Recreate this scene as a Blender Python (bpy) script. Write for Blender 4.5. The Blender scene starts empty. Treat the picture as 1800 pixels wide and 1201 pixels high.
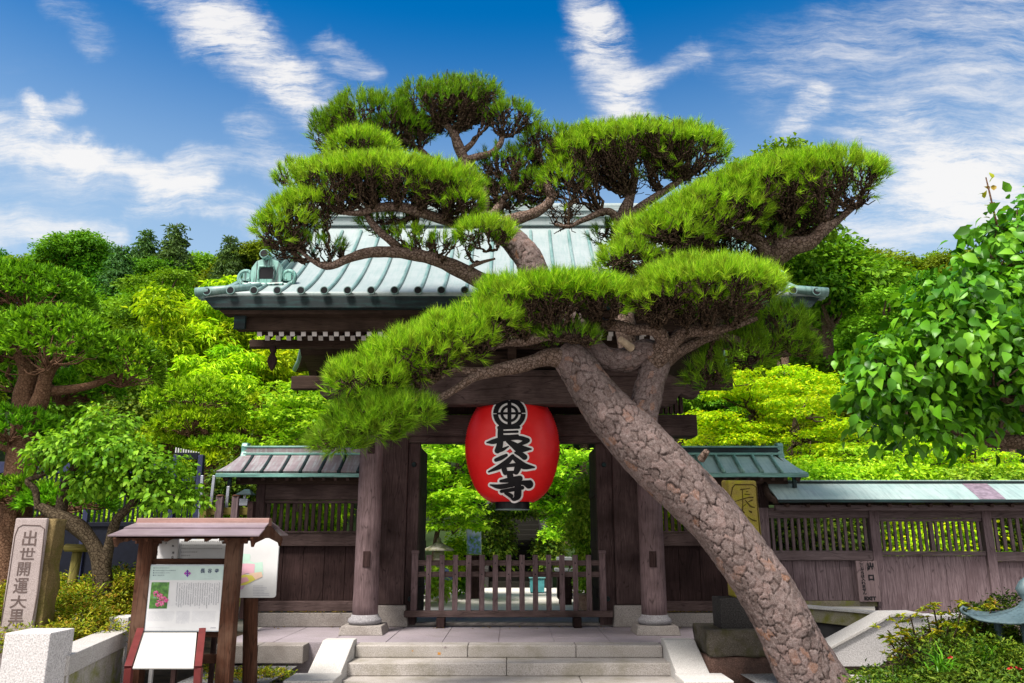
import bpy, math, random
import numpy as np
from mathutils import Vector, Matrix, kdtree
R = math.radians
random.seed(7)
RNG = np.random.default_rng(11)
SC = bpy.context.scene
COL = SC.collection

# ------------------------------------------------------------------ camera
EYE, PITCH, FPX = 1.416, R(13.86), 1400.0
cam = bpy.data.objects.new('camera', bpy.data.cameras.new('camera'))
cam.location = (0, 0, EYE)
cam.rotation_euler = (R(90) + PITCH, 0, 0)
cam.data.lens = 28.0
cam.data.sensor_width = 36.0
cam.data.clip_end = 1500
COL.objects.link(cam)
SC.camera = cam
CP, SP = math.cos(PITCH), math.sin(PITCH)

def W(px, py, Y):
    """the point at distance Y seen at pixel (px, py) of the 1800 x 1201 photograph"""
    cx, cy = (px - 900) / FPX, (600.5 - py) / FPX
    k = Y / (CP - cy * SP)
    return Vector((cx * k, Y, EYE + (SP + cy * CP) * k))
def WZ(py, Y): return W(900, py, Y).z
def WX(px, py, Y): return W(px, py, Y).x
def M1(py, Y):
    """metres per photograph pixel there"""
    cy = (600.5 - py) / FPX
    return Y / (CP - cy * SP) / FPX

# ------------------------------------------------------------------ exposure, world, sun
SC.view_settings.view_transform = 'Standard'
SC.view_settings.look = 'None'
SC.view_settings.gamma = 1.0
SC.view_settings.exposure = 1.65
SC.cycles.max_bounces = 7
SC.cycles.transparent_max_bounces = 6
SC.cycles.caustics_reflective = False
SC.cycles.caustics_refractive = False
SUN_DIR = Vector((-0.36, -0.47, 0.95)).normalized()
SUN_EL = math.asin(SUN_DIR.z)
SUN_AZ = math.atan2(SUN_DIR.x, SUN_DIR.y)

world = bpy.data.worlds.new('World')
SC.world = world
world.use_nodes = True
def build_world():
    nt = world.node_tree
    N, L = nt.nodes, nt.links
    N.clear()
    def node(t, **kw):
        n = N.new(t)
        for k, v in kw.items(): setattr(n, k, v)
        return n
    def put(sock, v):
        if isinstance(v, bpy.types.NodeSocket): L.new(v, sock)
        else: sock.default_value = v
    def m(op, a, b=None, clamp=False):
        n = node('ShaderNodeMath', operation=op, use_clamp=clamp)
        put(n.inputs[0], a)
        if b is not None: put(n.inputs[1], b)
        return n.outputs[0]
    def vm(op, a, b=None, s=None):
        n = node('ShaderNodeVectorMath', operation=op)
        put(n.inputs[0], a)
        if b is not None: put(n.inputs[1], b)
        if s is not None: put(n.inputs[3], s)
        return n.outputs['Value'] if op in ('DOT_PRODUCT', 'LENGTH') else n.outputs[0]
    out = node('ShaderNodeOutputWorld')
    bg = node('ShaderNodeBackground')
    L.new(bg.outputs[0], out.inputs[0])
    sky = node('ShaderNodeTexSky', sky_type='NISHITA')
    sky.sun_disc = False
    sky.sun_elevation = SUN_EL
    sky.sun_rotation = SUN_AZ
    sky.ozone_density = 2.6
    sky.dust_density = 0.6
    sky.air_density = 1.0
    hs = node('ShaderNodeHueSaturation')
    hs.inputs['Saturation'].default_value = 1.62
    hs.inputs['Value'].default_value = .55
    L.new(sky.outputs[0], hs.inputs['Color'])
    tc = node('ShaderNodeTexCoord')
    sep = node('ShaderNodeSeparateXYZ')
    L.new(tc.outputs['Generated'], sep.inputs[0])
    dy = m('MAXIMUM', sep.outputs[1], 0.08)
    comb = node('ShaderNodeCombineXYZ')
    L.new(m('DIVIDE', sep.outputs[0], dy), comb.inputs[0])
    L.new(m('DIVIDE', sep.outputs[2], dy), comb.inputs[1])
    P = comb.outputs[0]
    # wind-drawn warp
    n1 = node('ShaderNodeTexNoise', noise_dimensions='2D'); n1.inputs['Scale'].default_value = 5.0; n1.inputs['Detail'].default_value = 5.0
    L.new(P, n1.inputs['Vector'])
    w1 = vm('SCALE', vm('SUBTRACT', n1.outputs['Color'], (0.5, 0.5, 0.5)), s=0.055)
    n2 = node('ShaderNodeTexNoise', noise_dimensions='2D'); n2.inputs['Scale'].default_value = 17.0; n2.inputs['Detail'].default_value = 7.0; n2.inputs['Roughness'].default_value = .62
    L.new(P, n2.inputs['Vector'])
    w2 = vm('SCALE', vm('SUBTRACT', n2.outputs['Color'], (0.5, 0.5, 0.5)), s=0.045)
    PW = vm('MULTIPLY', vm('ADD', vm('ADD', P, w1), w2), (1, 1, 0))
    def ab(px, py):
        d = W(px, py, 1.0)
        return Vector((d.x, d.z - EYE, 0))
    segs = [(270, -60, 400, 60, 62, .95), (400, 60, 500, 150, 58, 1.05), (500, 150, 575, 235, 42, .95), (575, 80, 650, 140, 30, .7), (590, 150, 620, 205, 26, .55),
            (1015, -60, 1045, 60, 46, 1.0), (1045, 60, 1090, 200, 52, 1.05), (1095, 165, 1215, 95, 30, .8), (1080, 200, 1095, 250, 30, .7),
            (-60, 225, 150, 275, 42, 1.0), (150, 275, 350, 322, 28, .9), (55, 210, 130, 185, 24, .75), (40, 185, 90, 225, 18, .6), (-60, 270, 300, 340, 46, .35), (-60, 345, 200, 350, 40, .3),
            (270, 340, 460, 378, 28, .95), (325, 272, 480, 305, 24, .75), (425, 232, 510, 285, 30, .85), (230, 372, 300, 382, 16, .5),
            (1560, 280, 1850, 130, 110, .68), (1570, 240, 1700, 330, 60, .6), (1650, 330, 1850, 250, 60, .6), (1375, 250, 1450, 170, 24, .7), (1320, 110, 1720, -20, 80, .5),
            (1400, 180, 1850, 20, 90, .35), (1480, 410, 1850, 340, 70, .75), (-80, 400, 200, 422, 34, .9), (90, -20, 170, 80, 36, .55), (-40, 120, 80, 120, 20, .2)]
    tot = None
    for (x0, y0, x1, y1, wd, st) in segs:
        A, B = ab(x0, y0), ab(x1, y1)
        BA = B - A
        PA = vm('SUBTRACT', PW, tuple(A))
        h = m('MULTIPLY', vm('DOT_PRODUCT', PA, tuple(BA)), 1.0 / BA.length_squared, clamp=True)
        pr = vm('SCALE', tuple(BA), s=h)
        d = vm('LENGTH', vm('SUBTRACT', PA, pr))
        mr = node('ShaderNodeMapRange', interpolation_type='SMOOTHERSTEP')
        put(mr.inputs[0], d); mr.inputs[1].default_value = wd / FPX * 2.1; mr.inputs[2].default_value = 0.0
        mr.inputs[3].default_value = 0.0; mr.inputs[4].default_value = st
        tot = mr.outputs[0] if tot is None else m('ADD', tot, mr.outputs[0])
    # fibrous break-up: the masks are eaten away by noise drawn out along the wind
    def fib(scale, rot, st, rough):
        n = node('ShaderNodeTexNoise', noise_dimensions='2D'); n.inputs['Scale'].default_value = scale; n.inputs['Detail'].default_value = 10.0; n.inputs['Roughness'].default_value = rough
        mp = node('ShaderNodeMapping'); mp.inputs['Rotation'].default_value = (0, 0, R(rot)); mp.inputs['Scale'].default_value = (*st, 1)
        L.new(vm('MULTIPLY', vm('ADD', P, w1), (1, 1, 0)), mp.inputs[0]); L.new(mp.outputs[0], n.inputs['Vector'])
        r = node('ShaderNodeMapRange'); L.new(n.outputs['Fac'], r.inputs[0]); r.inputs[1].default_value = .33; r.inputs[2].default_value = .67
        return r.outputs[0]
    f = m('ADD', m('ADD', m('MULTIPLY', fib(9.0, 54, (.30, 2.2), .72), .55), m('ADD', m('MULTIPLY', fib(15.0, 12, (.45, 1.9), .74), .30), m('MULTIPLY', fib(34.0, 75, (.4, 1.6), .75), .28))), -.12)
    x = m('MULTIPLY', tot, m('ADD', m('MULTIPLY', f, 1.25), .12))
    er = node('ShaderNodeMapRange', interpolation_type='SMOOTHSTEP')
    put(er.inputs[0], x)
    er.inputs[1].default_value = .06; er.inputs[2].default_value = 1.34; er.inputs[3].default_value = 0; er.inputs[4].default_value = .94
    dens = er.outputs[0]
    # thin veil towards the horizon, and a bank of unseen cloud added as front fill
    veil = node('ShaderNodeMapRange', interpolation_type='SMOOTHSTEP'); put(veil.inputs[0], sep.outputs[2])
    veil.inputs[1].default_value = .60; veil.inputs[2].default_value = .28; veil.inputs[3].default_value = 0.0; veil.inputs[4].default_value = .70
    mixv = node('ShaderNodeMix', data_type='RGBA')
    L.new(veil.outputs[0], mixv.inputs[0]); L.new(hs.outputs[0], mixv.inputs[6]); mixv.inputs[7].default_value = (1.75, 2.3, 2.8, 1)
    fill_bank = node('ShaderNodeMapRange', interpolation_type='SMOOTHSTEP'); put(fill_bank.inputs[0], sep.outputs[1])
    fill_bank.inputs[1].default_value = .20; fill_bank.inputs[2].default_value = -.25; fill_bank.inputs[3].default_value = 0.0; fill_bank.inputs[4].default_value = .92
    mix = node('ShaderNodeMix', data_type='RGBA')
    put(mix.inputs[0], m('MULTIPLY', dens, .95))
    L.new(mixv.outputs[2], mix.inputs[6])
    mix.inputs[7].default_value = (3.2, 3.12, 3.04, 1)
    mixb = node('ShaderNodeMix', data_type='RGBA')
    L.new(fill_bank.outputs[0], mixb.inputs[0]); L.new(mix.outputs[2], mixb.inputs[6]); mixb.inputs[7].default_value = (4.9, 4.75, 4.6, 1)
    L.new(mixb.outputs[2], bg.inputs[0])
    bg.inputs[1].default_value = 0.10
    world.cycles.sampling_method = 'MANUAL'
    world.cycles.sample_map_resolution = 512
build_world()

sun_data = bpy.data.lights.new('sun', 'SUN')
sun_data.energy = 2.6
sun_data.angle = R(16)
sun_data.color = (1.0, 0.93, 0.84)
sun = bpy.data.objects.new('sun', sun_data)
sun.rotation_euler = SUN_DIR.to_track_quat('Z', 'Y').to_euler()
sun.location = (0, 0, 40)
COL.objects.link(sun)

# ------------------------------------------------------------------ object helpers
def empty(name, loc, label=None, cat=None, group=None):
    o = bpy.data.objects.new(name, None)
    COL.objects.link(o)
    o.location = loc
    o.empty_display_size = .2
    tag(o, label, cat, group)
    return o
def tag(o, label=None, cat=None, group=None, kind=None):
    if label: o['label'] = label
    if cat: o['category'] = cat
    if group: o['group'] = group
    if kind: o['kind'] = kind
    return o
def base_of(o):
    p = Vector((0, 0, 0))
    while o is not None:
        p += Vector(o.location); o = o.parent
    return p
def link_mesh(name, me, mats, parent=None):
    for mt in (mats if isinstance(mats, (list, tuple)) else [mats]): me.materials.append(mt)
    o = bpy.data.objects.new(name, me)
    COL.objects.link(o)
    if parent is not None: o.parent = parent
    return o
def copy_tree(o, parent=None, loc=None, rz=None, scale=None):
    c = o.copy()
    COL.objects.link(c)
    if parent is not None: c.parent = parent
    if loc is not None: c.location = loc
    if rz is not None: c.rotation_euler = (0, 0, rz)
    if scale is not None: c.scale = scale
    for ch in list(o.children): copy_tree(ch, c)
    return c

class MB:
    """collects shapes in world coordinates; build() links them as one mesh object"""
    def __init__(self): self.v, self.f, self.mi = [], [], []
    def add(self, vs, fs, mi=0):
        n = len(self.v)
        self.v += [tuple(p) for p in vs]
        self.f += [tuple(i + n for i in f) for f in fs]
        self.mi += [mi] * len(fs)
        return self
    def hexa(self, p, mi=0):
        return self.add(p, [(0, 3, 2, 1), (4, 5, 6, 7), (0, 1, 5, 4), (1, 2, 6, 5), (2, 3, 7, 6), (3, 0, 4, 7)], mi)
    def box(self, x0, x1, y0, y1, z0, z1, mi=0):
        return self.hexa([(x0, y0, z0), (x1, y0, z0), (x1, y1, z0), (x0, y1, z0), (x0, y0, z1), (x1, y0, z1), (x1, y1, z1), (x0, y1, z1)], mi)
    def bar(self, a, b, w, h, up=(0, 0, 1), mi=0, w2=None, h2=None):
        a, b = Vector(a), Vector(b)
        d = (b - a).normalized()
        s = d.cross(Vector(up)).normalized()
        u = s.cross(d).normalized()
        w2 = w if w2 is None else w2; h2 = h if h2 is None else h2
        r = lambda c, ww, hh: [c - s * ww / 2 - u * hh / 2, c + s * ww / 2 - u * hh / 2, c + s * ww / 2 + u * hh / 2, c - s * ww / 2 + u * hh / 2]
        A, B = r(a, w, h), r(b, w2, h2)
        return self.add(A + B, [(0, 1, 2, 3), (7, 6, 5, 4), (0, 4, 5, 1), (1, 5, 6, 2), (2, 6, 7, 3), (3, 7, 4, 0)], mi)
    def lathe(self, c, prof, n=32, mi=0, cap=True):
        vs, fs = [], []
        for (r, z) in prof:
            for k in range(n):
                t = 2 * math.pi * k / n
                vs.append((c[0] + r * math.cos(t), c[1] + r * math.sin(t), c[2] + z))
        for i in range(len(prof) - 1):
            for k in range(n):
                k2 = (k + 1) % n
                fs.append((i * n + k, i * n + k2, (i + 1) * n + k2, (i + 1) * n + k))
        if cap:
            fs.append(tuple(reversed(range(n))))
            fs.append(tuple((len(prof) - 1) * n + k for k in range(n)))
        return self.add(vs, fs, mi)
    def prism(self, poly, off, mi=0):
        """poly: list of 3d points in one plane, off: extrusion vector"""
        n = len(poly); off = Vector(off)
        vs = [Vector(p) for p in poly] + [Vector(p) + off for p in poly]
        fs = [tuple(range(n)), tuple(reversed(range(n, 2 * n)))]
        fs += [(i, i + n, (i + 1) % n + n, (i + 1) % n) for i in range(n)]
        return self.add(vs, fs, mi)
    def sheet(self, rows, mi=0):
        """rows of equal length -> a grid of quads"""
        n = len(rows[0]); vs = [p for r in rows for p in r]
        return self.add(vs, [(i * n + k, i * n + k + 1, (i + 1) * n + k + 1, (i + 1) * n + k) for i in range(len(rows) - 1) for k in range(n - 1)], mi)
    def tube(self, pts, rad, n=8, mi=0, cap=True):
        pts = [Vector(p) for p in pts]
        rad = rad if isinstance(rad, (list, tuple)) else [rad] * len(pts)
        u = None; vs, fs = [], []
        for i, p in enumerate(pts):
            d = (pts[min(i + 1, len(pts) - 1)] - pts[max(i - 1, 0)]).normalized()
            if u is None:
                u = d.orthogonal().normalized()
            u = (u - d * u.dot(d)).normalized()
            s = d.cross(u)
            for k in range(n):
                t = 2 * math.pi * k / n
                vs.append(p + (u * math.cos(t) + s * math.sin(t)) * rad[i])
        for i in range(len(pts) - 1):
            for k in range(n):
                k2 = (k + 1) % n
                fs.append((i * n + k, i * n + k2, (i + 1) * n + k2, (i + 1) * n + k))
        if cap:
            fs.append(tuple(reversed(range(n)))); fs.append(tuple((len(pts) - 1) * n + k for k in range(n)))
        return self.add(vs, fs, mi)
    def build(self, name, mats, parent=None, origin=None, bevel=0, smooth=False, seg=2):
        me = bpy.data.meshes.new(name)
        o0 = base_of(parent) if parent is not None else Vector(origin or (0, 0, 0))
        me.from_pydata([(x - o0.x, y - o0.y, z - o0.z) for (x, y, z) in self.v], [], self.f)
        me.polygons.foreach_set('material_index', self.mi)
        if smooth: me.polygons.foreach_set('use_smooth', [True] * len(self.f))
        me.update()
        o = link_mesh(name, me, mats, parent)
        if parent is None: o.location = o0
        if bevel:
            b = o.modifiers.new('bevel', 'BEVEL'); b.width = bevel; b.segments = seg; b.limit_method = 'ANGLE'; b.angle_limit = R(40)
            b.harden_normals = False
        return o

def np_mesh(name, V, F, mats, parent=None, origin=None, attrs=None, smooth=False):
    """V (n,3) in world coordinates, F (m,3 or 4)"""
    o0 = base_of(parent) if parent is not None else Vector(origin or (0, 0, 0))
    V = np.asarray(V, dtype=np.float32) - np.array(o0, dtype=np.float32)
    F = np.asarray(F, dtype=np.int32); k = F.shape[1]
    me = bpy.data.meshes.new(name)
    me.vertices.add(len(V)); me.vertices.foreach_set('co', V.ravel())
    me.loops.add(F.size); me.loops.foreach_set('vertex_index', F.ravel())
    me.polygons.add(len(F)); me.polygons.foreach_set('loop_start', np.arange(0, F.size, k, dtype=np.int32))
    if smooth: me.polygons.foreach_set('use_smooth', np.ones(len(F), dtype=bool))
    me.update(calc_edges=True)
    if attrs:
        for nm, arr in attrs.items():
            a = me.attributes.new(nm, 'FLOAT', 'POINT'); a.data.foreach_set('value', np.asarray(arr, dtype=np.float32))
    o = link_mesh(name, me, mats, parent)
    if parent is None: o.location = o0
    return o
def nrm(a): return a / np.maximum(np.linalg.norm(a, axis=-1, keepdims=True), 1e-9)

def catmull(pts, n):
    """pts: list of tuples (any dimension); n samples per span"""
    P = [np.array(p, dtype=float) for p in pts]
    P = [2 * P[0] - P[1]] + P + [2 * P[-1] - P[-2]]
    out = []
    for i in range(1, len(P) - 2):
        for k in range(n):
            t = k / n
            a, b, c, d = P[i - 1], P[i], P[i + 1], P[i + 2]
            out.append(.5 * ((2 * b) + (-a + c) * t + (2 * a - 5 * b + 4 * c - d) * t * t + (-a + 3 * b - 3 * c + d) * t ** 3))
    out.append(P[-2])
    return np.array(out)

# ------------------------------------------------------------------ materials
class NT:
    def __init__(self, name):
        self.m = bpy.data.materials.new(name); self.m.use_nodes = True
        self.t = self.m.node_tree; self.t.nodes.clear()
        self.out = self.n('ShaderNodeOutputMaterial')
        self.bsdf = self.n('ShaderNodeBsdfPrincipled')
        self.l(self.bsdf.outputs[0], self.out.inputs[0])
        self.tc = self.n('ShaderNodeTexCoord')
    def n(self, t, **kw):
        x = self.t.nodes.new(t)
        for k, v in kw.items(): setattr(x, k, v)
        return x
    def l(self, a, b): self.t.links.new(a, b)
    def coord(self, scale=(1, 1, 1), rot=(0, 0, 0)):
        mp = self.n('ShaderNodeMapping'); mp.inputs['Scale'].default_value = scale; mp.inputs['Rotation'].default_value = rot
        self.l(self.tc.outputs['Object'], mp.inputs[0]); return mp.outputs[0]
    def noise(self, vec, scale, detail=5, rough=.55, dist=0.0):
        x = self.n('ShaderNodeTexNoise'); x.inputs['Scale'].default_value = scale; x.inputs['Detail'].default_value = detail
        x.inputs['Roughness'].default_value = rough; x.inputs['Distortion'].default_value = dist
        self.l(vec, x.inputs['Vector']); return x.outputs['Fac']
    def ramp(self, fac, stops, interp='LINEAR'):
        x = self.n('ShaderNodeValToRGB'); x.color_ramp.interpolation = interp
        e = x.color_ramp.elements
        while len(e) < len(stops): e.new(.5)
        for el, (p, c) in zip(e, stops):
            el.position = p; el.color = (*c, 1) if len(c) == 3 else c
        self.l(fac, x.inputs[0]); return x.outputs[0]
    def mix(self, fac, a, b, mode='MIX'):
        x = self.n('ShaderNodeMix', data_type='RGBA', blend_type=mode)
        for s, v in ((x.inputs[0], fac), (x.inputs[6], a), (x.inputs[7], b)):
            if isinstance(v, bpy.types.NodeSocket): self.l(v, s)
            elif isinstance(v, (int, float)): s.default_value = v
            else: s.default_value = (*v, 1)
        return x.outputs[2]
    def math(self, op, a, b=0.0, clamp=False):
        x = self.n('ShaderNodeMath', operation=op, use_clamp=clamp)
        for s, v in zip(x.inputs, (a, b)):
            if isinstance(v, bpy.types.NodeSocket): self.l(v, s)
            else: s.default_value = v
        return x.outputs[0]
    def bump(self, h, strength=.5, dist=.01, prev=None):
        x = self.n('ShaderNodeBump'); x.inputs['Strength'].default_value = strength; x.inputs['Distance'].default_value = dist
        self.l(h, x.inputs['Height'])
        if prev is not None: self.l(prev, x.inputs['Normal'])
        return x.outputs[0]
    def fin(self, col, rough=.7, normal=None, metallic=0.0, spec=None):
        b = self.bsdf
        for k, v in (('Base Color', col), ('Roughness', rough), ('Metallic', metallic)):
            if isinstance(v, bpy.types.NodeSocket): self.l(v, b.inputs[k])
            elif k == 'Base Color': b.inputs[k].default_value = (*v, 1)
            else: b.inputs[k].default_value = v
        if spec is not None: b.inputs['Specular IOR Level'].default_value = spec
        if normal is not None: self.l(normal, b.inputs['Normal'])
        return self.m

def wood(name, c0, c1, axis='z', rough=.8, stain=None, lo=.6):
    c0, c1 = [tuple(x * .80 for x in c) for c in (c0, c1)]
    t = NT(name)
    sc = {'x': (1, 14, 14), 'y': (14, 1, 14), 'z': (14, 14, 1)}[axis]
    g = t.noise(t.coord(sc), 3.2, 6, .62, .7)
    fine = t.noise(t.coord(tuple(s * 3 for s in sc)), 4.0, 4, .7)
    big = t.noise(t.coord(), 1.6, 4)
    lum = t.math('ADD', t.math('MULTIPLY', g, .7), t.math('MULTIPLY', fine, .3))
    col = t.ramp(lum, [(.30, c0), (.72, c1)])
    col = t.mix(t.ramp(big, [(.35, (0, 0, 0)), (.75, (1, 1, 1))]), col, tuple(x * lo for x in c0))if stain is None else t.mix(t.ramp(big, [(.5, (0, 0, 0)), (.72, (1, 1, 1))]), col, stain)
    cr = t.n('ShaderNodeTexVoronoi', feature='DISTANCE_TO_EDGE'); cr.inputs['Scale'].default_value = 1.0
    t.l(t.coord(tuple(s * 1.4 for s in sc)), cr.inputs['Vector'])
    crack = t.ramp(cr.outputs['Distance'], [(0, (.5, .5, .5)), (.035, (1, 1, 1))])
    col = t.mix(1.0, col, crack, 'MULTIPLY')
    n1 = t.bump(lum, .55, .008)
    n2 = t.bump(crack, .4, .006, n1)
    return t.fin(col, rough, n2, spec=.09)

def stone(name, c0, c1, speck=.5, rough=.85, moss=None, scale=90, dirt=(.18, .17, .15), bumpy=.25, dirt_amt=.5):
    c0, c1, dirt = [tuple(x * .76 for x in c) for c in (c0, c1, dirt)]
    t = NT(name)
    co = t.coord()
    sp = t.noise(co, scale, 3, .8)
    col = t.ramp(sp, [(.38, tuple(x * (1 - speck) for x in c0)), (.5, c0), (.62, c1)])
    big = t.noise(co, 2.3, 6, .65)
    col = t.mix(t.math('MULTIPLY', t.ramp(big, [(.45, (0, 0, 0)), (.75, (1, 1, 1))]), dirt_amt), col, dirt)
    if moss is not None:
        mm = t.noise(co, 3.4, 7, .7, .5)
        col = t.mix(t.ramp(mm, [(.46, (0, 0, 0)), (.62, (1, 1, 1))]), col, moss)
    md = t.noise(co, 14, 6, .7)
    n1 = t.bump(md, bumpy, .03)
    n2 = t.bump(sp, .25, .004, n1)
    return t.fin(col, rough, n2, spec=.14)

def copper(name, c0, c1, dark, streak='y', rough=.42, amt=.6, rows=None, spec=.5):
    c0, c1, dark = [tuple(x * .78 for x in c) for c in (c0, c1, dark)]
    t = NT(name)
    co = t.coord()
    n = t.noise(co, 2.6, 7, .65)
    col = t.ramp(n, [(.3, c0), (.7, c1)])
    sc = {'y': (16, 1.4, 1.4), 'x': (1.4, 16, 16), 'z': (16, 16, 1.0)}[streak]
    s = t.noise(t.coord(sc), 1.6, 6, .65)
    col = t.mix(t.math('MULTIPLY', t.ramp(s, [(.48, (0, 0, 0)), (.66, (1, 1, 1))]), amt), col, dark)
    nn = t.bump(t.noise(co, 30, 4), .12, .01)
    if rows:
        w = t.n('ShaderNodeTexWave', wave_type='BANDS', bands_direction='Z', wave_profile='SAW'); w.inputs['Scale'].default_value = rows; w.inputs['Distortion'].default_value = .15
        t.l(co, w.inputs['Vector'])
        nn = t.bump(w.outputs['Fac'], .5, .012, nn)
        col = t.mix(t.ramp(w.outputs['Fac'], [(0, (.35, .35, .35)), (.14, (0, 0, 0))]), col, tuple(x * .7 for x in c0))
    return t.fin(col, rough, nn, spec=spec)

def leafmat(name, cols, trans=.38, rough=.5, tint=1.5, vary=.6, spec=.09, clump=0):
    t = NT(name)
    g = t.n('ShaderNodeNewGeometry')
    k = len(cols) - 1
    col = t.ramp(g.outputs['Random Per Island'], [(i / k, c) for i, c in enumerate(cols)])
    big = t.noise(t.coord(), 1.1, 3)
    col = t.mix(t.math('MULTIPLY', t.ramp(big, [(.35, (0, 0, 0)), (.7, (1, 1, 1))]), vary), col, cols[-1])
    if clump:
        cl = t.noise(t.coord(), clump, 3, .6)
        col = t.mix(t.math('MULTIPLY', t.ramp(cl, [(.34, (1, 1, 1)), (.54, (0, 0, 0))]), .6), col, tuple(x * .8 for x in cols[0]))
    t.fin(col, rough, spec=spec)
    tr = t.n('ShaderNodeBsdfTranslucent')
    t.l(t.mix(1.0, col, (tint * 1.05, tint, tint * .45), 'MULTIPLY'), tr.inputs[0])
    mx = t.n('ShaderNodeMixShader'); mx.inputs[0].default_value = trans * .72
    t.l(t.bsdf.outputs[0], mx.inputs[1]); t.l(tr.outputs[0], mx.inputs[2]); t.l(mx.outputs[0], t.out.inputs[0])
    return t.m

def plain(name, c, rough=.6, noise=.12, metallic=0.0, scale=12, bump=.1):
    c = tuple(x * .85 for x in c)
    t = NT(name)
    n = t.noise(t.coord(), scale, 5)
    col = t.ramp(n, [(.3, tuple(x * (1 - noise) for x in c)), (.7, tuple(min(1, x * (1 + noise)) for x in c))])
    return t.fin(col, rough, t.bump(n, bump, .01), metallic=metallic, spec=.16)

def barkmat(name, c_lo, c_mid, c_hi, scale=11, crackmin=.12):
    c_lo, c_mid, c_hi = [tuple(x * .8 for x in c) for c in (c_lo, c_mid, c_hi)]
    t = NT(name)
    co = t.coord()
    wn = t.n('ShaderNodeTexNoise'); wn.inputs['Scale'].default_value = 5; t.l(co, wn.inputs['Vector'])
    mv = t.n('ShaderNodeMix', data_type='VECTOR'); mv.inputs[0].default_value = .1; t.l(co, mv.inputs[4]); t.l(wn.outputs['Color'], mv.inputs[5])
    v = t.n('ShaderNodeTexVoronoi', feature='DISTANCE_TO_EDGE'); v.inputs['Scale'].default_value = scale; t.l(mv.outputs[1], v.inputs['Vector'])
    vc = t.n('ShaderNodeTexVoronoi'); vc.inputs['Scale'].default_value = scale; t.l(mv.outputs[1], vc.inputs['Vector'])
    n = t.noise(co, 40, 5, .7)
    col = t.ramp(n, [(.3, c_lo), (.5, c_mid), (.72, c_hi)])
    sp = t.n('ShaderNodeSeparateColor'); t.l(vc.outputs['Color'], sp.inputs[0])
    col = t.mix(t.math('MULTIPLY', sp.outputs[0], .45), col, c_hi)
    crack = t.ramp(v.outputs['Distance'], [(0, (crackmin, crackmin * .9, crackmin * .85)), (.10, (1, 1, 1))])
    col = t.mix(1.0, col, crack, 'MULTIPLY')
    b = t.bump(crack, .9, .02); b = t.bump(n, .5, .012, b)
    return t.fin(col, .88, b, spec=.07)

def plated_bark(name):
    """bark of the big pine: plate edges and plate tones are stored on the mesh"""
    t = NT(name)
    a = t.n('ShaderNodeAttribute', attribute_name='crack'); p = t.n('ShaderNodeAttribute', attribute_name='plate')
    co = t.coord()
    n = t.noise(co, 26, 6, .72); n2 = t.noise(co, 110, 4, .7)
    col = t.ramp(p.outputs['Fac'], [(0, (.10, .07, .064)), (.35, (.132, .096, .091)), (.7, (.165, .12, .115)), (.90, (.19, .13, .122)), (.97, (.22, .105, .06)), (1, (.17, .107, .09))])
    col = t.mix(t.ramp(n, [(.4, (0, 0, 0)), (.68, (.7, .7, .7))]), col, (.28, .235, .23))
    col = t.mix(t.ramp(n2, [(.5, (0, 0, 0)), (.62, (.8, .8, .8))]), col, (.07, .045, .038))
    col = t.mix(a.outputs['Fac'], col, (.028, .018, .015))
    b = t.bump(n, .9, .018); b = t.bump(n2, .8, .008, b)
    return t.fin(col, .9, b, spec=.08)
# ------------------------------------------------------------------ material set
WOOD_COL = wood('weathered_column_wood', (.085, .055, .058), (.31, .22, .23), 'z', lo=.75)
WOOD_V = wood('weathered_upright_wood', (.050, .031, .030), (.175, .115, .115), 'z')
WOOD_H = wood('weathered_beam_wood', (.060, .039, .036), (.215, .150, .145), 'x')
WOOD_Y = wood('weathered_rafter_wood', (.050, .031, .026), (.15, .098, .088), 'y')
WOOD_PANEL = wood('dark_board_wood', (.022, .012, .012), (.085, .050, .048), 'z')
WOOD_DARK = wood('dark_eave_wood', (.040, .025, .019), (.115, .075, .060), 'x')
WOOD_GREY = wood('silvery_fence_wood', (.085, .056, .062), (.30, .225, .245), 'z', stain=(.10, .068, .075))
WOOD_GREYH = wood('silvery_rail_wood', (.085, .060, .062), (.235, .18, .19), 'x', stain=(.10, .072, .075))
WOOD_RED = wood('reddish_post_wood', (.030, .013, .009), (.13, .055, .032), 'z', stain=(.14, .085, .06))
WOOD_REDH = wood('reddish_board_wood', (.035, .015, .010), (.12, .055, .035), 'x')
WOOD_PAINT = plain('white_painted_wood', (.66, .62, .63), .7, .1)
BAMBOO_W = wood('yellowed_pole_wood', (.12, .095, .02), (.30, .25, .08), 'z', stain=(.10, .10, .03))
BAMBOO_X = wood('yellowed_pole_wood_crosswise', (.12, .095, .02), (.30, .25, .08), 'x', stain=(.10, .10, .03))
COPPER_ROOF = copper('pale_copper_roof', (.285, .355, .365), (.375, .43, .44), (.15, .29, .275), 'y', rows=5.5, amt=.3, spec=.3)
COPPER_RIB = copper('copper_roll', (.10, .24, .22), (.29, .40, .40), (.02, .09, .085), 'y', amt=.5)
COPPER_DARK = copper('dark_copper', (.008, .014, .017), (.018, .031, .035), (.03, .12, .12), 'x', amt=.35, rough=.65, spec=.2)
COPPER_ORN = copper('streaked_copper', (.12, .36, .31), (.32, .56, .51), (.020, .035, .04), 'z', amt=1.6)
COPPER_BROWN = copper('browned_copper_sheet', (.19, .15, .16), (.30, .25, .27), (.42, .52, .52), 'y', amt=.55, rows=4)
COPPER_GREEN = copper('green_copper_edge', (.10, .30, .27), (.22, .46, .41), (.035, .07, .07), 'x', amt=.7)
COPPER_WALL = copper('pale_copper_wall_roof', (.27, .40, .39), (.40, .50, .49), (.13, .17, .18), 'y', rows=9, amt=.4, spec=.3)
BLACK_METAL = plain('black_lacquer', (.012, .012, .014), .3, .2)
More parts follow.
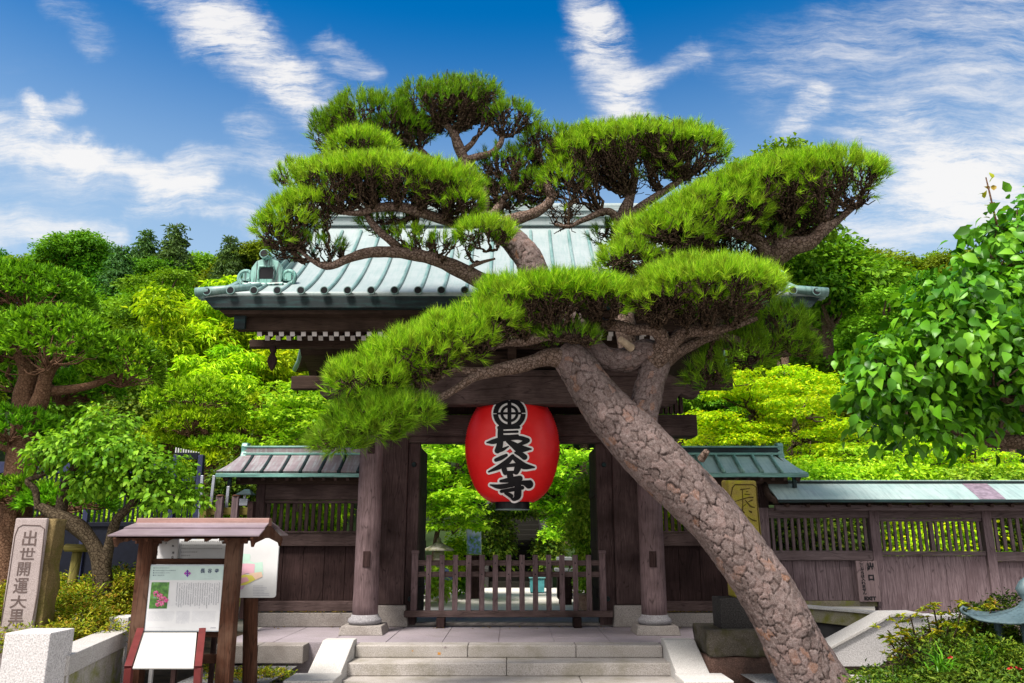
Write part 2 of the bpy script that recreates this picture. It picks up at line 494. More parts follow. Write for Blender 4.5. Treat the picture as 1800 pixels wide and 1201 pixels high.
BRONZE = copper('blue_bronze', (.055, .10, .12), (.12, .18, .205), (.02, .035, .04), 'z', rough=.5)
GRANITE = stone('light_granite', (.50, .48, .47), (.66, .64, .63), .35, dirt=(.36, .34, .31), dirt_amt=.35)
GRANITE_STEP = stone('worn_granite_step', (.45, .415, .39), (.57, .53, .51), .35, moss=None, dirt=(.22, .20, .14), dirt_amt=.75)
GRANITE_CLEAN = stone('pale_granite', (.60, .58, .56), (.72, .70, .68), .3, dirt=(.46, .44, .40), dirt_amt=.3)
GRANITE_WHITE = stone('white_speckled_granite', (.60, .58, .59), (.76, .74, .75), .4, scale=70, dirt=(.45, .44, .43), dirt_amt=.3)
GRANITE_MOSS = stone('mossy_granite', (.40, .38, .34), (.52, .5, .46), .3, moss=(.16, .17, .035))
PLINTH = stone('stained_plinth', (.33, .30, .28), (.45, .41, .39), .35, dirt=(.15, .12, .105), dirt_amt=.6)
BASE_STONE = stone('grey_column_base', (.30, .29, .31), (.42, .41, .43), .25, dirt=(.2, .19, .2), scale=60)
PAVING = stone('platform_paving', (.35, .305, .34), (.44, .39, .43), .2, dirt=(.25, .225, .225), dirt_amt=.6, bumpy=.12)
PAVING_BACK = stone('courtyard_paving', (.70, .67, .63), (.80, .77, .74), .15, dirt=(.5, .47, .42), bumpy=.1)  # tone raised to make up for sunlight missing on the court
DARK_STONE = stone('black_granite', (.045, .042, .042), (.085, .08, .08), .4, dirt=(.03, .03, .03), scale=60)
ROUGH_STONE = stone('rough_brown_stone', (.12, .105, .085), (.20, .175, .145), .3, moss=(.06, .055, .025), dirt=(.05, .04, .04), dirt_amt=.8, bumpy=.9)
RED_STONE = stone('reddish_rough_stone', (.17, .10, .08), (.26, .16, .13), .35, dirt=(.035, .03, .03), dirt_amt=.95, bumpy=.9)
YELLOW_STONE = stone('lichen_yellow_stone', (.36, .28, .06), (.46, .37, .12), .25, moss=(.30, .28, .02), dirt=(.22, .17, .06), bumpy=.35)
PILLAR_STONE = stone('carved_grey_stone', (.40, .335, .33), (.50, .43, .42), .25, dirt=(.24, .2, .19), dirt_amt=.6)
PILLAR_SIDE = stone('mossy_rough_stone', (.20, .145, .06), (.28, .21, .10), .35, moss=(.11, .10, .025), dirt=(.06, .045, .025), dirt_amt=.7, bumpy=.9)
CARVED = plain('carved_shadowed_cut', (.115, .085, .08), .95, .3)
CARVED_Y = plain('carved_dark_cut', (.08, .055, .015), .95, .3)
DARK_WALL = plain('dark_concrete', (.075, .075, .078), .85, .4, scale=3)  # dark grey, mottled at a coarse scale
SOIL = plain('dark_soil', (.045, .032, .020), .95, .5, scale=8, bump=.8)
GRAVEL = stone('grey_gravel', (.20, .20, .205), (.34, .34, .35), .7, scale=45, bumpy=.8)
ASPHALT = stone('street_paving', (.40, .37, .34), (.48, .45, .42), .3)  # lightened so the street bounces light onto the gate front
HILL_M = plain('wooded_slope_soil', (.022, .04, .012), .95, .5, scale=1.2)
INK = plain('black_ink', (.014, .013, .016), .55, .2)
WHITE_PAINT = plain('white_lettering_edge', (1.0, .96, .96), .6, .08)
NAVY = plain('navy_painted_wood', (.006, .008, .017), .55, .3)
NAVY_L = plain('navy_painted_rail', (.030, .036, .085), .5, .3)
PANEL_WHITE = plain('white_sign_board', (.72, .73, .75), .35, .03)

def lantern_paper():
    t = NT('red_lantern_paper')
    co = t.coord()
    n = t.noise(co, 3.0, 6, .6)
    col = t.ramp(n, [(.3, (.84, .007, .009)), (.7, (.93, .018, .018))])
    sp = t.noise(co, 46, 2)
    col = t.mix(t.ramp(sp, [(.74, (0, 0, 0)), (.78, (.5, .5, .5))]), col, (.75, .35, .35))
    wr = t.noise(t.coord((1, 1, 5)), 5, 4)
    t.fin(col, .42, t.bump(wr, .25, .02), spec=.4)
    tr = t.n('ShaderNodeBsdfTranslucent'); t.l(col, tr.inputs[0])
    mx = t.n('ShaderNodeMixShader'); mx.inputs[0].default_value = .10
    t.l(t.bsdf.outputs[0], mx.inputs[1]); t.l(tr.outputs[0], mx.inputs[2]); t.l(mx.outputs[0], t.out.inputs[0])
    return t.m
RED_PAPER = lantern_paper()

def joints(vals, lo, hi):
    v = [lo] + [x for x in vals if lo < x < hi] + [hi]
    return list(zip(v[:-1], v[1:]))

# ------------------------------------------------------------------ ground, platform, pavement, hills
g = MB(); g.sheet([[(-700, -60, -.52), (700, -60, -.52)], [(-700, 900, -.52), (700, 900, -.52)]]); tag(g.build('ground', ASPHALT), kind='structure')
PX0, PX1, PY0 = -4.08, 4.25, 11.5
pl = MB()
pl.box(PX0, PX1, PY0 + .34, 15.6, -.5, -.012)
ys = [PY0 + .34, 12.35, 13.25, 15.6]
for r, (y0, y1) in enumerate(zip(ys[:-1], ys[1:])):
    xs = [PX0 + .002] + [(-3.35 + .79 * k) + (.0 if r < 2 else .0) for k in range(10) if PX0 < -3.35 + .79 * k < PX1] + [PX1 - .002]
    for x0, x1 in zip(xs[:-1], xs[1:]):
        pl.box(x0 + .004, x1 - .004, y0 + .004, y1 - .004, -.012, random.uniform(-.0015, .0015))
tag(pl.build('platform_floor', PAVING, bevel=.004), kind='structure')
# platform edge stones left and right of the stair
ed = MB()
for a, b in ((PX0, -2.83), (2.83, PX1)):
    n = 2
    for k in range(n):
        ed.box(a + (b - a) * k / n + .003, a + (b - a) * (k + 1) / n - .003, PY0, PY0 + .335, -.235, 0.0)
tag(ed.build('platform_kerb', PLINTH, bevel=.012), kind='structure')
pv = MB()
pv.box(-4.95, 4.95, 15.604, 24.4, -.3, -.008)
for j in range(13):
    y0 = 15.61 + j * .68
    xs = [-3.4 + (.55 if j % 2 else 0) + 1.1 * k for k in range(-1, 8)]
    for x0, x1 in zip(xs[:-1], xs[1:]):
        pv.box(x0 + .004, x1 - .004, y0 + .004, y0 + .676, -.008, random.uniform(.0, .003))
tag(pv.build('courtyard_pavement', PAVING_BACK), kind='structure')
# planting beds
for (nm, x0, x1, y0, y1, z) in (('soil_bed', -16, -3.55, 7.6, 15.5, -.30), ('soil_bed', 3.55, 10.5, 7.2, 12.3, -.30)):
    s = MB(); rows = []
    for j in range(24):
        rows.append([(x0 + (x1 - x0) * i / 24, y0 + (y1 - y0) * j / 23, z + .05 * math.sin(i * 1.7 + j) + .04 * math.sin(j * 2.3)) for i in range(25)])
    s.sheet(rows); tag(s.build(nm, SOIL, smooth=True), kind='structure')
gr = MB(); gr.sheet([[(-4.0, 8.0, -.262), (-2.9, 8.0, -.262)], [(-4.0, 11.5, -.262), (-2.9, 11.5, -.262)]]); gr.sheet([[(2.9, 8.0, -.262), (3.7, 8.0, -.262)], [(2.9, 11.5, -.262), (3.7, 11.5, -.262)]])
tag(gr.build('gravel', GRAVEL), kind='structure')

def hill_z(x, y):
    t = min(max((y - 25) / 38.0, 0), 1)
    s = t * t * (3 - 2 * t)
    ridge = 17.5 + 2.2 * math.sin(x * .07 + .6) + 1.2 * math.sin(x * .19 + 2) - max(0, (x + 6) * .02)
    if -5 < x < 7: pass
    return -.4 + s * ridge
h = MB(); rows = []
for j in range(40):
    y = 24.6 + j * 2.0
    rows.append([(-70 + i * 3.0, y, hill_z(-70 + i * 3.0, y) + .3 * math.sin(i * 2.1 + j * 1.3)) for i in range(48)])
h.sheet(rows); tag(h.build('hill', HILL_M, smooth=True), kind='structure')

# ------------------------------------------------------------------ stairs in front
st = empty('stone_stairs', (0, 10.9, -.52), 'wide granite front stairs with three pale steps leading up to the gate platform', 'stairs')
SX0, SX1 = WX(624, 1140, 11.5), WX(1165, 1140, 11.5)
for k, (y0, y1, z0, z1, js) in enumerate(((11.5, 11.838, -.159, 0, (-.55 , .27 + .65)), (11.03, 11.62, -.319, -.16, (-.02,)), (10.55, 11.2, -.479, -.32, (.92,)), (10.10, 10.7, -.52, -.48, ()))):
    b = MB()
    xe = .19 if k else 0
    for x0, x1 in joints([j - .05 for j in js], SX0 - (.12 if k else 0), SX1 + (.12 if k else 0)):
        b.box(x0 + .003, x1 - .003, y0, y1, z0, z1)
    b.build('step', GRANITE_STEP, st, bevel=.014)
for sgn in (-1, 1):
    b = MB()
    xi = (SX0 - .005) if sgn < 0 else (SX1 + .005)
    xo = xi + sgn * .42
    # sloped cheek: pentagon profile in YZ
    prof = [(11.66, 0.075), (11.42, 0.075), (10.62, -.235), (10.62, -.52), (11.66, -.52)]
    b.prism([(min(xi, xo), y, z) for (y, z) in prof], (abs(xo - xi), 0, 0))
    b.build('cheek_wall', GRANITE_CLEAN, st, bevel=.012)
    b = MB(); x0, x1 = sorted((xi - sgn * .03, xi + sgn * .56))
    b.box(x0, x1, 10.05, 10.617, -.52, -.215)
    b.build('newel_block', GRANITE_CLEAN, st, bevel=.014)

# ------------------------------------------------------------------ the gate
gate = empty('temple_gate', (0, 14.0, 0), 'large roofed wooden temple gate with pale green copper roof over the stone platform', 'gate')
YC = 12.92                       # front column line
YM = 14.02                       # main post line
COLX = [WX(645, 1000, YC), WX(1147, 1000, YC)]
for sx, cx in zip((-1, 1), COLX):
    c = MB(); prof = []
    for k in range(26):
        z = .27 + k * (4.3 - .27) / 25
        r = .195 - .012 * (k / 25) + .0015 * math.sin(k * 2.2)
        prof.append((r, z))
    prof = [(.175, .25)] + prof
    c.lathe((cx, YC, 0), prof, 40)
    co = c.build('column', WOOD_COL, gate, smooth=True)
    for zz in (1.10, 2.84):
        w = MB()
        w.box(cx - .055 - sx * .02, cx + .055 - sx * .02, YC - .205, YC - .15, zz - .12, zz + .12)
        w.build('wedge', WOOD_PANEL, co, bevel=.008)
    b = MB(); b.lathe((cx, YC, 0), [(.20, .125), (.235, .14), (.262, .175), (.25, .215), (.215, .245), (.205, .275), (.19, .278)], 40)
    b.build('base_ring', BASE_STONE, co, smooth=True)
    p = MB(); a, bb = .335, .30
    p.hexa([(cx - a, YC - a, 0), (cx + a, YC - a, 0), (cx + a, YC + a, 0), (cx - a, YC + a, 0), (cx - bb, YC - bb, .132), (cx + bb, YC - bb, .132), (cx + bb, YC + bb, .132), (cx - bb, YC + bb, .132)])
    p.build('pedestal', PLINTH, co, bevel=.012)
    # carved nose on the outer side of the column, with the slatted bracket under it
    x0 = cx + sx * .17
    Z = lambda py: WZ(py, YC)
    m = M1(690, YC)
    nose = [(0, Z(661)), (25 * m, Z(661)), (52 * m, Z(676)), (64 * m, Z(688)), (72 * m, Z(685)), (75 * m, Z(693)), (68 * m, Z(701)), (55 * m, Z(700)), (42 * m, Z(694)), (36 * m, Z(700)), (30 * m, Z(712)), (14 * m, Z(716)), (0, Z(714))]
    b = MB(); b.prism([(x0 + sx * u, YC - .13, z) for (u, z) in (nose if sx > 0 else nose[::-1])], (0, .26, 0))
    b.build('carved_nose', WOOD_H, gate, bevel=.015)
    b = MB()
    for k in range(6):
        xx = x0 + sx * (3 + k * 9) * m
        b.box(min(xx, xx + sx * 6 * m), max(xx, xx + sx * 6 * m), YC + .3, YC + .42, WZ(728, YC + .4), WZ(672 + k * 3, YC + .4))
    b.build('slatted_bracket', WOOD_V, gate, bevel=.006)
# front tie beam on the columns and the plate above it
b = MB(); b.box(COLX[0] - .05, COLX[1] + .05, YC - .15, YC + .15, WZ(711, YC - .15), WZ(661, YC - .15)); b.build('front_beam', WOOD_H, gate, bevel=.02)
b = MB(); b.box(COLX[0] - .32, COLX[1] + .32, YC - .2, YC + .2, WZ(660.6, YC - .2), WZ(650, YC - .2)); b.build('front_plate', WOOD_H, gate, bevel=.012)
b = MB(); b.box(COLX[0] - .0, COLX[1] + .0, YC - .04, YC + .05, WZ(649, YC), 4.42); b.build('frieze_board', WOOD_DARK, gate)
for cx in (COLX[0], -1.1, 0, 1.1, COLX[1]):
    b = MB(); zb = WZ(649.5, YC)
    b.hexa([(cx - .14, YC - .14, zb), (cx + .14, YC - .14, zb), (cx + .14, YC + .14, zb), (cx - .14, YC + .14, zb), (cx - .2, YC - .2, zb + .13), (cx + .2, YC - .2, zb + .13), (cx + .2, YC + .2, zb + .13), (cx - .2, YC + .2, zb + .13)])
    b.box(cx - .5, cx + .5, YC - .07, YC + .07, zb + .132, zb + .25)
    b.box(cx - .07, cx + .07, YC - .58, YC + .5, zb + .134, zb + .254)
    b.build('bracket_block', WOOD_DARK, gate, bevel=.012)
# main posts, doorway, lintels
MPX = [(WX(664, 940, YM - .2), WX(713, 940, YM - .2)), (WX(1080, 940, YM - .2), WX(1130, 940, YM - .2))]
for (x0, x1), sx in zip(MPX, (-1, 1)):
    b = MB(); b.box(x0, x1, YM - .2, YM + .25, .34, 4.6); mp = b.build('main_post', WOOD_V, gate, bevel=.015)
    s = MB(); e = .07
    s.hexa([(x0 - e, YM - .27, 0), (x1 + e + .02, YM - .27, 0), (x1 + e, YM + .3, 0), (x0 - e, YM + .3, 0), (x0 - .04, YM - .23, .337), (x1 + .04, YM - .23, .337), (x1 + .04, YM + .28, .337), (x0 - .04, YM + .28, .337)])
    s.build('foot_stone', PLINTH, mp, bevel=.02)
    j0, j1 = (x1 + .002, WX(735, 940, YM - .05)) if sx < 0 else (WX(1050, 940, YM - .05), x0 - .002)
    b = MB(); b.box(j0, j1, YM - .12, YM + .1, .02, WZ(779, YM - .15)); jb = b.build('door_jamb', WOOD_V, gate, bevel=.01)
    jc = (j0 + j1) / 2
    for zz in (WZ(818, YM), WZ(1052, YM)):
        d = MB(); d.tube([(jc, YM - .16, zz), (jc, YM - .118, zz)], [.035, .045], 16); d.build('stud', COPPER_DARK, jb, smooth=False)
    # opened door leaf behind, seen edge on
    d = MB(); dx = j1 - .09 if sx < 0 else j0 + .02
    d.box(dx, dx + .07, YM + .12, YM + 1.35, .12, WZ(779, YM) - .05)
    for zz in (.5, 1.3, 2.2): d.box(dx - .02, dx + .09, YM + .16, YM + 1.3, zz - .07, zz + .07)
    d.build('door', WOOD_PANEL, gate, bevel=.008)
b = MB(); b.box(WX(567, 750, YM - .28), WX(1226, 750, YM - .28), YM - .28, YM + .2, WZ(766, YM - .28), WZ(729, YM - .28)); b.build('main_lintel', WOOD_H, gate, bevel=.015)
b = MB(); b.box(MPX[0][1] - .0, MPX[1][0] + .0, YM - .16, YM + .12, WZ(778, YM - .16), WZ(767, YM - .16)); b.build('head_rail', WOOD_H, gate, bevel=.01)
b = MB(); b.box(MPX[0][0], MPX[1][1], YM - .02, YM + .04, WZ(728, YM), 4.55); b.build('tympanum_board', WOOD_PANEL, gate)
b = MB(); b.box(MPX[0][1] + .06, MPX[1][0] - .06, YM - .1, YM + .15, 0.004, .05); b.build('threshold_stone', PLINTH, gate, bevel=.01)
for cx in COLX:      # side ties between column and main post
    for zz in (1.10, 3.36):
        b = MB(); b.bar((cx, YC + .1, zz), (cx, YM + 1.1, zz), .11, .2); b.build('side_tie', WOOD_Y, gate, bevel=.008)
for cx in COLX:
    b = MB(); b.lathe((cx, YM + 1.1, 0), [(.26, 0), (.25, .2), (.19, .22), (.185, 4.3)], 28); b.build('rear_column', WOOD_COL, gate, smooth=True)

# roof
EY, EZ, RZ = 11.32, 4.955, 7.15          # eave line, ridge line
YR = 14.0
def roof_z(y):
    t = 1 - abs(y - YR) / (YR - EY)
    return EZ + (RZ - EZ) * (.60 * t + .40 * t * t)
RX0, RX1 = WX(352, 515, EY), WX(1447, 515, EY)
def xin(x, y):
    """the gable ends draw in above the eave corner"""
    t = min(1, max(0, 1 - abs(y - YR) / (YR - EY))); lim = 4.2 + .45 * (1 - t) ** 4; a = abs(x)
    return x if a < 3.9 else math.copysign(3.9 + (a - 3.9) * (lim - 3.9) / .75, x)
def verge_drop(x):
    d = max(0, abs(x) - 4.25) / .45
    return -.05 * d * d
roof = MB()
xs = [RX0] + [RX0 + .12 * k for k in range(1, 6)] + [-3.6 + k * .9 for k in range(9)] + [RX1 - .12 * k for k in range(5, 0, -1)] + [RX1]
yy = [EY + (2 * (YR - EY)) * k / 36 for k in range(37)]
roof.sheet([[(xin(x, y), y, roof_z(y) + verge_drop(x)) for x in xs] for y in yy])
ro = roof.build('roof', COPPER_ROOF, gate, smooth=True)
sol = ro.modifiers.new('thickness', 'SOLIDIFY'); sol.thickness = .09; sol.offset = -1; sol.material_offset = 1; ro.data.materials.append(WOOD_DARK)
# rolls running down the front slope, with round end caps
nr = 27
rx = [RX0 + .12 + (RX1 - RX0 - .24) * k / (nr - 1) for k in range(nr)]
ypts = [EY - .03 + (YR - .2 - EY) * k / 14 for k in range(15)]
for k, x in enumerate(rx):
    b = MB(); vd = verge_drop(x)
    b.tube([(xin(x, y), y, roof_z(max(y, EY)) + .018 + vd) for y in ypts], .03, 8)
    n0 = len(b.v)
    b.tube([(x, EY - .065, EZ + .02 + vd), (x, EY - .03, EZ + .02 + vd)], .063, 16)
    b.tube([(x, EY - .068, EZ + .02 + vd), (x, EY - .050, EZ + .02 + vd)], .050, 16, mi=1)
    b.build('roof_roll', [COPPER_RIB, BLACK_METAL], ro, smooth=False)
for k, x in enumerate(rx):               # same rolls on the rear slope
    if k % 2: continue
    b = MB(); b.tube([(xin(x, y), 2 * YR - y, roof_z(max(y, EY)) + .03 + verge_drop(x)) for y in ypts], .052, 8); b.build('roof_roll', COPPER_RIB, ro)
# side rolls of the verge, lying crosswise at the eave corner
for sx, xe in ((-1, RX0), (1, RX1)):
    b = MB(); b.tube([(xe + sx * .06, EY - .02, EZ - .0), (xe - sx * .4, EY + .02, EZ + .055), (xe - sx * .8, EY + .30, EZ + .20)], [.07, .065, .05], 12)
    b.build('verge_roll', COPPER_RIB, ro, smooth=True)
    b = MB(); ysm = [EY + (2 * (YR - EY)) * k / 20 for k in range(21)]
    b.tube([(xin(xe, y), y, roof_z(y) - .05) for y in ysm], .06, 10); b.build('verge_roll', COPPER_RIB, ro, smooth=True)
# eave boards
def eave(name, pya, pyb, Y, dx, mat, depth=.12, taper=0):
    z1, z0 = WZ(pya, Y), WZ(pyb, Y)
    b = MB(); x0, x1 = RX0 + dx, RX1 - dx
    b.prism([(x0, Y, z1), (x0 + taper, Y, z0), (x1 - taper, Y, z0), (x1, Y, z1)], (0, depth, 0))
    return b.build(name, mat, gate, bevel=.006)
eave('eave_fascia', 520.5, 541, EY + .02, .02, COPPER_DARK, .14, .17)
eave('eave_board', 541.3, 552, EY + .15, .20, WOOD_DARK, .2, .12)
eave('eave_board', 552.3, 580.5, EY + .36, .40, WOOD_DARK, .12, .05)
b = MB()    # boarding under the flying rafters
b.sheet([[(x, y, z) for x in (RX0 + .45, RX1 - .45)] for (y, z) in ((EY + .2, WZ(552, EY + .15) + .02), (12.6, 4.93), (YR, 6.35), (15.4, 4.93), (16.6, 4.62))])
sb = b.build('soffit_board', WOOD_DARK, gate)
# rafters: two rows with whitened ends, one mesh each, shared
def rafter_mesh(a, bb, w, h):
    m = MB(); m.bar(a, bb, w, h, mi=0)
    m.mi[0] = 1
    return m
NRA = 47
rxs = [-3.86 + 7.72 * k / (NRA - 1) for k in range(NRA)]
ya, za = EY + .47, (WZ(586.5, EY + .47))
yb, zb_ = EY + .80, (WZ(594.5, EY + .80))
first = rafter_mesh((0, ya, za), (0, 13.0, za + .46), .072, .085)
o1 = None
for x in rxs:
    if o1 is None:
        o1 = first.build('flying_rafter', [WOOD_Y, WOOD_PAINT], gate); o1.location.x = x
    else:
        c = o1.copy(); COL.objects.link(c); c.location.x = x
o2 = None
for x in rxs:
    x = x + .02
    if o2 is None:
        o2 = rafter_mesh((0, yb, zb_), (0, YR, zb_ + (YR - yb) * .60), .072, .08).build('base_rafter', [WOOD_Y, WOOD_PAINT], gate); o2.location.x = x
    else:
        c = o2.copy(); COL.objects.link(c); c.location.x = x
o3 = None
for x in [-3.9 + .39 * k for k in range(21)]:      # rafters of the rear slope, seen from below
    if o3 is None:
        m_ = MB(); m_.bar((0, YR + .05, 6.15), (0, 16.5, 4.45), .075, .09); o3 = m_.build('rear_rafter', [WOOD_Y], gate); o3.location.x = x
    else:
        c = o3.copy(); COL.objects.link(c); c.location.x = x
pz = WZ(602, 12.42)
for (y, z, w, h) in ((12.5, WZ(603.5, 12.42), .15, .13), (YR, 6.0, .2, .25), (15.5, 4.45, .16, .16), (15.05, 4.3, .2, .25)):
    b = MB(); b.box(-4.22, 4.22, y - w / 2, y + w / 2, z - h / 2, z + h / 2); b.build('purlin', WOOD_DARK, gate, bevel=.012)
# bargeboards with dark copper tips, pendants
for sx in (-1, 1):
    xb = sx * 4.10
    for fr in (1, -1):
        b = MB(); up, lo = [], []
        for k in range(15):
            t = k / 14
            y = YR - fr * (YR - EY - .25) * (1 - t)
            z = roof_z(y) - .20
            dpt = .40 - .1 * math.sin(t * math.pi)
            up.append((xb - .07, y, z)); lo.append((xb - .07, y, z - dpt))
        b.sheet([up, lo]) ; b.sheet([[(x + .14, y, z) for (x, y, z) in lo], [(x + .14, y, z) for (x, y, z) in up]])
        b.sheet([[(x + .14, y, z) for (x, y, z) in up], up]); b.sheet([lo, [(x + .14, y, z) for (x, y, z) in lo]])
        b.add([up[0], lo[0], (lo[0][0] + .14, *lo[0][1:]), (up[0][0] + .14, *up[0][1:])], [(0, 1, 2, 3)])
        bo = b.build('bargeboard', WOOD_DARK, gate)
        tip = MB(); y = up[0][1]; z0, z1 = lo[0][2] - .02, up[0][2] + .02
        tip.box(xb - .085, xb + .085, y - .012 * fr if fr > 0 else y - .05, y + .05 if fr > 0 else y + .012, z0, z1); tip.build('tip_sheath', COPPER_DARK, bo, bevel=.006)
        sh = MB()
        sh.sheet([[(xb + sx * .075, y, z + .01) for (_, y, z) in up], [(xb + sx * .075, y, z - .01) for (_, y, z) in lo]]); s_ = sh.build('edge_sheath', COPPER_DARK, bo)
        s_.modifiers.new('thickness', 'SOLIDIFY').thickness = .012
    b = MB(); xx = sx * 3.82
    prof = [(-.03, 0), (.03, 0), (.045, -.08), (.02, -.13), (.055, -.2), (.06, -.28), (.03, -.36), (0, -.42), (-.03, -.36), (-.06, -.28), (-.055, -.2), (-.02, -.13), (-.045, -.08)]
    b.prism([(xx + u * 1.2, 12.36, pz - .06 + v) for (u, v) in prof], (0, .07, 0)); b.build('pendant', WOOD_PANEL, gate, bevel=.01)
# ridges
b = MB(); b.box(-3.95, 3.95, YR - .17, YR + .17, RZ - .1, RZ + .27)
for k in range(2): b.box(-3.97, 3.97, YR - .21 + .01 * k, YR + .21 - .01 * k, RZ + .05 + .12 * k, RZ + .09 + .12 * k)
b.tube([(-4.05, YR, RZ + .32), (4.05, YR, RZ + .32)], .09, 14)
b.build('main_ridge', COPPER_ROOF, ro, bevel=.01)
def onigawara(cx, cy, z, s):
    """ridge-end ornament facing the front: arched body with a sunken panel, two scrolls, a round nose above"""
    b = MB(); f = cy
    arch = [(-.23, 0), (-.25, .12), (-.24, .25), (-.17, .36), (-.06, .40), (.06, .40), (.17, .36), (.24, .25), (.25, .12), (.23, 0)]
    b.prism([(cx + u * s, f, z + v * s) for (u, v) in arch], (0, .16 * s, 0))
    fr = [(-.12, .06), (-.13, .2), (-.11, .27), (.11, .27), (.13, .2), (.12, .06)]
    b.tube([(cx + u * s, f - .012, z + v * s) for (u, v) in fr], .016 * s, 8)
    b.tube([(cx - .27 * s, f + .0, z - .015 * s), (cx, f - .02, z - .035 * s), (cx + .27 * s, f, z - .015 * s)], .035 * s, 8)
    b.prism([(cx + u * s * .95, f - .004, z + v * s) for (u, v) in ((-.115, .07), (-.12, .2), (-.10, .26), (.10, .26), (.12, .2), (.115, .07))], (0, .02, 0), mi=1)
    for sg in (-1, 1):
        pts = []
        for k in range(20):
            a = k / 19 * 2.1 * math.pi + .2; r = .15 * s * (1 - .038 * k)
            pts.append((cx + sg * (.32 * s - .0) + sg * r * math.cos(a - 2.2), f + .05 * s, z + .12 * s + r * math.sin(a - 2.2)))
        b.tube(pts, [.042 * s * (1 - .02 * k) for k in range(20)], 8)
        b.box(cx + sg * .32 * s - .06 * s, cx + sg * .32 * s + .06 * s, f + .03, f + .12 * s, z + .05 * s, z + .19 * s)
    b.tube([(cx - .03 * s, f - .10 * s, z + .455 * s), (cx - .0 * s, f + .25 * s, z + .42 * s)], [.075 * s, .08 * s], 16)
    b.tube([(cx - .0305 * s, f - .108 * s, z + .456 * s), (cx - .03 * s, f - .098 * s, z + .455 * s)], .06 * s, 16, mi=1)
    return b
for sx in (-1, 1):
    cx = sx * 3.84; cy = 11.86
    z = roof_z(cy) + .02
    b = MB()
    ysd = [cy + .05 + (YR - .1 - cy) * k / 10 for k in range(11)]
    for (w, hh) in ((.17, .13), (.13, .25)):
        b.sheet([[(cx - w, y, roof_z(y)) for y in ysd], [(cx - w, y, roof_z(y) + hh) for y in ysd], [(cx + w, y, roof_z(y) + hh) for y in ysd], [(cx + w, y, roof_z(y)) for y in ysd]])
    b.tube([(cx, y, roof_z(y) + .34) for y in ysd], .085, 12)
    dr = b.build('descending_ridge', COPPER_RIB, ro)
    onigawara(cx, cy - .02, z, 1.0).build('ridge_end_ornament', [COPPER_ORN, BLACK_METAL], dr, bevel=.006)

# ------------------------------------------------------------------ low picket barrier in the doorway
pk = empty('picket_barrier', (0, 13.72, 0), 'low weathered picket barrier closing the doorway of the gate', 'barrier')
YP = 13.72
L_, R_ = WX(723, 1070, YP) , WX(1065, 1070, YP)
for px0, px1 in ((722.5, 734), (1054, 1065.5)):
    b = MB(); xa, xb = WX(px0, 1040, YP), WX(px1, 1040, YP); b.box(xa, xb, YP - .05, YP + .05, WZ(1074, YP) + .001, WZ(971, YP)); e_ = b.build('end_post', WOOD_COL, pk, bevel=.012)
    b = MB(); b.box(xa - .008, xb + .008, YP - .058, YP + .058, WZ(974, YP), WZ(967.5, YP)); b.build('cap', WOOD_COL, e_, bevel=.014)
for k in range(13):
    px = 753.3 + k * (1035 - 753.3) / 12
    x = WX(px, 1030, YP)
    b = MB(); b.box(x - .044, x + .044, YP - .052, YP - .018, WZ(1074, YP) + .001, WZ(975.5, YP))
    for zz in (WZ(990, YP), WZ(1009.5, YP)):
        if (k + (zz > 1)) % 2 == 0: b.tube([(x, YP - .056, zz), (x, YP - .05, zz)], .012, 8, mi=1)
    b.build('picket', [WOOD_COL, BLACK_METAL], pk, bevel=.009)
for (ya_, yb_) in ((985, 994.5), (1005, 1014.5)):
    b = MB(); b.box(L_ + .04, R_ - .04, YP - .016, YP + .022, WZ(yb_, YP), WZ(ya_, YP)); b.build('rail', WOOD_H, pk, bevel=.006)
b = MB(); b.box(WX(711, 1080, YP), WX(1077, 1080, YP), YP - .075, YP + .06, WZ(1085.5, YP - .07), WZ(1074, YP - .07)); b.build('bottom_rail', WOOD_H, pk, bevel=.01)
for pxc in (775, 1014.5):
    x = WX(pxc, 1090, YP); b = MB(); b.box(x - .065, x + .065, YP - .12, YP + .2, .0025, WZ(1086, YP - .07)); b.build('foot', WOOD_PANEL, pk, bevel=.008)

# ------------------------------------------------------------------ the red lantern
YL = 13.36
LX = WX(900.5, 800, YL)
lan = empty('paper_lantern', (LX, YL, 1.9), 'giant red paper lantern with black lettering hanging in the middle of the gate', 'lantern')
LPROF = [(1.985, .345), (2.03, .43), (2.12, .54), (2.25, .63), (2.42, .70), (2.62, .755), (2.85, .785), (3.05, .775), (3.25, .735), (3.45, .655), (3.62, .545), (3.75, .42), (3.82, .33)]
LZ = np.array([p[0] for p in LPROF]); LR = np.array([p[1] for p in LPROF])
_c = catmull(LPROF, 10)
def lr(z): return float(np.interp(z, _c[:, 0], _c[:, 1]))
b = MB(); prof = []
NRI = 96
for k in range(NRI + 1):
    z = LPROF[0][0] + (LPROF[-1][0] - LPROF[0][0]) * k / NRI
    prof.append((lr(z) + (.0085 if k % 2 == 0 else -.004), z))
b.lathe((LX, YL, 0), prof, 72, cap=False)
body = b.build('paper_body', RED_PAPER, lan, smooth=True)
b = MB(); b.lathe((LX, YL, 0), [(.26, 1.865), (.285, 1.865), (.285, 1.985), (.33, 1.992), (.33, 2.0), (.26, 2.0)], 48); b.build('bottom_ring', BLACK_METAL, lan, bevel=.004)
b = MB(); b.lathe((LX, YL, 0), [(.287, 1.862), (.287, 1.872)], 48, cap=False); b.build('ring_edge', COPPER_RIB, lan)
b = MB(); b.lathe((LX, YL, 0), [(.26, 3.82), (.34, 3.82), (.34, 3.95), (.26, 3.95)], 40); b.tube([(LX, YL, 3.95), (LX, YL, 4.6)], .02, 8); b.build('top_ring', BLACK_METAL, lan, bevel=.004)

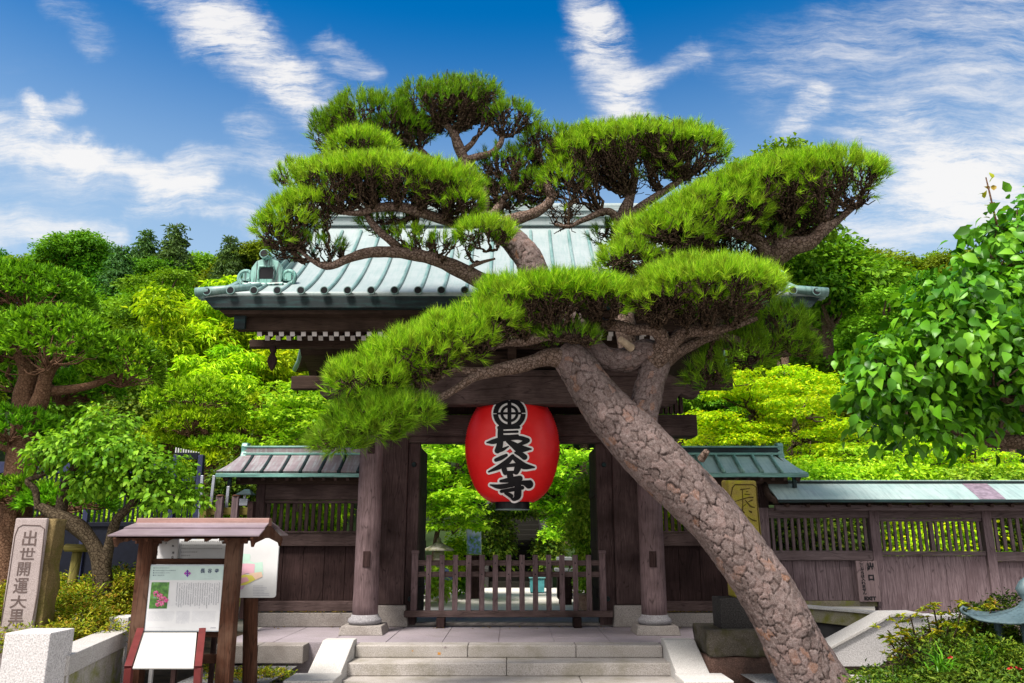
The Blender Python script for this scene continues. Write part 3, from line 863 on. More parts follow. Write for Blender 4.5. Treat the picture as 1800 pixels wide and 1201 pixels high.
def stroke2d(pts, wid, n=14, closed=False):
    """pts in 2D, widths -> list of cross rows (each row a list of 2D points)"""
    c = catmull([(*p, w) for p, w in zip(pts, wid)], n)
    d = nrm(np.gradient(c[:, :2], axis=0)); s = np.stack([-d[:, 1], d[:, 0]], 1)
    rows = []
    def row(p, s_, w): rows.append([p + s_ * w / 2 * u for u in (-1, -.5, 0, .5, 1)])
    for a in (1.35, 1.0, .6, .25):
        w = c[0, 2]; row(c[0, :2] - d[0] * w / 2 * math.sin(a), s[0], w * math.cos(a) + .01)
    for k in range(len(c)): row(c[k, :2], s[k], c[k, 2])
    for a in (.25, .6, 1.0, 1.35):
        w = c[-1, 2]; row(c[-1, :2] + d[-1] * w / 2 * math.sin(a), s[-1], w * math.cos(a) + .01)
    return rows
def on_lantern(zx, zy, eps):
    px, py = 800 + zx / 5.457, 690 + zy / 5.457
    Y = YL - .7
    for _ in range(6):
        p = W(px, py, Y); r = lr(min(max(p.z, 1.99), 3.8)); q = max(r * r - (p.x - LX) ** 2, .0004)
        Y = YL - math.sqrt(q)
    p = W(px, py, Y); dv = Vector((p.x - LX, p.y - YL, 0)).normalized()
    return p + dv * eps
STROKES = [  # the three characters, brush strokes as points and widths
    ([(440, 340), (438, 410), (440, 475)], [38, 40, 36]), ([(425, 340), (520, 340), (608, 336)], [26, 22, 22]), ([(450, 382), (520, 380), (596, 378)], [18, 17, 18]),
    ([(450, 421), (520, 420), (598, 417)], [18, 17, 20]), ([(312, 482), (370, 474), (450, 452), (560, 440), (630, 440), (690, 462)], [10, 34, 34, 26, 30, 34]),
    ([(436, 470), (428, 520), (410, 560)], [42, 44, 40]), ([(412, 560), (460, 548), (512, 520)], [34, 24, 10]), ([(505, 468), (560, 505), (620, 540), (722, 545)], [26, 44, 56, 12]),
    ([(678, 470), (640, 490), (588, 512)], [34, 26, 20]),
    ([(492, 604), (440, 632), (396, 650)], [22, 30, 26]), ([(578, 580), (625, 595), (662, 622)], [18, 36, 40]),
    ([(552, 612), (500, 668), (430, 715), (330, 762)], [26, 38, 34, 12]), ([(552, 618), (610, 670), (660, 708), (752, 720)], [26, 40, 46, 12]),
    ([(470, 708), (474, 740), (484, 772)], [34, 36, 34]), ([(474, 708), (540, 700), (606, 694)], [26, 24, 30]), ([(606, 696), (596, 735), (584, 766)], [46, 44, 36]), ([(486, 770), (540, 768), (588, 764)], [24, 22, 24]),
    ([(528, 800), (536, 840), (540, 885)], [44, 40, 40]), ([(442, 852), (520, 842), (618, 826)], [20, 36, 40]), ([(346, 888), (430, 905), (540, 888), (640, 868), (700, 882)], [10, 34, 32, 30, 62]),
    ([(450, 950), (540, 935), (640, 915)], [24, 28, 28]), ([(600, 885), (600, 950), (592, 1000), (560, 1030)], [44, 48, 46, 14]), ([(590, 1010), (562, 1026), (536, 1012)], [36, 26, 10]), ([(488, 968), (515, 980), (538, 995)], [20, 28, 30])]
def arc(cx, cy, r, a0, a1, n=18): return [(cx + r * math.cos(a0 + (a1 - a0) * k / n), cy + r * math.sin(a0 + (a1 - a0) * k / n)) for k in range(n + 1)]
EMB = (522, 205)
wh, bl = MB(), MB(); e0 = .0125
for k, (p, w) in enumerate(STROKES):
    wh.sheet([[on_lantern(q[0], q[1], e0 + k * .0002) for q in r] for r in stroke2d(p, [x * 1.38 + 38 for x in w])])
    bl.sheet([[on_lantern(q[0], q[1], e0 + .0085 + k * .0002) for q in r] for r in stroke2d(p, [x * 1.38 for x in w])])
def ring(mb, r0, r1, a0, a1, eps):
    n = 40
    mb.sheet([[on_lantern(EMB[0] + r * math.cos(a0 + (a1 - a0) * k / n), EMB[1] + r * math.sin(a0 + (a1 - a0) * k / n), eps) for k in range(n + 1)] for r in np.linspace(r0, r1, 5)])
ring(wh, 0.5, 168, 0, 2 * math.pi, e0 + .006)
TP = 2 * math.pi
for (a0, a1) in ((.02, .5 * math.pi - .11), (.5 * math.pi + .05, math.pi - .04), (math.pi + .02, 1.5 * math.pi - .05), (1.5 * math.pi + .05, TP - .05)):
    ring(bl, 104, 150, a0, a1, e0 + .0155)
ring(bl, 58, 84, 0, TP, e0 + .0160)
for (p, w) in (([(522, 100), (522, 205), (522, 315)], [36, 36, 36]), ([(415, 205), (522, 203), (625, 203)], [22, 22, 22])):
    bl.sheet([[on_lantern(q[0], q[1], e0 + .0166) for q in r] for r in stroke2d(p, w)])
wh.build('lettering_edge', WHITE_PAINT, body)
bl.build('lettering', INK, body)
# ------------------------------------------------------------------ writing helpers
def text2d(s, bold=0.0):
    cu = bpy.data.curves.new('writing', 'FONT'); cu.body = s; cu.size = 1; cu.offset = bold; cu.resolution_u = 4
    o = bpy.data.objects.new('writing', cu); COL.objects.link(o)
    dg = bpy.context.evaluated_depsgraph_get(); dg.update()
    me = bpy.data.meshes.new_from_object(o.evaluated_get(dg))
    vs = [(v.co.x, v.co.y) for v in me.vertices]; fs = [tuple(p.vertices) for p in me.polygons]
    bpy.data.objects.remove(o); bpy.data.curves.remove(cu); bpy.data.meshes.remove(me)
    if vs:
        a = np.array(vs); lo, hi = a.min(0), a.max(0)
        vs = [((x - (lo[0] + hi[0]) / 2), (y - (lo[1] + hi[1]) / 2)) for x, y in vs]
        return vs, fs, hi - lo
    return vs, fs, (1, 1)
def write(mb, s, c, right, up, h=None, w=None, bold=0.0, mi=0, skew=0.0):
    """writes s centred on point c; h or w is the size of its bounding box"""
    vs, fs, (bw, bh) = text2d(s, bold)
    sx = (w / bw) if w else h / bh
    sy = (h / bh) if h else sx
    right, up, c = Vector(right).normalized(), Vector(up).normalized(), Vector(c)
    mb.add([c + right * (x * sx + skew * y * sy) + up * y * sy for x, y in vs], fs, mi)
def vwrite(mb, s, c, right, up, size, pitch, bold=0.0, mi=0):
    """vertical writing: c is the centre of the first character; every glyph keeps its own proportions in a square of size"""
    for k, ch in enumerate(s):
        vs, fs, (bw, bh) = text2d(ch, bold)
        r, u = Vector(right).normalized(), Vector(up).normalized(); cc = Vector(c) - u * pitch * k
        mb.add([cc + r * x * size + u * y * size for x, y in vs], fs, mi)

# ------------------------------------------------------------------ the two wing walls with their small copper roofs
def wing(sx, label):
    YW = 13.86
    o = empty('wing_wall', (sx * 3.5, YW, 0), label, 'wall')
    X = lambda px: (WX(px, 960, YW) if sx < 0 else -WX(px, 960, YW))
    xin, xpost, xout = sx * 2.45, X(462), X(447)
    def bx(a, b_, y0, y1, z0, z1, name, mat, bev=.008, par=o):
        m = MB(); m.box(min(a, b_), max(a, b_), y0, y1, z0, z1); return m.build(name, mat, par, bevel=bev)
    zr0, zr1 = WZ(960, YW), WZ(937, YW)
    zt0 = WZ(885, YW)
    bx(xin, xout - 0 * sx, YW - .13, YW + .25, 0.003, WZ(1078, YW - .13), 'plinth', PLINTH, .015)
    bx(xin, xpost, YW - .08, YW + .1, WZ(1075, YW - .08), WZ(1057, YW - .08), 'bottom_beam', WOOD_H)
    bx(xpost, xout - sx * .0, YW - .12, YW + .14, .24, 2.5, 'post', WOOD_V)
    bx(xin, xpost, YW - .075, YW + .09, zr0, zr1 - .002, 'middle_rail', WOOD_H)
    bx(xin, xpost, YW - .095, YW + .1, zr1 - .0, zr1 + .03, 'rail_ledge', WOOD_H)
    bx(xin, xpost, YW - .075, YW + .09, zt0, WZ(880, YW), 'top_frame', WOOD_H)
    bx(xin, xpost, YW - .10, YW + .12, WZ(879, YW), WZ(846, YW), 'wall_beam', WOOD_H, .012)
    n = 5
    for k in range(n):
        a = xin + (xpost - xin) * k / n; b_ = xin + (xpost - xin) * (k + 1) / n
        if k == 0: bx(xin, xpost, YW + .045, YW + .06, WZ(1057, YW) - .02, zr0 + .02, 'backing_board', WOOD_PANEL, 0)
        bx(a + sx * .003, b_ - sx * .003, YW + .0 + .004 * (k % 2), YW + .03 + .004 * (k % 2), WZ(1057, YW) - .02, zr0 + .02, 'board', WOOD_PANEL, .004)
    ns = 16
    for k in range(ns):
        a = xin + (xpost - xin) * (k + .25) / ns
        bx(a, a + (xpost - xin) / ns * .5, YW - .03, YW + .03, zr1 + .02, zt0 + .01, 'slat', WOOD_V, .004)
    # roof
    YE = 13.28
    ze, zr = WZ(831, YE), WZ(797, YW)
    xe_in, xe_out, xr_out = sx * 2.42, sx * 4.885, sx * 4.62
    slope = lambda t: (YE + (YW - YE) * t, ze + (zr - ze) * (.8 * t + .2 * t * t))
    m = MB()
    for fr in (1, -1):
        rows = []
        for k in range(9):
            y, z = slope(k / 8)
            yy_ = y if fr > 0 else 2 * YW - y
            xo = xe_out + (xr_out - xe_out) * (k / 8) ** .8
            rows.append([(xe_in, yy_, z), ((xe_in + xo) / 2, yy_, z), (xo, yy_, z)])
        m.sheet(rows)
    rf = m.build('roof', COPPER_BROWN if sx < 0 else copper('mint_copper_roof', (.28, .46, .42), (.42, .58, .54), (.12, .22, .21), 'y', rows=5, amt=.35), o, smooth=False)
    so = rf.modifiers.new('thickness', 'SOLIDIFY'); so.thickness = .03; so.offset = -1
    nrb = 7
    for k in range(nrb):
        xb_ = xe_in + sx * (.12 + k * .318)
        dx = sx * .02 * (k / nrb)
        m = MB(); pts = [(xb_ + dx * t * 0, slope(t)[0], slope(t)[1] + .02) for t in (-.02, .25, .5, .75, 1)]
        m.tube(pts, .034, 10)
        m.build('roof_roll', COPPER_DARK if sx < 0 else copper('streaked_green_roll', (.16, .38, .33), (.30, .52, .46), (.03, .06, .06), 'y', amt=.8), rf, smooth=True)
    for fr in (1, -1):
        m = MB(); y = YE if fr > 0 else 2 * YW - YE
        m.box(min(xe_in, xe_out), max(xe_in, xe_out), y - .025, y + .025, ze - .075, ze - .012); m.build('eave_edge', COPPER_GREEN, rf, bevel=.006)
    m = MB(); m.sheet([[(x, y, z) for x in (xe_in, xe_out - sx * .12)] for (y, z) in ((YE + .03, ze - .06), (YW, zr - .12), (2 * YW - YE - .03, ze - .06))]); m.build('soffit', WOOD_DARK, rf)
    m = MB()
    zc = WZ(785, YW)
    m.box(min(xe_in, xr_out), max(xe_in, xr_out), YW - .085, YW + .085, zr - .03, zc - .03)
    rg = m.build('ridge', COPPER_BROWN if sx < 0 else COPPER_DARK, rf, bevel=.008)
    m = MB(); a, b_ = xe_in, xr_out
    m.box(min(a, b_), max(a, b_), YW - .10, YW + .10, zc - .03, zc); m.box(min(a, b_), max(a, b_), YW - .12, YW + .12, zr - .04, zr + .0); m.build('ridge_edge', COPPER_GREEN, rg, bevel=.008)
    m = MB(); w = .085
    prof = [(-.10, -.10), (.10, -.10), (.11, .0), (.07, .08), (.085, .19), (.06, .25), (-.06, .25), (-.085, .19), (-.07, .08), (-.11, 0)]
    m.prism([(xr_out - .05 + (0 if sx < 0 else .0), YW + u * 1.15, zr - .05 + v * .9) for (u, v) in prof], (.11, 0, 0)); m.build('ridge_end', COPPER_GREEN, rg, bevel=.02)
    # verge board
    m = MB(); m.bar((xe_out - sx * .1, YE + .1, ze - .08), (xr_out - sx * .1, YW, zr - .08), .05, .14); m.bar((xe_out - sx * .1, 2 * YW - YE - .1, ze - .08), (xr_out - sx * .1, YW, zr - .08), .05, .14)
    m.build('verge_board', WOOD_DARK, rf)
    m = MB(); xx = xe_out - sx * .2; m.box(xx - .03, xx + .03, YE + .08, YE + .14, ze - .24, ze - .07); m.build('verge_drop', COPPER_DARK, rf, bevel=.006)
    # rafters
    for k in range(12):
        xb_ = xe_in + sx * (.1 + k * .2)
        m = MB(); m.bar((xb_, YE + .05, ze - .10), (xb_, YW, zr - .2), .05, .055); m.build('rafter', WOOD_Y, rf)
    m = MB(); m.box(min(xe_in, xe_out - sx * .25), max(xe_in, xe_out - sx * .25), YE + .26, YE + .36, ze - .17, ze - .05); m.build('eave_purlin', WOOD_DARK, rf, bevel=.006)
    return o
wing(-1, 'dark wooden wing wall with brownish copper roof, left of the gate')
wing(1, 'wooden wing wall with pale green copper roof, half hidden behind the leaning pine trunk')

# ------------------------------------------------------------------ the low fence wall with exit door on the right
ex = empty('fence_wall', (8.0, 13.6, -.3), 'long low fence wall of silvery boards and lattice under a pale copper roof', 'fence wall')
YF = 13.6
XF = lambda px, py=980: WX(px, py, YF)
def fbox(px0, px1, py0, py1, y0, y1, name, mat, bev=.006, par=ex, zmin=None):
    m = MB(); z0 = WZ(py1, YF) if zmin is None else zmin
    m.box(XF(px0), XF(px1), YF + y0, YF + y1, z0, WZ(py0, YF)); return m.build(name, mat, par, bevel=bev)
for (a, b_) in ((1334, 1354), (1532, 1549), (1732, 1748), (1925, 1942)):
    fbox(a, b_, 893, 1100, -.075, .075, 'post', WOOD_GREY, zmin=-.4)
fbox(1354.3, 1945, 893, 911, -.06, .06, 'top_beam', WOOD_GREYH)
fbox(1354.3, 1531.7, 968, 985, -.07, .06, 'middle_rail', WOOD_GREYH)
fbox(1748.3, 1924.7, 970, 987, -.05, .06, 'middle_rail', WOOD_GREYH)
dr = empty('door', (0, 0, 0)); dr.parent = ex
fbox(1549.5, 1731.5, 969, 977, -.05, .05, 'door_rail', WOOD_GREYH, par=dr)
fbox(1549.5, 1731.5, 911.4, 917, -.04, .05, 'door_rail', WOOD_GREYH, par=dr)
fbox(1638, 1645, 917.3, 968.7, -.04, .04, 'mullion', WOOD_GREY, par=dr)
def boards(px0, px1, n, pytop, zb, y, mat, par, name='board'):
    e = [px0 + (px1 - px0) * k / n + (random.uniform(-3, 3) if 0 < k < n else 0) for k in range(n + 1)]
    for k in range(n):
        m = MB(); oy = random.uniform(0, .008)
        m.box(XF(e[k]) + .003, XF(e[k + 1]) - .003, YF + y + oy, YF + y + .03 + oy, zb, WZ(pytop, YF)); m.build(name, mat, par, bevel=.004)
boards(1354.3, 1531.7, 9, 985.3, WZ(1056, YF), .0, WOOD_GREY, ex)
boards(1549.5, 1731.5, 5, 977.3, -.30, -.03, WOOD_GREY, dr, 'door_board')
boards(1748.3, 1924.7, 7, 987.3, -.30, .01, WOOD_GREY, ex)
fbox(1354.3, 1531.7, 1056.3, 1066, -.05, .08, 'sill_beam', stone('mossy_sill', (.22, .19, .14), (.3, .26, .2), .3, moss=(.13, .14, .03)))
for (a, b_, n, par) in ((1356, 1531, 15, ex), (1551, 1637, 8, dr), (1646, 1731, 8, dr), (1750, 1924, 13, ex)):
    for k in range(n):
        p0 = a + (b_ - a) * (k + .3) / n
        m = MB(); m.box(XF(p0), XF(p0 + (b_ - a) / n * .42), YF - .02, YF + .02, WZ(968.5, YF), WZ(911.2 if par is ex else 917.2, YF)); m.build('slat', WOOD_GREY, par, bevel=.003)
YFE = 13.02
x0, x1 = WX(1367, 870, YFE), WX(1960, 870, YFE)
zfe, zfr = WZ(878, YFE), WZ(849, YF)
m = MB()
for fr in (1, -1):
    m.sheet([[(x, YF + fr * (YFE - YF) * (1 - k / 6), zfe + (zfr - zfe) * (k / 6) ** .92) for x in (x0, x0 + 2, x0 + 4, x1)] for k in range(7)])
rf = m.build('roof', COPPER_WALL, ex); so = rf.modifiers.new('thickness', 'SOLIDIFY'); so.thickness = .03; so.offset = -1
m = MB(); m.box(x0, x1, YFE - .02, YFE + .02, zfe - .05, zfe - .004); m.build('eave_edge', COPPER_DARK, rf, bevel=.005)
m = MB(); m.box(x0, x1, YF - .045, YF + .045, zfr - .012, zfr + .022); m.build('ridge', COPPER_DARK, rf, bevel=.006)
m = MB(); m.box(x0 - .01, x1, YF - .055, YF + .055, zfr + .0225, zfr + .042); m.build('ridge_cap', COPPER_WALL, rf, bevel=.006)
m = MB()
pa, pb_ = WX(1690, 860, YF), WX(1722, 860, YF); qa, qb = WX(1722, 875, YFE), WX(1768, 875, YFE)
m.sheet([[(qa + (pa - qa) * t + (qb - qa) * u, YF + (YFE - YF) * (1 - t), zfe + (zfr - zfe) * t ** .92 + .005) for u in (0, 1)] for t in [k / 6 for k in range(7)]])
pt = m.build('repair_sheet', plain('purplish_bare_copper', (.20, .16, .20), .5, .4), rf); pt.modifiers.new('thickness', 'SOLIDIFY').thickness = .004
m = MB(); m.sheet([[(x, y, z) for x in (x0 + .08, x1)] for (y, z) in ((YFE + .03, zfe - .045), (YF, zfr - .12), (2 * YF - YFE - .03, zfe - .045))]); m.build('soffit', WOOD_DARK, rf)
for k in range(15):
    m = MB(); xx = x0 + .18 + k * .33
    m.bar((xx, YFE + .09, zfe - .095), (xx, YF, zfr - .17), .055, .06); m.build('rafter', WOOD_Y, rf)
m = MB(); m.box(x0 + .02, x1, YFE + .2, YFE + .3, zfe - .17, zfe - .08); m.build('eave_purlin', WOOD_GREYH, rf, bevel=.006)
m = MB(); m.tube([(x0 - .02, YFE + .02, zfe - .04), (x0 - .05, YFE + .3, zfe + .06), (x0 - .02, YF, zfr)], [.05, .06, .05], 10); m.build('verge_end', WOOD_DARK, rf, smooth=True)

# exit sign board
es = empty('exit_sign', (XF(1527), YF - .09, WZ(1058, YF)), 'narrow wooden board lettered EXIT below two black characters, nailed to the fence wall', 'sign')
YS = YF - .135
m = MB(); m.box(WX(1507.5, 1020, YS), WX(1545, 1020, YS), YS, YS + .03, WZ(1058, YS), WZ(986, YS)); m.build('board', wood('pale_sign_wood', (.15, .105, .11), (.30, .225, .235), 'z', stain=(.2, .14, .15)), es, bevel=.004)
m = MB()
def exw(s, zx, zy, size, bold=.0, hh=None, ww=None):
    c = W(1495 + zx / 12.01, 970 + zy / 12.01, YS - .0035); write(m, s, c, (1, 0, 0), (0, 0, 1), h=hh, w=ww, bold=bold)
px_m = M1(1020, YS)
exw('出', 425, 325, 0, .06, hh=16 * px_m, ww=12.5 * px_m); exw('口', 438, 548, 0, .07, hh=10 * px_m, ww=10.5 * px_m); exw('EXIT', 418, 985, 0, .06, hh=6.4 * px_m, ww=21 * px_m)
for k, ch in enumerate('ここからは入れません'):
    c = W(1495 + (232 + k * 7.5) / 12.01, 970 + (232 + k * 71) / 12.01, YS - .0035); vs, fs, bb = text2d(ch, .045)
    m.add([c + Vector((x * 7 * px_m, 0, y * 5.8 * px_m)) for x, y in vs], fs)
m.build('lettering', INK, es)

# ------------------------------------------------------------------ monument stone behind the trunk
mo = empty('stone_monument', (WX(1300, 1100, 11.0), 11.1, -.3), 'tall yellow lichened stone pillar with a carved character, on stacked dark stones', 'monument')
def rough_block(px0, px1, py0, py1, Y, depth, jit, name, mat, par, seed, n=9):
    """a hewn block: gridded box pushed in and out"""
    rng = random.Random(seed)
    x0, x1 = WX(px0, (py0 + py1) / 2, Y), WX(px1, (py0 + py1) / 2, Y)
    z0, z1 = WZ(py1, Y), WZ(py0, Y)
    m = MB(); m.box(x0, x1, Y, Y + depth, z0, z1)
    import bmesh
    bm = bmesh.new()
    vs = [bm.verts.new(v) for v in m.v]
    for f in m.f: bm.faces.new([vs[i] for i in f])
    bmesh.ops.subdivide_edges(bm, edges=bm.edges[:], cuts=n, use_grid_fill=True)
    bmesh.ops.recalc_face_normals(bm, faces=bm.faces[:])
    from mathutils import noise as mn
    bm.normal_update()
    for v in bm.verts:
        p = v.co
        d = mn.noise(p * 3.1 + Vector((seed, 0, 0))) * .6 + mn.noise(p * 8.3 + Vector((0, seed, 0))) * .4
        top = (z1 - p.z) < 1e-4
        v.co = p + v.normal * d * jit * (.25 if top else 1)
    out = MB(); bm.verts.index_update()
    out.add([v.co for v in bm.verts], [[v.index for v in f.verts] for f in bm.faces]); bm.free()
    return out.build(name, mat, par, smooth=True)
rough_block(1246, 1400, 1108, 1155, 10.85, .9, .05, 'base_stone', ROUGH_STONE, mo, 3)
rough_block(1246, 1405, 1155.5, 1205, 10.87, .9, .07, 'base_stone', RED_STONE, mo, 8)
m = MB(); m.box(WX(1267, 1080, 11.05), WX(1352, 1080, 11.05), 11.05, 11.5, WZ(1111, 10.9), WZ(1052, 11.05)); m.build('plinth_block', DARK_STONE, mo, bevel=.012)
YMN = 11.12
x0, x1 = WX(1283, 900, YMN), WX(1333, 900, YMN); zt = WZ(841, YMN); zb = WZ(1052, 11.05)
xb0, xb1 = x0 + .02, x1 + .03
m = MB()
m.hexa([(xb0 - .02, YMN, zb), (xb1 + .02, YMN, zb), (xb1 + .02, YMN + .38, zb), (xb0 - .02, YMN + .38, zb), (x0, YMN, zt - .03), (x1 + .005, YMN, zt - .03), (x1, YMN + .38, zt), (x0, YMN + .38, zt)])
m.add([], [])
pil = m.build('pillar', YELLOW_STONE, mo, bevel=.03, seg=3)
m = MB()
def mw(zx, zy, e=.004): return W(1240 + zx / 9.24, 830 + zy / 9.24, YMN - e)
fr = [(395, 1100), (405, 420), (440, 250), (480, 205), (770, 205), (830, 250), (850, 600), (890, 1010), (905, 1150)]
m.tube([mw(*p, e=.0) for p in fr], .0085, 6)
def mstroke(pts, w): m.sheet([[mw(q[0], q[1], .004 + .0004 * len(m.f) / 100) for q in r] for r in stroke2d(pts, w, 8)])
for pts, w in (([(575, 285), (650, 275), (720, 265)], [26, 16, 14]), ([(600, 290), (605, 400), (605, 560), (600, 620)], [16, 14, 18, 26]), ([(660, 320), (690, 315)], [10, 12]), ([(640, 360), (720, 365)], [14, 16]),
               ([(480, 478), (600, 440), (700, 415), (770, 412)], [10, 18, 18, 26]), ([(610, 560), (660, 520)], [14, 10]), ([(650, 460), (700, 520), (740, 560), (800, 578)], [16, 24, 28, 14]), ([(760, 455), (700, 480)], [24, 14]),
               ([(610, 640), (625, 660)], [24, 30]), ([(710, 632), (745, 650)], [20, 34]), ([(690, 725), (760, 775), (825, 795)], [10, 22, 20])):
    mstroke(pts, w)
m.build('carved_character', CARVED_Y, pil)

# ------------------------------------------------------------------ ramp walls at the lower right
rp = empty('ramp_parapet', (WX(1480, 1080, 12.2), 12.2, -.4), 'mossy stained concrete parapet with a pale top in front of the exit fence', 'parapet')
m = MB(); m.prism([W(1395, 1066, 12.2), W(1395, 1090, 12.2), W(1600, 1113, 12.2), W(1600, 1084, 12.2)], (0, .35, 0)); m.build('beam', stone('mossy_parapet', (.34, .31, .22), (.44, .41, .31), .3, moss=(.17, .17, .04)), rp, bevel=.01)
m = MB(); m.prism([W(1395, 1063.5, 12.15), W(1395, 1068, 12.15), W(1600, 1086, 12.15), W(1600, 1081, 12.15)], (0, .42, 0)); m.build('coping', GRANITE_CLEAN, rp, bevel=.006)
m = MB(); m.prism([W(1395, 1090, 12.3), W(1395, 1180, 12.3), W(1600, 1180, 12.3), W(1600, 1113, 12.3)], (0, .2, 0)); m.build('wall', DARK_WALL, rp)
sl = empty('stair_cheek', (WX(1550, 1150, 10.6), 10.6, -.4), 'white speckled granite stair cheek sloping down behind the bushes at right', 'stair wall')
m = MB(); m.prism([W(1462, 1141, 10.7), W(1470, 1172, 10.7), W(1545, 1172, 10.7), W(1625, 1118, 10.7), W(1800, 1095, 10.7), W(1800, 1080, 10.7), W(1568, 1084, 10.7)], (0, .34, 0)); m.build('face', GRANITE_WHITE, sl, bevel=.008)
m = MB(); m.prism([W(1460, 1137, 10.66), W(1462, 1142, 10.66), W(1568, 1085, 10.66), W(1568, 1078.5, 10.66)], (0, .44, 0)); m.build('coping', GRANITE_CLEAN, sl, bevel=.006)
m = MB(); m.prism([W(1568.3, 1078.5, 10.66), W(1568.3, 1085, 10.66), W(1622, 1084, 10.66), W(1622, 1078, 10.66)], (0, .44, 0)); m.build('coping', GRANITE_CLEAN, sl, bevel=.006)
m = MB(); a, b_ = W(1480, 1175, 10.6), W(1570, 1195, 10.2); m.box(a.x - .1, b_.x + .4, 10.15, 10.69, -.36, -.245); m.build('foot_slab', GRANITE_CLEAN, sl, bevel=.01)

# ------------------------------------------------------------------ notice board with its little roof
YN = 9.0
nb = empty('notice_board', (WX(330, 1150, YN), YN, -.36), 'roofed wooden notice board with a temple description panel and a blank sloping desk', 'notice board')
Zn = lambda py: WZ(py, YN)
lx, rxp = WX(248, 1080, YN), WX(403, 1080, YN); PW = .155
for xx in (lx, rxp):
    m = MB(); m.box(xx - PW / 2, xx + PW / 2, YN - .075, YN + .075, -.45, Zn(940)); ps = m.build('post', WOOD_RED, nb, bevel=.008)
def nbox(px0, px1, py0, py1, y0, y1, name, mat, par=nb, bev=.005):
    m = MB(); m.box(WX(px0, (py0 + py1) / 2, YN), WX(px1, (py0 + py1) / 2, YN), YN + y0, YN + y1, Zn(py1), Zn(py0)); return m.build(name, mat, par, bevel=bev)
nbox(262, 398, 982, 992, -.03, .03, 'cross_rail', WOOD_REDH)
nbox(250, 396, 1110, 1120, -.03, .03, 'cross_rail', WOOD_REDH)
nbox(250, 392, 1150, 1166, -.03, .03, 'cross_rail', WOOD_REDH)
nbox(235, 420, 940, 947, -.06, .06, 'head_beam', WOOD_REDH)
for sx, xx in ((-1, lx), (1, rxp)):
    m = MB()
    for k, (w, h0, h1) in enumerate(((.12, 940, 946), (.085, 946.3, 951), (.05, 951.3, 956))):
        m.box(xx - PW / 2 - w, xx + PW / 2 + w, YN - .05, YN + .05, Zn(h1), Zn(h0))
    m.box(xx - .055, xx + .055, YN - .42, YN + .42, Zn(947), Zn(943))
    m.build('corbel', WOOD_RED, nb, bevel=.004)
# roof of the notice board
rxa, rxb = WX(205, 925, YN - .5), WX(449, 925, YN - .5)
zrdg, zev = WZ(911, YN), WZ(941, YN - .55)
tin = copper('purplish_sheet_roof', (.20, .15, .175), (.30, .235, .27), (.13, .09, .10), 'x', rough=.4, amt=.5)
rust = copper('rusty_pink_ridge_sheet', (.20, .09, .075), (.28, .135, .115), (.13, .06, .05), 'x', rough=.45)
rr = empty('roof', (0, 0, 0)); rr.parent = nb
for fr in (1, -1):
    for k in range(2):
        t0, t1 = (0, .53) if k == 0 else (.5, 1)
        m = MB()
        P_ = lambda t, dz: (YN - fr * .55 * (1 - t), zev + (zrdg - .05 - zev) * t + dz)
        (ya_, za_), (yb_, zb2) = P_(t0, .0 + .014 * k), P_(t1, .014 * k)
        e = .06 * (1 - t0) ; e2 = .06 * (1 - t1)
        m.add([(rxa - e, ya_, za_), (rxb + e, ya_, za_), (rxb + e2, yb_, zb2), (rxa - e2, yb_, zb2)], [(0, 1, 2, 3)])
        q = m.build('roof_sheet', tin, rr); q.modifiers.new('thickness', 'SOLIDIFY').thickness = .012
m = MB(); m.prism([(rxa - .005, YN - .07, zrdg - .085), (rxa - .005, YN - .045, zrdg), (rxa - .005, YN + .045, zrdg), (rxa - .005, YN + .07, zrdg - .085)], (rxb - rxa + .01, 0, 0)); m.build('ridge_cap', rust, rr, bevel=.004)
for xx in (rxa + .0, rxb - .03):
    m = MB()
    m.prism([(xx, YN - .56, zev - .03), (xx, YN, zrdg - .07), (xx, YN + .56, zev - .03), (xx, YN + .50, zev - .12), (xx, YN + .45, zev - .08), (xx, YN, zrdg - .2), (xx, YN - .45, zev - .08), (xx, YN - .50, zev - .12)], (.03, 0, 0)); m.build('gable_board', WOOD_RED, rr, bevel=.003)
m = MB()
for fr in (1, -1): m.add([(rxa, YN - fr * .53, zev - .03), (rxb, YN - fr * .53, zev - .03), (rxb, YN, zrdg - .08), (rxa, YN, zrdg - .08)], [(0, 1, 2, 3)])
m.build('roof_boarding', WOOD_REDH, rr)
for k in range(7):
    m = MB(); xx = rxa + .1 + k * (rxb - rxa - .2) / 6
    m.bar((xx, YN - .47, zev - .045), (xx, YN, zrdg - .125), .035, .04); m.build('rafter', WOOD_RED, rr)
# panel
YPn = YN - .06
pn = empty('panel', (0, 0, 0)); pn.parent = nb
def pnl(zx, zy, e=0): return W(240 + zx / 5.458, 900 + zy / 5.458, YPn - e)
def quadbox(mb, pts, d, mi=0): mb.prism(pts, (0, d, 0), mi)
m = MB(); quadbox(m, [pnl(125, 505), pnl(70, 1150), pnl(800, 1150), pnl(855, 505)], .03)
ALU = plain('pale_aluminium', (.55, .62, .68), .35, .08)
m.build('frame', ALU, pn, bevel=.004)
m = MB(); quadbox(m, [pnl(135, 518, .003), pnl(82, 1140, .003), pnl(792, 1140, .003), pnl(845, 518, .003)], .002); m.build('sheet', PANEL_WHITE, pn)
m = MB(); quadbox(m, [pnl(135, 518, .0045), pnl(123, 655, .0045), pnl(833, 655, .0045), pnl(845, 518, .0045)], .001); m.build('title_band', plain('pale_green_band', (.52, .66, .64), .4, .06), pn)
m = MB(); m.add([pnl(x, y, .0065) for x, y in ((145, 675), (118, 927), (290, 927), (316, 675))], [(0, 1, 2, 3)])
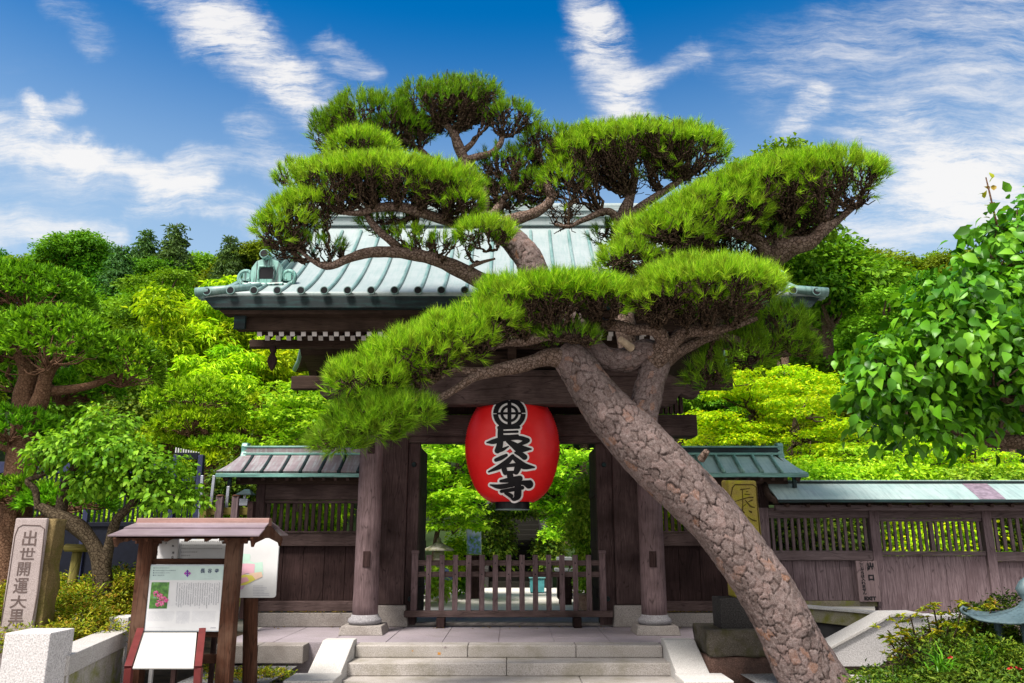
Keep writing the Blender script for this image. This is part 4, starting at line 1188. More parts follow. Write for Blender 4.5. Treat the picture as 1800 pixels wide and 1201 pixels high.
def photo_mat():
    t = NT('printed_flower_photograph'); co = t.coord()
    n = t.noise(co, 14, 4); col = t.ramp(n, [(.3, (.01, .05, .01)), (.5, (.05, .17, .02)), (.62, (.12, .30, .05)), (.75, (.25, .36, .50))])
    return t.fin(col, .4)
m.build('flower_photograph', photo_mat(), pn)
m = MB(); rg_ = random.Random(4)
for (cx_, cy_, r_) in ((205, 870, 45), (262, 840, 32), (188, 785, 26), (228, 805, 24), (240, 880, 22), (285, 850, 18)):
    for k in range(26):
        a = rg_.uniform(0, TP); q = r_ * math.sqrt(rg_.random()); u, v = cx_ + q * math.cos(a), cy_ + q * math.sin(a); s_ = rg_.uniform(5, 9)
        u = min(max(u, 140), 300)
        m.add([pnl(u + s_ * math.cos(b + a), v + s_ * math.sin(b + a), .008 + .0002 * k) for b in (0, TP / 5, 2 * TP / 5, 3 * TP / 5, 4 * TP / 5)], [(0, 1, 2, 3, 4)], rg_.randint(0, 1))
m.build('pink_flowers', [plain('print_pink', (.72, .10, .30), .4), plain('print_light_pink', (.85, .30, .48), .4)], pn)
m = MB()
for k, ch in enumerate('長谷寺'):
    write(m, ch, pnl(635 + k * 68, 566, .007), (1, 0, 0), (0, 0, 1), h=42 * M1(1000, YPn) / 5.458, w=(46 if k < 1 else 40) * M1(1000, YPn) / 5.458, bold=.02)
PRINT = plain('dark_blue_print', (.02, .03, .10), .4); PRINT_G = plain('grey_print', (.30, .32, .42), .4)
m.build('title', PRINT, pn)
m = MB(); c0 = (488, 590)
for k, (dx, dy) in enumerate(((0, -20), (0, 20), (-20, 0), (20, 0), (0, 0))):
    s_ = 17
    m.add([pnl(c0[0] + dx + u, c0[1] + dy + v, .007 + .0003 * k) for (u, v) in ((0, -s_), (s_ * .8, 0), (0, s_), (-s_ * .8, 0))], [(0, 1, 2, 3)], 0 if k < 2 or k == 4 else 1)
m.build('emblem', [plain('print_purple', (.16, .04, .36), .4), plain('print_violet', (.40, .06, .42), .4)], pn)
def marks(mb, x0, y0, n, step, size, vertical=False, shear=0.0, e=.007):
    """small printed characters too fine to read: each is two or three tiny bars"""
    for k in range(n):
        if rg_.random() < .06: continue
        u, v = (x0 - shear * k * step, y0 + k * step) if vertical else (x0 + k * step, y0)
        for q in range(2):
            uu, vv = u + rg_.uniform(-.3, .3) * size, v + (q - .5) * size * .5
            w_ = size * rg_.uniform(.3, .5)
            mb.add([pnl(a, b, e) for (a, b) in ((uu - w_, vv - size * .1), (uu + w_, vv - size * .1), (uu + w_, vv + size * .12), (uu - w_, vv + size * .12))], [(0, 1, 2, 3)])
m = MB()
for k, (n_, y) in enumerate(((14, 538), (21, 562), (15, 585), (10, 608))):
    m.add([pnl(168 - k * 2 + 5 * math.cos(a), y + 5 * math.sin(a), .007) for a in np.linspace(0, TP, 9)[:-1]], [tuple(range(8))])
    marks(m, 184 - k * 2, y, n_, 9.5, 8)
for k in range(19): marks(m, 795 - k * 22.3, 690 - (0 if k % 3 else 8), rg_.randint(17, 22), 11, 9.5, True, .06)
marks(m, 712, 1112, 6, 9, 9)
m.build('print', PRINT, pn)
m = MB()
for y in (604, 622, 640): marks(m, 650 if y != 622 else 680, y, 13 if y != 622 else 5, 7.5, 4)
for r in range(12):
    y = 955 + r * 11
    marks(m, 112 - r * 1, y, 32, 8, 4.5) if r < 9 else None
    if r < 11: marks(m, 388 - r, y, 16, 8, 6)
    marks(m, 540 - r, y, 28, 8, 4.5) if r < 10 else None
marks(m, 120, 1108, 18, 8, 4); marks(m, 305, 875, 8, 8, 4); marks(m, 303, 895, 7, 8, 4)
m.build('fine_print', PRINT_G, pn)
# sloping desk
ds = empty('desk', (0, 0, 0)); ds.parent = nb
top_l, top_r = W(252, 1112, YN - .16), W(346, 1112, YN - .16); bot_l, bot_r = W(233, 1175, YN - .62), W(340, 1175, YN - .62)
m = MB(); m.add([bot_l, bot_r, top_r, top_l], [(0, 1, 2, 3)]); q = m.build('white_sheet', plain('blank_white_sheet', (.50, .495, .48), .4, .03), ds); q.modifiers.new('thickness', 'SOLIDIFY').thickness = .012
MAROON = plain('maroon_painted_metal', (.13, .028, .028), .4, .15)
for (a, b_, sx) in ((top_l, bot_l, -1), (top_r, bot_r, 1)):
    m = MB(); off = Vector((sx * .045, 0, .0))
    m.bar(a + off + Vector((0, .03, .02)), b_ + off, .07, .06)
    m.bar(b_ + off + Vector((0, .02, 0)), Vector((b_.x + off.x, b_.y + .05, -.45)), .07, .06, up=(0, 1, 0)); m.build('side_frame', MAROON, ds, bevel=.004)

# ------------------------------------------------------------------ boards standing behind it
mp = empty('map_board', (WX(438, 1100, 9.9), 9.9, -.4), 'white map board with coloured districts on a thick rusty round post', 'map board')
YB = 9.85
m = MB(); m.tube([W(440, 1185, YB + .07) - Vector((0, 0, .1)), W(441, 1040, YB + .07)], .084, 20); m.build('post', WOOD_RED, mp)
def rrect(px0, py0, px1, py1, Y, r, d, name, mat, par):
    a, c = W(px0, py0, Y), W(px1, py1, Y); x0, x1, z0, z1 = a.x, c.x, c.z, a.z
    pts = []
    for (cx_, cz_, a0) in ((x0 + r, z0 + r, math.pi), (x1 - r, z0 + r, 1.5 * math.pi), (x1 - r, z1 - r, 0), (x0 + r, z1 - r, .5 * math.pi)):
        pts += [(cx_ + r * math.cos(a0 + k * math.pi / 12), Y, cz_ + r * math.sin(a0 + k * math.pi / 12)) for k in range(7)]
    m = MB(); m.prism(pts, (0, d, 0)); return m.build(name, mat, par, bevel=.003)
rrect(384, 933, 484, 1051, YB - .04, .035, .03, 'board', PANEL_WHITE, mp)
def mapw(zx, zy, k): return W(240 + zx / 5.458, 900 + zy / 5.458, YB - .042 - .0006 * k)
for k, (c, poly) in enumerate(((('print_mint', (.55, .78, .68)), [(975, 400), (1090, 405), (1090, 470), (1135, 490), (1210, 480), (1215, 600), (1150, 610), (960, 500)]), (('print_yellow', (.78, .78, .10)), [(900, 430), (990, 410), (1005, 480), (900, 500)]),
        (('print_rose', (.80, .48, .58)), [(900, 500), (1060, 495), (1135, 500), (1130, 590), (1050, 590), (985, 620), (900, 570)]), (('print_peach', (.85, .62, .48)), [(1080, 590), (1200, 575), (1210, 620), (1150, 650), (1090, 640)]),
        (('print_olive', (.74, .68, .14)), [(900, 640), (1040, 600), (1110, 610), (1140, 650), (1050, 700), (900, 720)]), (('print_pink_map', (.78, .40, .46)), [(940, 640), (1060, 625), (1080, 660), (1000, 690), (930, 690)]), (('print_mauve', (.6, .40, .60)), [(900, 730), (1040, 705), (1020, 740), (900, 780)]))):
    m = MB(); m.add([mapw(x, y, k) for x, y in poly], [tuple(range(len(poly)))]); m.build('map_patch', plain(c[0], c[1], .4, .05), mp)
m = MB()
for r in range(7):
    for q in range(rg_.randint(8, 14)):
        u, v = 1120 + q * 12, 708 + r * 15
        m.add([mapw(a, b, 9) for (a, b) in ((u, v), (u + 8, v), (u + 8, v + 4), (u, v + 4))], [(0, 1, 2, 3)])
m.build('legend', PRINT_G, mp)
tb = empty('text_board', (WX(345, 1000, 9.6), 9.6, -.3), 'white board of printed Japanese text seen behind the notice board frame', 'board')
YT = 9.6
m = MB(); a, c = W(312, 950, YT), W(400, 1000, YT); m.box(a.x, c.x, YT, YT + .03, WZ(1040, YT), WZ(948, YT)); m.build('board', PANEL_WHITE, tb, bevel=.003)
m = MB(); m.box(a.x + .06, a.x + .11, YT + .031, YT + .08, -.3, WZ(950, YT)); m.box(c.x - .13, c.x - .08, YT + .031, YT + .08, -.3, WZ(950, YT)); m.build('leg', WOOD_PANEL, tb)
m = MB(); mk = M1(970, YT)
for r, s_ in enumerate(('ここは鎌倉の長谷寺です', '境内は四季の花が美しく', '観音堂と見晴台があり', '長谷寺')):
    pass
for r in range(6):
    for q in range(22 if r not in (3, 4) else (9 if r == 3 else 5)):
        c_ = W(319 + q * 3.3 + (0 if r % 2 else 1), 952.5 + r * 6.1, YT - .003); s_ = mk * 1.15
        for h_ in (-.5, .1, .6):
            w_ = s_ * rg_.uniform(.5, 1); m.add([c_ + Vector((-w_, 0, h_ * s_)), c_ + Vector((w_, 0, h_ * s_)), c_ + Vector((w_, 0, h_ * s_ + s_ * .28)), c_ + Vector((-w_, 0, h_ * s_ + s_ * .28))], [(0, 1, 2, 3)])
m.build('print', INK, tb)
sb_ = empty('slip_board', (WX(290, 1000, 9.55), 9.55, -.3), 'small board of white vertical paper slips left of the printed text board', 'board')
m = MB(); a, c = W(268, 950, 9.55), W(309, 1000, 9.55); m.box(a.x, c.x, 9.55, 9.58, WZ(1030, 9.55), WZ(948, 9.55)); m.box(a.x + .1, a.x + .14, 9.581, 9.62, -.3, WZ(960, 9.55)); m.build('board', plain('white_slip', (.66, .65, .67), .5, .05), sb_, bevel=.003)
m = MB(); mk = M1(970, 9.55)
for (s_, px, py, n_) in (('足', 274, 972, 1), ('み', 292, 955, 1), ('年', 304, 960, 1), ('月', 304, 972, 1), ('日', 303, 980, 1)):
    write(m, s_, W(px, py, 9.546), (1, 0, 0), (0, 0, 1), h=7 * mk if s_ == '足' else 4 * mk, bold=.03)
m.build('lettering', INK, sb_)

# ------------------------------------------------------------------ carved stone pillar at the left edge
YPi = 8.8
sp = empty('carved_stone_pillar', (WX(40, 1090, YPi), YPi, -.35), 'carved stone pillar with six large characters and a mossy rough side at left edge', 'stone pillar')
def pil_(zx, zy, e=0): return W(zx / 3.99, 900 + zy / 3.99, YPi - e)
x0, x1 = WX(30.5, 912, YPi), WX(81, 912, YPi); zt = WZ(911, YPi)
sdY = .24
m = MB(); m.box(x0 - .02, x1 + .012, YPi, YPi + .05, -.4, zt); fp = m.build('front_face', PILLAR_STONE, sp, bevel=.012)
rough = rough_block(30, 82, 912, 1150, YPi + .051, sdY, .045, 'rough_body', PILLAR_SIDE, sp, 21, 14)
m = MB()
m.tube([pil_(5, 800), pil_(60, 480), pil_(105, 170), pil_(128, 110), pil_(160, 92), pil_(280, 96), pil_(312, 118), pil_(300, 240), pil_(265, 560), pil_(222, 790)], .006, 6)
for k, (ch, cx_, cy_, w_, h_) in enumerate((('出', 208, 185, 105, 108), ('世', 192, 293, 112, 82), ('開', 166, 400, 92, 92), ('運', 146, 518, 108, 104), ('大', 128, 630, 122, 84), ('黒', 112, 742, 112, 112))):
    write(m, ch, pil_(cx_, cy_, .003), (1, 0, 0.0), (0, 0, 1), h=h_ * M1(1000, YPi) / 3.99, w=w_ * M1(1000, YPi) / 3.99 * .95, bold=.012)
m.build('carved_characters', CARVED, fp)

# granite block, low wall, post
gb = MB(); a, c = W(11, 1113, 7.0), W(89, 1113, 7.0)
gb.box(a.x - .01, c.x, 7.0, 7.38, -.52, a.z)
tag(gb.build('granite_block', GRANITE_WHITE, None, (a.x + .2, 7.2, -.52), bevel=.008), 'square pale granite block standing in the bottom left corner', 'granite block')
lw = empty('low_stone_wall', (-4.05, 8.3, -.52), 'low granite wall with coping running from the granite block to the capped post', 'low wall')
pA, pB = W(123, 1152, 7.30), W(221, 1137, 9.2)
m = MB(); u = (pB - pA); u.z = 0
za_ = WZ(1152, 7.3)
side = Vector((-.28, -.04, 0))
for (t0, t1) in ((0, .33), (.335, 1)):
    A, B = pA + u * t0, pA + u * t1
    A.z = B.z = pA.z
    m.hexa([A - Vector((0, 0, .17)), B - Vector((0, 0, .17)), B + side - Vector((0, 0, .17)), A + side - Vector((0, 0, .17)), A, B, B + side, A + side])
m.build('coping', GRANITE, lw, bevel=.008)
m = MB(); A, B = pA + Vector((-.02, 0, -.172)), pA + u + Vector((-.02, 0, 0)); B.z = A.z
s2 = side * .85
lo = Vector((0, 0, -.52 - A.z))
m.hexa([A + lo, B + lo, B + s2 + lo, A + s2 + lo, A, B, B + s2, A + s2]); m.build('wall_face', GRANITE_MOSS, lw)
gp = empty('granite_post', (WX(212, 1120, 9.35), 9.4, -.5), 'squat granite post with a square cap beside the notice board', 'post')
a, c = W(192, 1088, 9.3), W(226, 1088, 9.3); ca, cb = W(196, 1120, 9.33), W(222, 1120, 9.33)
m = MB(); m.box(a.x, c.x, 9.3, 9.6, WZ(1110, 9.3), WZ(1085, 9.3)); m.build('cap', GRANITE_WHITE, gp, bevel=.008)
m = MB(); m.box(ca.x, cb.x, 9.34, 9.56, -.5, WZ(1110, 9.3) - .002); m.build('shaft', GRANITE_WHITE, gp, bevel=.006)

# pole prop with a cross piece
tp = empty('tree_prop', (WX(122, 1050, 10.2), 10.2, -.3), 'yellowed wooden prop post with a short crossbar under a crooked branch', 'prop')
m = MB(); m.tube([W(119, 1062, 10.2) - Vector((0, 0, .2)), W(137, 966, 10.2)], .058, 14); m.build('upright', BAMBOO_W, tp, smooth=True)
m = MB(); m.tube([W(115, 963, 10.1), W(164, 964, 10.1)], .046, 14); m.build('crossbar', BAMBOO_X, tp, smooth=True)

# ------------------------------------------------------------------ dark fence at left
bf = empty('dark_fence', (-7.0, 14.6, -.3), 'dark navy slatted fence on a black boarded base behind the left garden', 'fence')
YK = 14.6
def kb(px0, px1, py0, py1, y0, y1, name, mat, par=bf, bev=.006):
    m = MB(); m.box(WX(px0, 900, YK), WX(px1, 900, YK), YK + y0, YK + y1, WZ(py1, YK), WZ(py0, YK)); return m.build(name, mat, par, bevel=bev)
kb(-500, 352, 926, 1062, 0, .06, 'base_board', NAVY)
kb(-500, 296, 812, 832, -.03, .05, 'top_rail', NAVY_L)
kb(297, 340, 796, 808, -.04, .05, 'top_rail', NAVY)
kb(297, 340, 838, 846, -.04, .05, 'middle_rail', NAVY_L)
kb(-500, 352, 918, 926, -.03, .07, 'bottom_rail', NAVY)
for a in (148, 297, 341): kb(a, a + 9, 800 if a > 200 else 832, 1040, -.05, .06, 'post', NAVY_L)
k = 0
for px in np.arange(-390, 296, 8.4):
    if 146 < px < 160: continue
    kb(px, px + 3.6, 832, 918, -.0, .025, 'slat', NAVY, bev=.003)
for px in np.arange(308, 338, 5): kb(px, px + 2, 846, 918, 0, .02, 'slat', NAVY, bev=.002)
for i, px in enumerate(np.arange(298, 342, 4.6)): kb(px, px + 1.6, 787 + i * .9, 797, -.02, .02, 'spike', PANEL_WHITE, bev=.002)

# short picket rail with metal straps, small bracket lamp beside the wing wall
sr = empty('short_picket_rail', (WX(385, 900, 13.2), 13.2, -.2), 'short rail of capped yellowish wooden pickets behind the notice board roof', 'picket rail')
YQ = 13.2
for px, mt in ((359.5, BAMBOO_W), (386, WOOD_GREY), (414, WOOD_GREY)):
    x = WX(px, 890, YQ); m = MB(); m.box(x - .055, x + .055, YQ - .05, YQ + .05, .0, WZ(873, YQ)); p_ = m.build('picket', mt, sr, bevel=.01)
    m = MB(); m.lathe((x, YQ, WZ(873, YQ)), [(.066, .002), (.068, .012), (.04, .03), (.0, .034)], 20); m.build('cap', WOOD_RED, p_, smooth=True)
m = MB(); m.box(WX(352, 898, YQ), WX(436, 898, YQ), YQ + .052, YQ + .10, WZ(905, YQ), WZ(892, YQ)); m.build('rail', BAMBOO_X, sr, bevel=.006)
STEEL = plain('brushed_steel', (.42, .44, .52), .3, .1, metallic=.6)
for (px0, py0, px1, py1) in ((356, 836, 350, 925), (377, 836, 370, 895), (402, 855, 398, 895)):
    m = MB(); m.bar(W(px0, py0, YQ + .14), W(px1, py1, YQ + .14), .045, .05, up=(0, 1, 0)); m.build('steel_strap', STEEL, sr, bevel=.004)
lm = empty('bracket_lamp', (WX(432, 885, 13.0), 13.0, 1.75), 'small grey lamp with a peaked metal cap on the post by the left wing wall', 'lamp')
c = W(432, 868, 13.0)
m = MB(); m.hexa([(c.x - .13, 12.87, c.z - .02), (c.x + .13, 12.87, c.z - .02), (c.x + .13, 13.13, c.z - .02), (c.x - .13, 13.13, c.z - .02), (c.x - .02, 12.98, c.z + .07), (c.x + .06, 12.98, c.z + .07), (c.x + .06, 13.02, c.z + .07), (c.x - .02, 13.02, c.z + .07)]); m.build('cap', COPPER_DARK, lm, bevel=.006)
m = MB(); m.box(c.x - .075, c.x + .055, 12.94, 13.06, c.z - .19, c.z - .08); m.box(c.x - .03, c.x + .005, 12.98, 13.02, c.z - .08, c.z - .02); m.build('lamp_body', STEEL, lm, bevel=.006)
m = MB(); m.box(c.x + .06, c.x + .15, 12.95, 13.1, .2, c.z - .12); m.build('post', WOOD_PANEL, lm, bevel=.006)

# ------------------------------------------------------------------ bronze lantern cut by the right edge
YZ = 8.6
bz = empty('bronze_lantern', (WX(1806, 1150, YZ), YZ, -.5), 'blue bronze lantern roof with curled corners on slim legs at right edge', 'bronze lantern')
cx_ = WX(1812, 1090, YZ); zt = WZ(1062, YZ); zb = WZ(1092, YZ)
rad = cx_ - WX(1700, 1088, YZ)
m = MB(); n6 = 6; prof = [(0, 1), (.1, .9), (.22, .62), (.42, .34), (.68, .14), (.9, .03), (1, .02)]
ring_ = []
for (r, h) in prof:
    row = []
    for k in range(n6 * 6 + 1):
        a = math.pi + TP * k / (n6 * 6); f = (k % 6) / 6
        cor = abs(f - .5) * 2
        rr_ = r * rad * (.90 + .10 * cor ** 2)
        row.append((cx_ + rr_ * math.cos(a), YZ + rr_ * math.sin(a), zb + (zt - zb) * h + .05 * cor ** 4 * r ** 3))
    ring_.append(row)
m.sheet(ring_); q = m.build('roof', BRONZE, bz, smooth=True); q.modifiers.new('thickness', 'SOLIDIFY').thickness = .02
for k in range(n6):
    a = math.pi + TP * k / n6; d = Vector((math.cos(a), math.sin(a), 0)); c = Vector((cx_, YZ, zb)) + d * rad
    m = MB(); pts = [c + d * u + Vector((0, 0, v)) for u, v in ((-.1, .055), (.0, .065), (.04, .085), (.05, .12), (.025, .14), (.0, .125), (.01, .105))]
    m.tube(pts, [.018, .018, .017, .016, .014, .012, .01], 8); m.build('corner_curl', BRONZE, q, smooth=True)
m = MB(); m.lathe((cx_, YZ, zt), [(.10, -.1), (.09, .0), (.05, .04), (.08, .09), (.10, .15), (.06, .22), (.0, .27)], 20); m.build('finial', BRONZE, q, smooth=True)
for a in (math.pi * .97, math.pi * 1.26, math.pi * 1.7, math.pi * .3, math.pi * .65):
    t_ = Vector((cx_ + .52 * rad * math.cos(a), YZ + .52 * rad * math.sin(a), zb + .03)); b2 = Vector((cx_ + .40 * rad * math.cos(a), YZ + .40 * rad * math.sin(a), -.6))
    m = MB(); m.tube([t_, t_ * .5 + b2 * .5 + Vector((0, 0, .0)), b2], [.032, .028, .034], 10); m.build('leg', BRONZE, bz, smooth=True)

# ------------------------------------------------------------------ things in the courtyard behind the gate
YG = 20.0
fb = empty('flower_poster', (WX(833, 1000, YG), YG, 0), 'upright poster of blue hydrangeas on a small stand behind the barrier', 'poster')
m = MB(); m.prism([W(820, 930, YG), W(821, 974, YG), W(846, 975, YG), W(846, 932, YG)], (0, .04, 0)); m.build('board', plain('poster_edge', (.5, .55, .62), .4), fb)
def poster_mat():
    t = NT('hydrangea_poster'); co = t.coord(); n = t.noise(co, 9, 4, .6)
    s = t.n('ShaderNodeSeparateXYZ'); t.l(co, s.inputs[0])
    col = t.ramp(n, [(.32, (.02, .10, .02)), (.46, (.10, .26, .08)), (.54, (.12, .22, .62)), (.7, (.40, .52, .85))])
    top = t.ramp(t.math('MULTIPLY', t.math('SUBTRACT', s.outputs[2], 1.42), 4.0, True), [(.05, (0, 0, 0)), (.5, (1, 1, 1))])
    return t.fin(t.mix(top, col, (.50, .60, .85)), .4)
m = MB(); m.add([W(821, 931, YG - .003), W(821.5, 973, YG - .003), W(845, 974, YG - .003), W(845, 933, YG - .003)], [(0, 1, 2, 3)]); m.build('printed_sheet', poster_mat(), fb)
m = MB(); a = W(833, 976, YG); m.box(a.x - .25, a.x + .27, YG - .1, YG + .3, a.z - .05, a.z - .005); m.box(a.x - .16, a.x + .16, YG, YG + .2, 0, a.z - .05); m.build('stand', WOOD_PANEL, fb, bevel=.01)
sln = empty('stone_lantern', (WX(770, 1000, 19.5), 19.5, 0), 'small grey stone lantern among the greenery, left of the flower poster', 'stone lantern')
c = W(771, 985, 19.5); s_ = M1(960, 19.5)
m = MB(); m.lathe((c.x, 19.5, 0), [(.3, 0), (.28, .2), (.14, .24), (.13, c.z - .1), (.26, c.z - .05), (.26, c.z)], 16); m.build('shaft', GRANITE_MOSS, sln)
m = MB(); m.box(c.x - 8 * s_, c.x + 8 * s_, 19.3, 19.7, c.z, c.z + 16 * s_); m.build('fire_box', GRANITE_MOSS, sln, bevel=.02)
m = MB(); z = c.z + 16 * s_; m.lathe((c.x, 19.5, z), [(.36, 0), (.36, .04), (.2, .12), (.06, .2), (.05, .28), (0, .32)], 6); m.build('roof', GRANITE_MOSS, sln, bevel=.01)
bb_ = empty('blue_box', (WX(944, 1030, 22.0), 22.0, 0), 'turquoise box standing at the foot of the dark stairs', 'box')
m = MB(); a, c = W(932, 1017, 22.0), W(957, 1033, 22.0); m.box(a.x, c.x, 22, 22.5, .02, a.z); m.build('body', plain('turquoise_paint', (.10, .38, .42), .5, .2), bb_, bevel=.015)
m = MB(); m.box(a.x - .03, c.x + .03, 21.97, 22.53, a.z, a.z + .06); m.build('lid', plain('pale_turquoise_paint', (.22, .5, .52), .5, .2), bb_, bevel=.01)
wb = empty('wooden_cabinet', (WX(993, 1050, 18.2), 18.2, 0), 'wooden cabinet with a white top beyond the right end of the barrier', 'cabinet')
a, c = W(980, 980, 18.2), W(1007, 1045, 18.2)
m = MB(); m.box(a.x, c.x, 18.2, 18.7, .12, a.z - .3); m.box(a.x + .04, c.x - .02, 18.25, 18.65, 0, .12); m.build('body', WOOD_PANEL, wb, bevel=.01)
m = MB(); m.box(a.x - .05, c.x + .05, 18.15, 18.75, a.z - .3, a.z - .24); m.box(a.x, c.x, 18.25, 18.7, a.z - .1, a.z); m.build('white_top', PANEL_WHITE, wb, bevel=.01)
m = MB(); m.bar((a.x + .05, 18.3, a.z - .24), (a.x + .05, 18.3, a.z - .1), .04, .04, up=(0, 1, 0)); m.bar((c.x - .05, 18.3, a.z - .24), (c.x - .05, 18.3, a.z - .1), .04, .04, up=(0, 1, 0)); m.build('support', WOOD_PANEL, wb)
rk = rough_block(1018, 1062, 1046, 1078, 16.9, .6, .16, 'garden_rock', stone('pinkish_rock', (.40, .27, .20), (.52, .37, .29), .3, dirt=(.18, .12, .09), bumpy=.8), None, 5, 8)
tag(rk, 'pinkish boulder behind the right end of the picket barrier', 'rock')
lb = empty('low_rail', (WX(750, 1055, 17.6), 17.6, 0), 'low whitish planter rail behind the left end of the picket barrier', 'rail')
m = MB(); a, c = W(731, 1047, 17.3), W(775, 1043, 18.6)
for z in (.36, .16): m.bar((a.x - .6, 17.2, z), (c.x, 18.6, z), .06, .07)
m.build('rail', PANEL_WHITE, lb, bevel=.01)
for t in (0, .25, .5, .75, 1):
    m = MB(); m.box(a.x - .6 + (c.x - a.x + .6) * t - .03, a.x - .6 + (c.x - a.x + .6) * t + .03, 17.23 + 1.4 * t, 17.29 + 1.4 * t, 0, .40); m.build('post', PANEL_WHITE, lb)
SHADE_STONE = stone('shade_toned_stone', (.016, .015, .012), (.03, .028, .022), .4, dirt=(.012, .012, .01))  # stair stone darkened to stand in for the tree shade
bs = empty('back_stairs', (WX(905, 1000, 25), 24.4, 0), 'dark shaded stone stairs climbing the slope beyond the courtyard', 'stairs')
for k in range(22):
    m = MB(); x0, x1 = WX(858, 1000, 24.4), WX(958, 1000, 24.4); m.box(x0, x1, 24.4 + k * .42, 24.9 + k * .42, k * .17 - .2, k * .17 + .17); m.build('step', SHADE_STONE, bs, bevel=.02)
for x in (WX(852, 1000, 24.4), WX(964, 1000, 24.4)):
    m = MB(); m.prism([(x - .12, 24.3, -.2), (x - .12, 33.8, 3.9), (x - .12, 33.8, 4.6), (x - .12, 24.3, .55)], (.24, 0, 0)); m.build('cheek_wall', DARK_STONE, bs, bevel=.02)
hp = empty('hillside_hall', (WX(1457, 590, 38), 38, hill_z(15, 38)), 'tiny grey gabled roof peeping out of the trees on the right hillside', 'building')
c = W(1457, 570, 38); s_ = M1(580, 38)
m = MB(); m.prism([(c.x - 16 * s_, 38, c.z - 22 * s_), (c.x, 38, c.z), (c.x + 16 * s_, 38, c.z - 22 * s_), (c.x + 14 * s_, 38, c.z - 25 * s_), (c.x, 38, c.z - 6 * s_), (c.x - 14 * s_, 38, c.z - 25 * s_)], (0, 5, 0)); m.build('roof', plain('grey_tile', (.22, .21, .23), .6, .3), hp)
m = MB(); m.box(c.x - 10 * s_, c.x + 10 * s_, 38.3, 42.5, hill_z(15, 38) - 1, c.z - 20 * s_); m.build('wall', WOOD_GREY, hp)
m = MB(); m.prism([(c.x - 10 * s_, 38.28, c.z - 21 * s_), (c.x, 38.28, c.z - 7 * s_), (c.x + 10 * s_, 38.28, c.z - 21 * s_)], (0, .1, 0)); m.build('gable', WOOD_GREY, hp)

# ------------------------------------------------------------------ wear on the stones
def stain(px, py, Y, r, col, name, parent, seed):
    rng = random.Random(seed); c = W(px, py, Y); pts = []
    for k in range(22):
        a = TP * k / 22; q = r * (.6 + .4 * math.sin(2 * a + seed) * math.sin(3 * a) + rng.uniform(-.15, .25)); pts.append((c.x + q * math.cos(a), Y, c.z + q * .8 * math.sin(a)))
    m = MB(); m.add(pts, [tuple(range(22))][::-1]); o = m.build(name, plain(name + '_tone', col, .9, .35, scale=30), parent); return o
steps_ = [o for o in st.children if o.name.startswith('step')]
first_step = min(steps_, key=lambda o: -max(v.co.z for v in o.data.vertices))
stain(773, 1149, 11.4985, .035, (.52, .24, .05), 'rust_stain', first_step, 3); stain(725, 1144, 11.4985, .018, (.44, .24, .09), 'rust_stain', first_step, 5); stain(783, 1139, 11.4985, .03, (.25, .21, .21), 'grey_stain', first_step, 8)
# ------------------------------------------------------------------ foliage tools
T_NEEDLE = (np.array([[0, -.5, 0], [0, .5, 0], [1, 0, 0]], float), np.array([[0, 1, 2]]))
T_KITE = (np.array([[0, 0, 0], [.45, .5, .16], [1, 0, -.02], [.45, -.5, .16]], float), np.array([[0, 2, 1], [0, 3, 2]]))
T_BROAD = (np.array([[0, 0, 0], [.22, .40, .10], [.55, .46, .06], [1, 0, -.26], [.55, -.46, .06], [.22, -.40, .10], [.35, 0, .0], [.7, 0, -.06]], float),
           np.array([[0, 6, 1], [1, 6, 2], [6, 7, 2], [2, 7, 3], [0, 5, 6], [5, 4, 6], [6, 4, 7], [4, 3, 7]]))
T_MAPLE = (np.array([[0, 0, 0], [.45, .62, 0], [.5, .2, .03], [1, 0, -.1], [.5, -.2, .03], [.45, -.62, 0]], float), np.array([[0, 2, 1], [0, 3, 2], [0, 4, 3], [0, 5, 4]]))
T_LONG = (np.array([[0, 0, 0], [.4, .5, .1], [1, 0, -.35], [.4, -.5, .1]], float), np.array([[0, 2, 1], [0, 3, 2]]))

def scatter(T, pos, d, up, L, wid):
    """a copy of leaf template T at every pos, along d, face towards up"""
    V, F = T
    d = nrm(d); side = nrm(np.cross(up, d)); n = np.cross(d, side)
    L = np.broadcast_to(np.asarray(L, float), (len(pos),))[:, None, None]; wid = np.broadcast_to(np.asarray(wid, float), (len(pos),))[:, None, None]
    P = pos[:, None, :] + L * V[None, :, 0:1] * d[:, None, :] + wid * V[None, :, 1:2] * side[:, None, :] + L * V[None, :, 2:3] * n[:, None, :]
    k = len(V)
    Fa = (F[None] + (np.arange(len(pos)) * k)[:, None, None]).reshape(-1, 3)
    return P.reshape(-1, 3), Fa
def merge(parts):
    off, Vs, Fs = 0, [], []
    for V, F in parts:
        Vs.append(V); Fs.append(F + off); off += len(V)
    return np.concatenate(Vs), np.concatenate(Fs)
def rdirs(n, rng, zmin=-1.0):
    z = rng.uniform(zmin, 1, n); a = rng.uniform(0, TP, n); r = np.sqrt(np.maximum(0, 1 - z * z))
    return np.stack([r * np.cos(a), r * np.sin(a), z], 1)
def lump(p, seed, f=1.0):
    q = p * f + seed * 7.31
    return (np.sin(q[:, 0] * 2.1 + 1.3 * np.sin(q[:, 1] * 1.7)) + np.sin(q[:, 1] * 2.7 + 1.1 * np.sin(q[:, 2] * 2.2)) + np.sin(q[:, 2] * 2.4 + np.sin(q[:, 0] * 2.9))) / 3

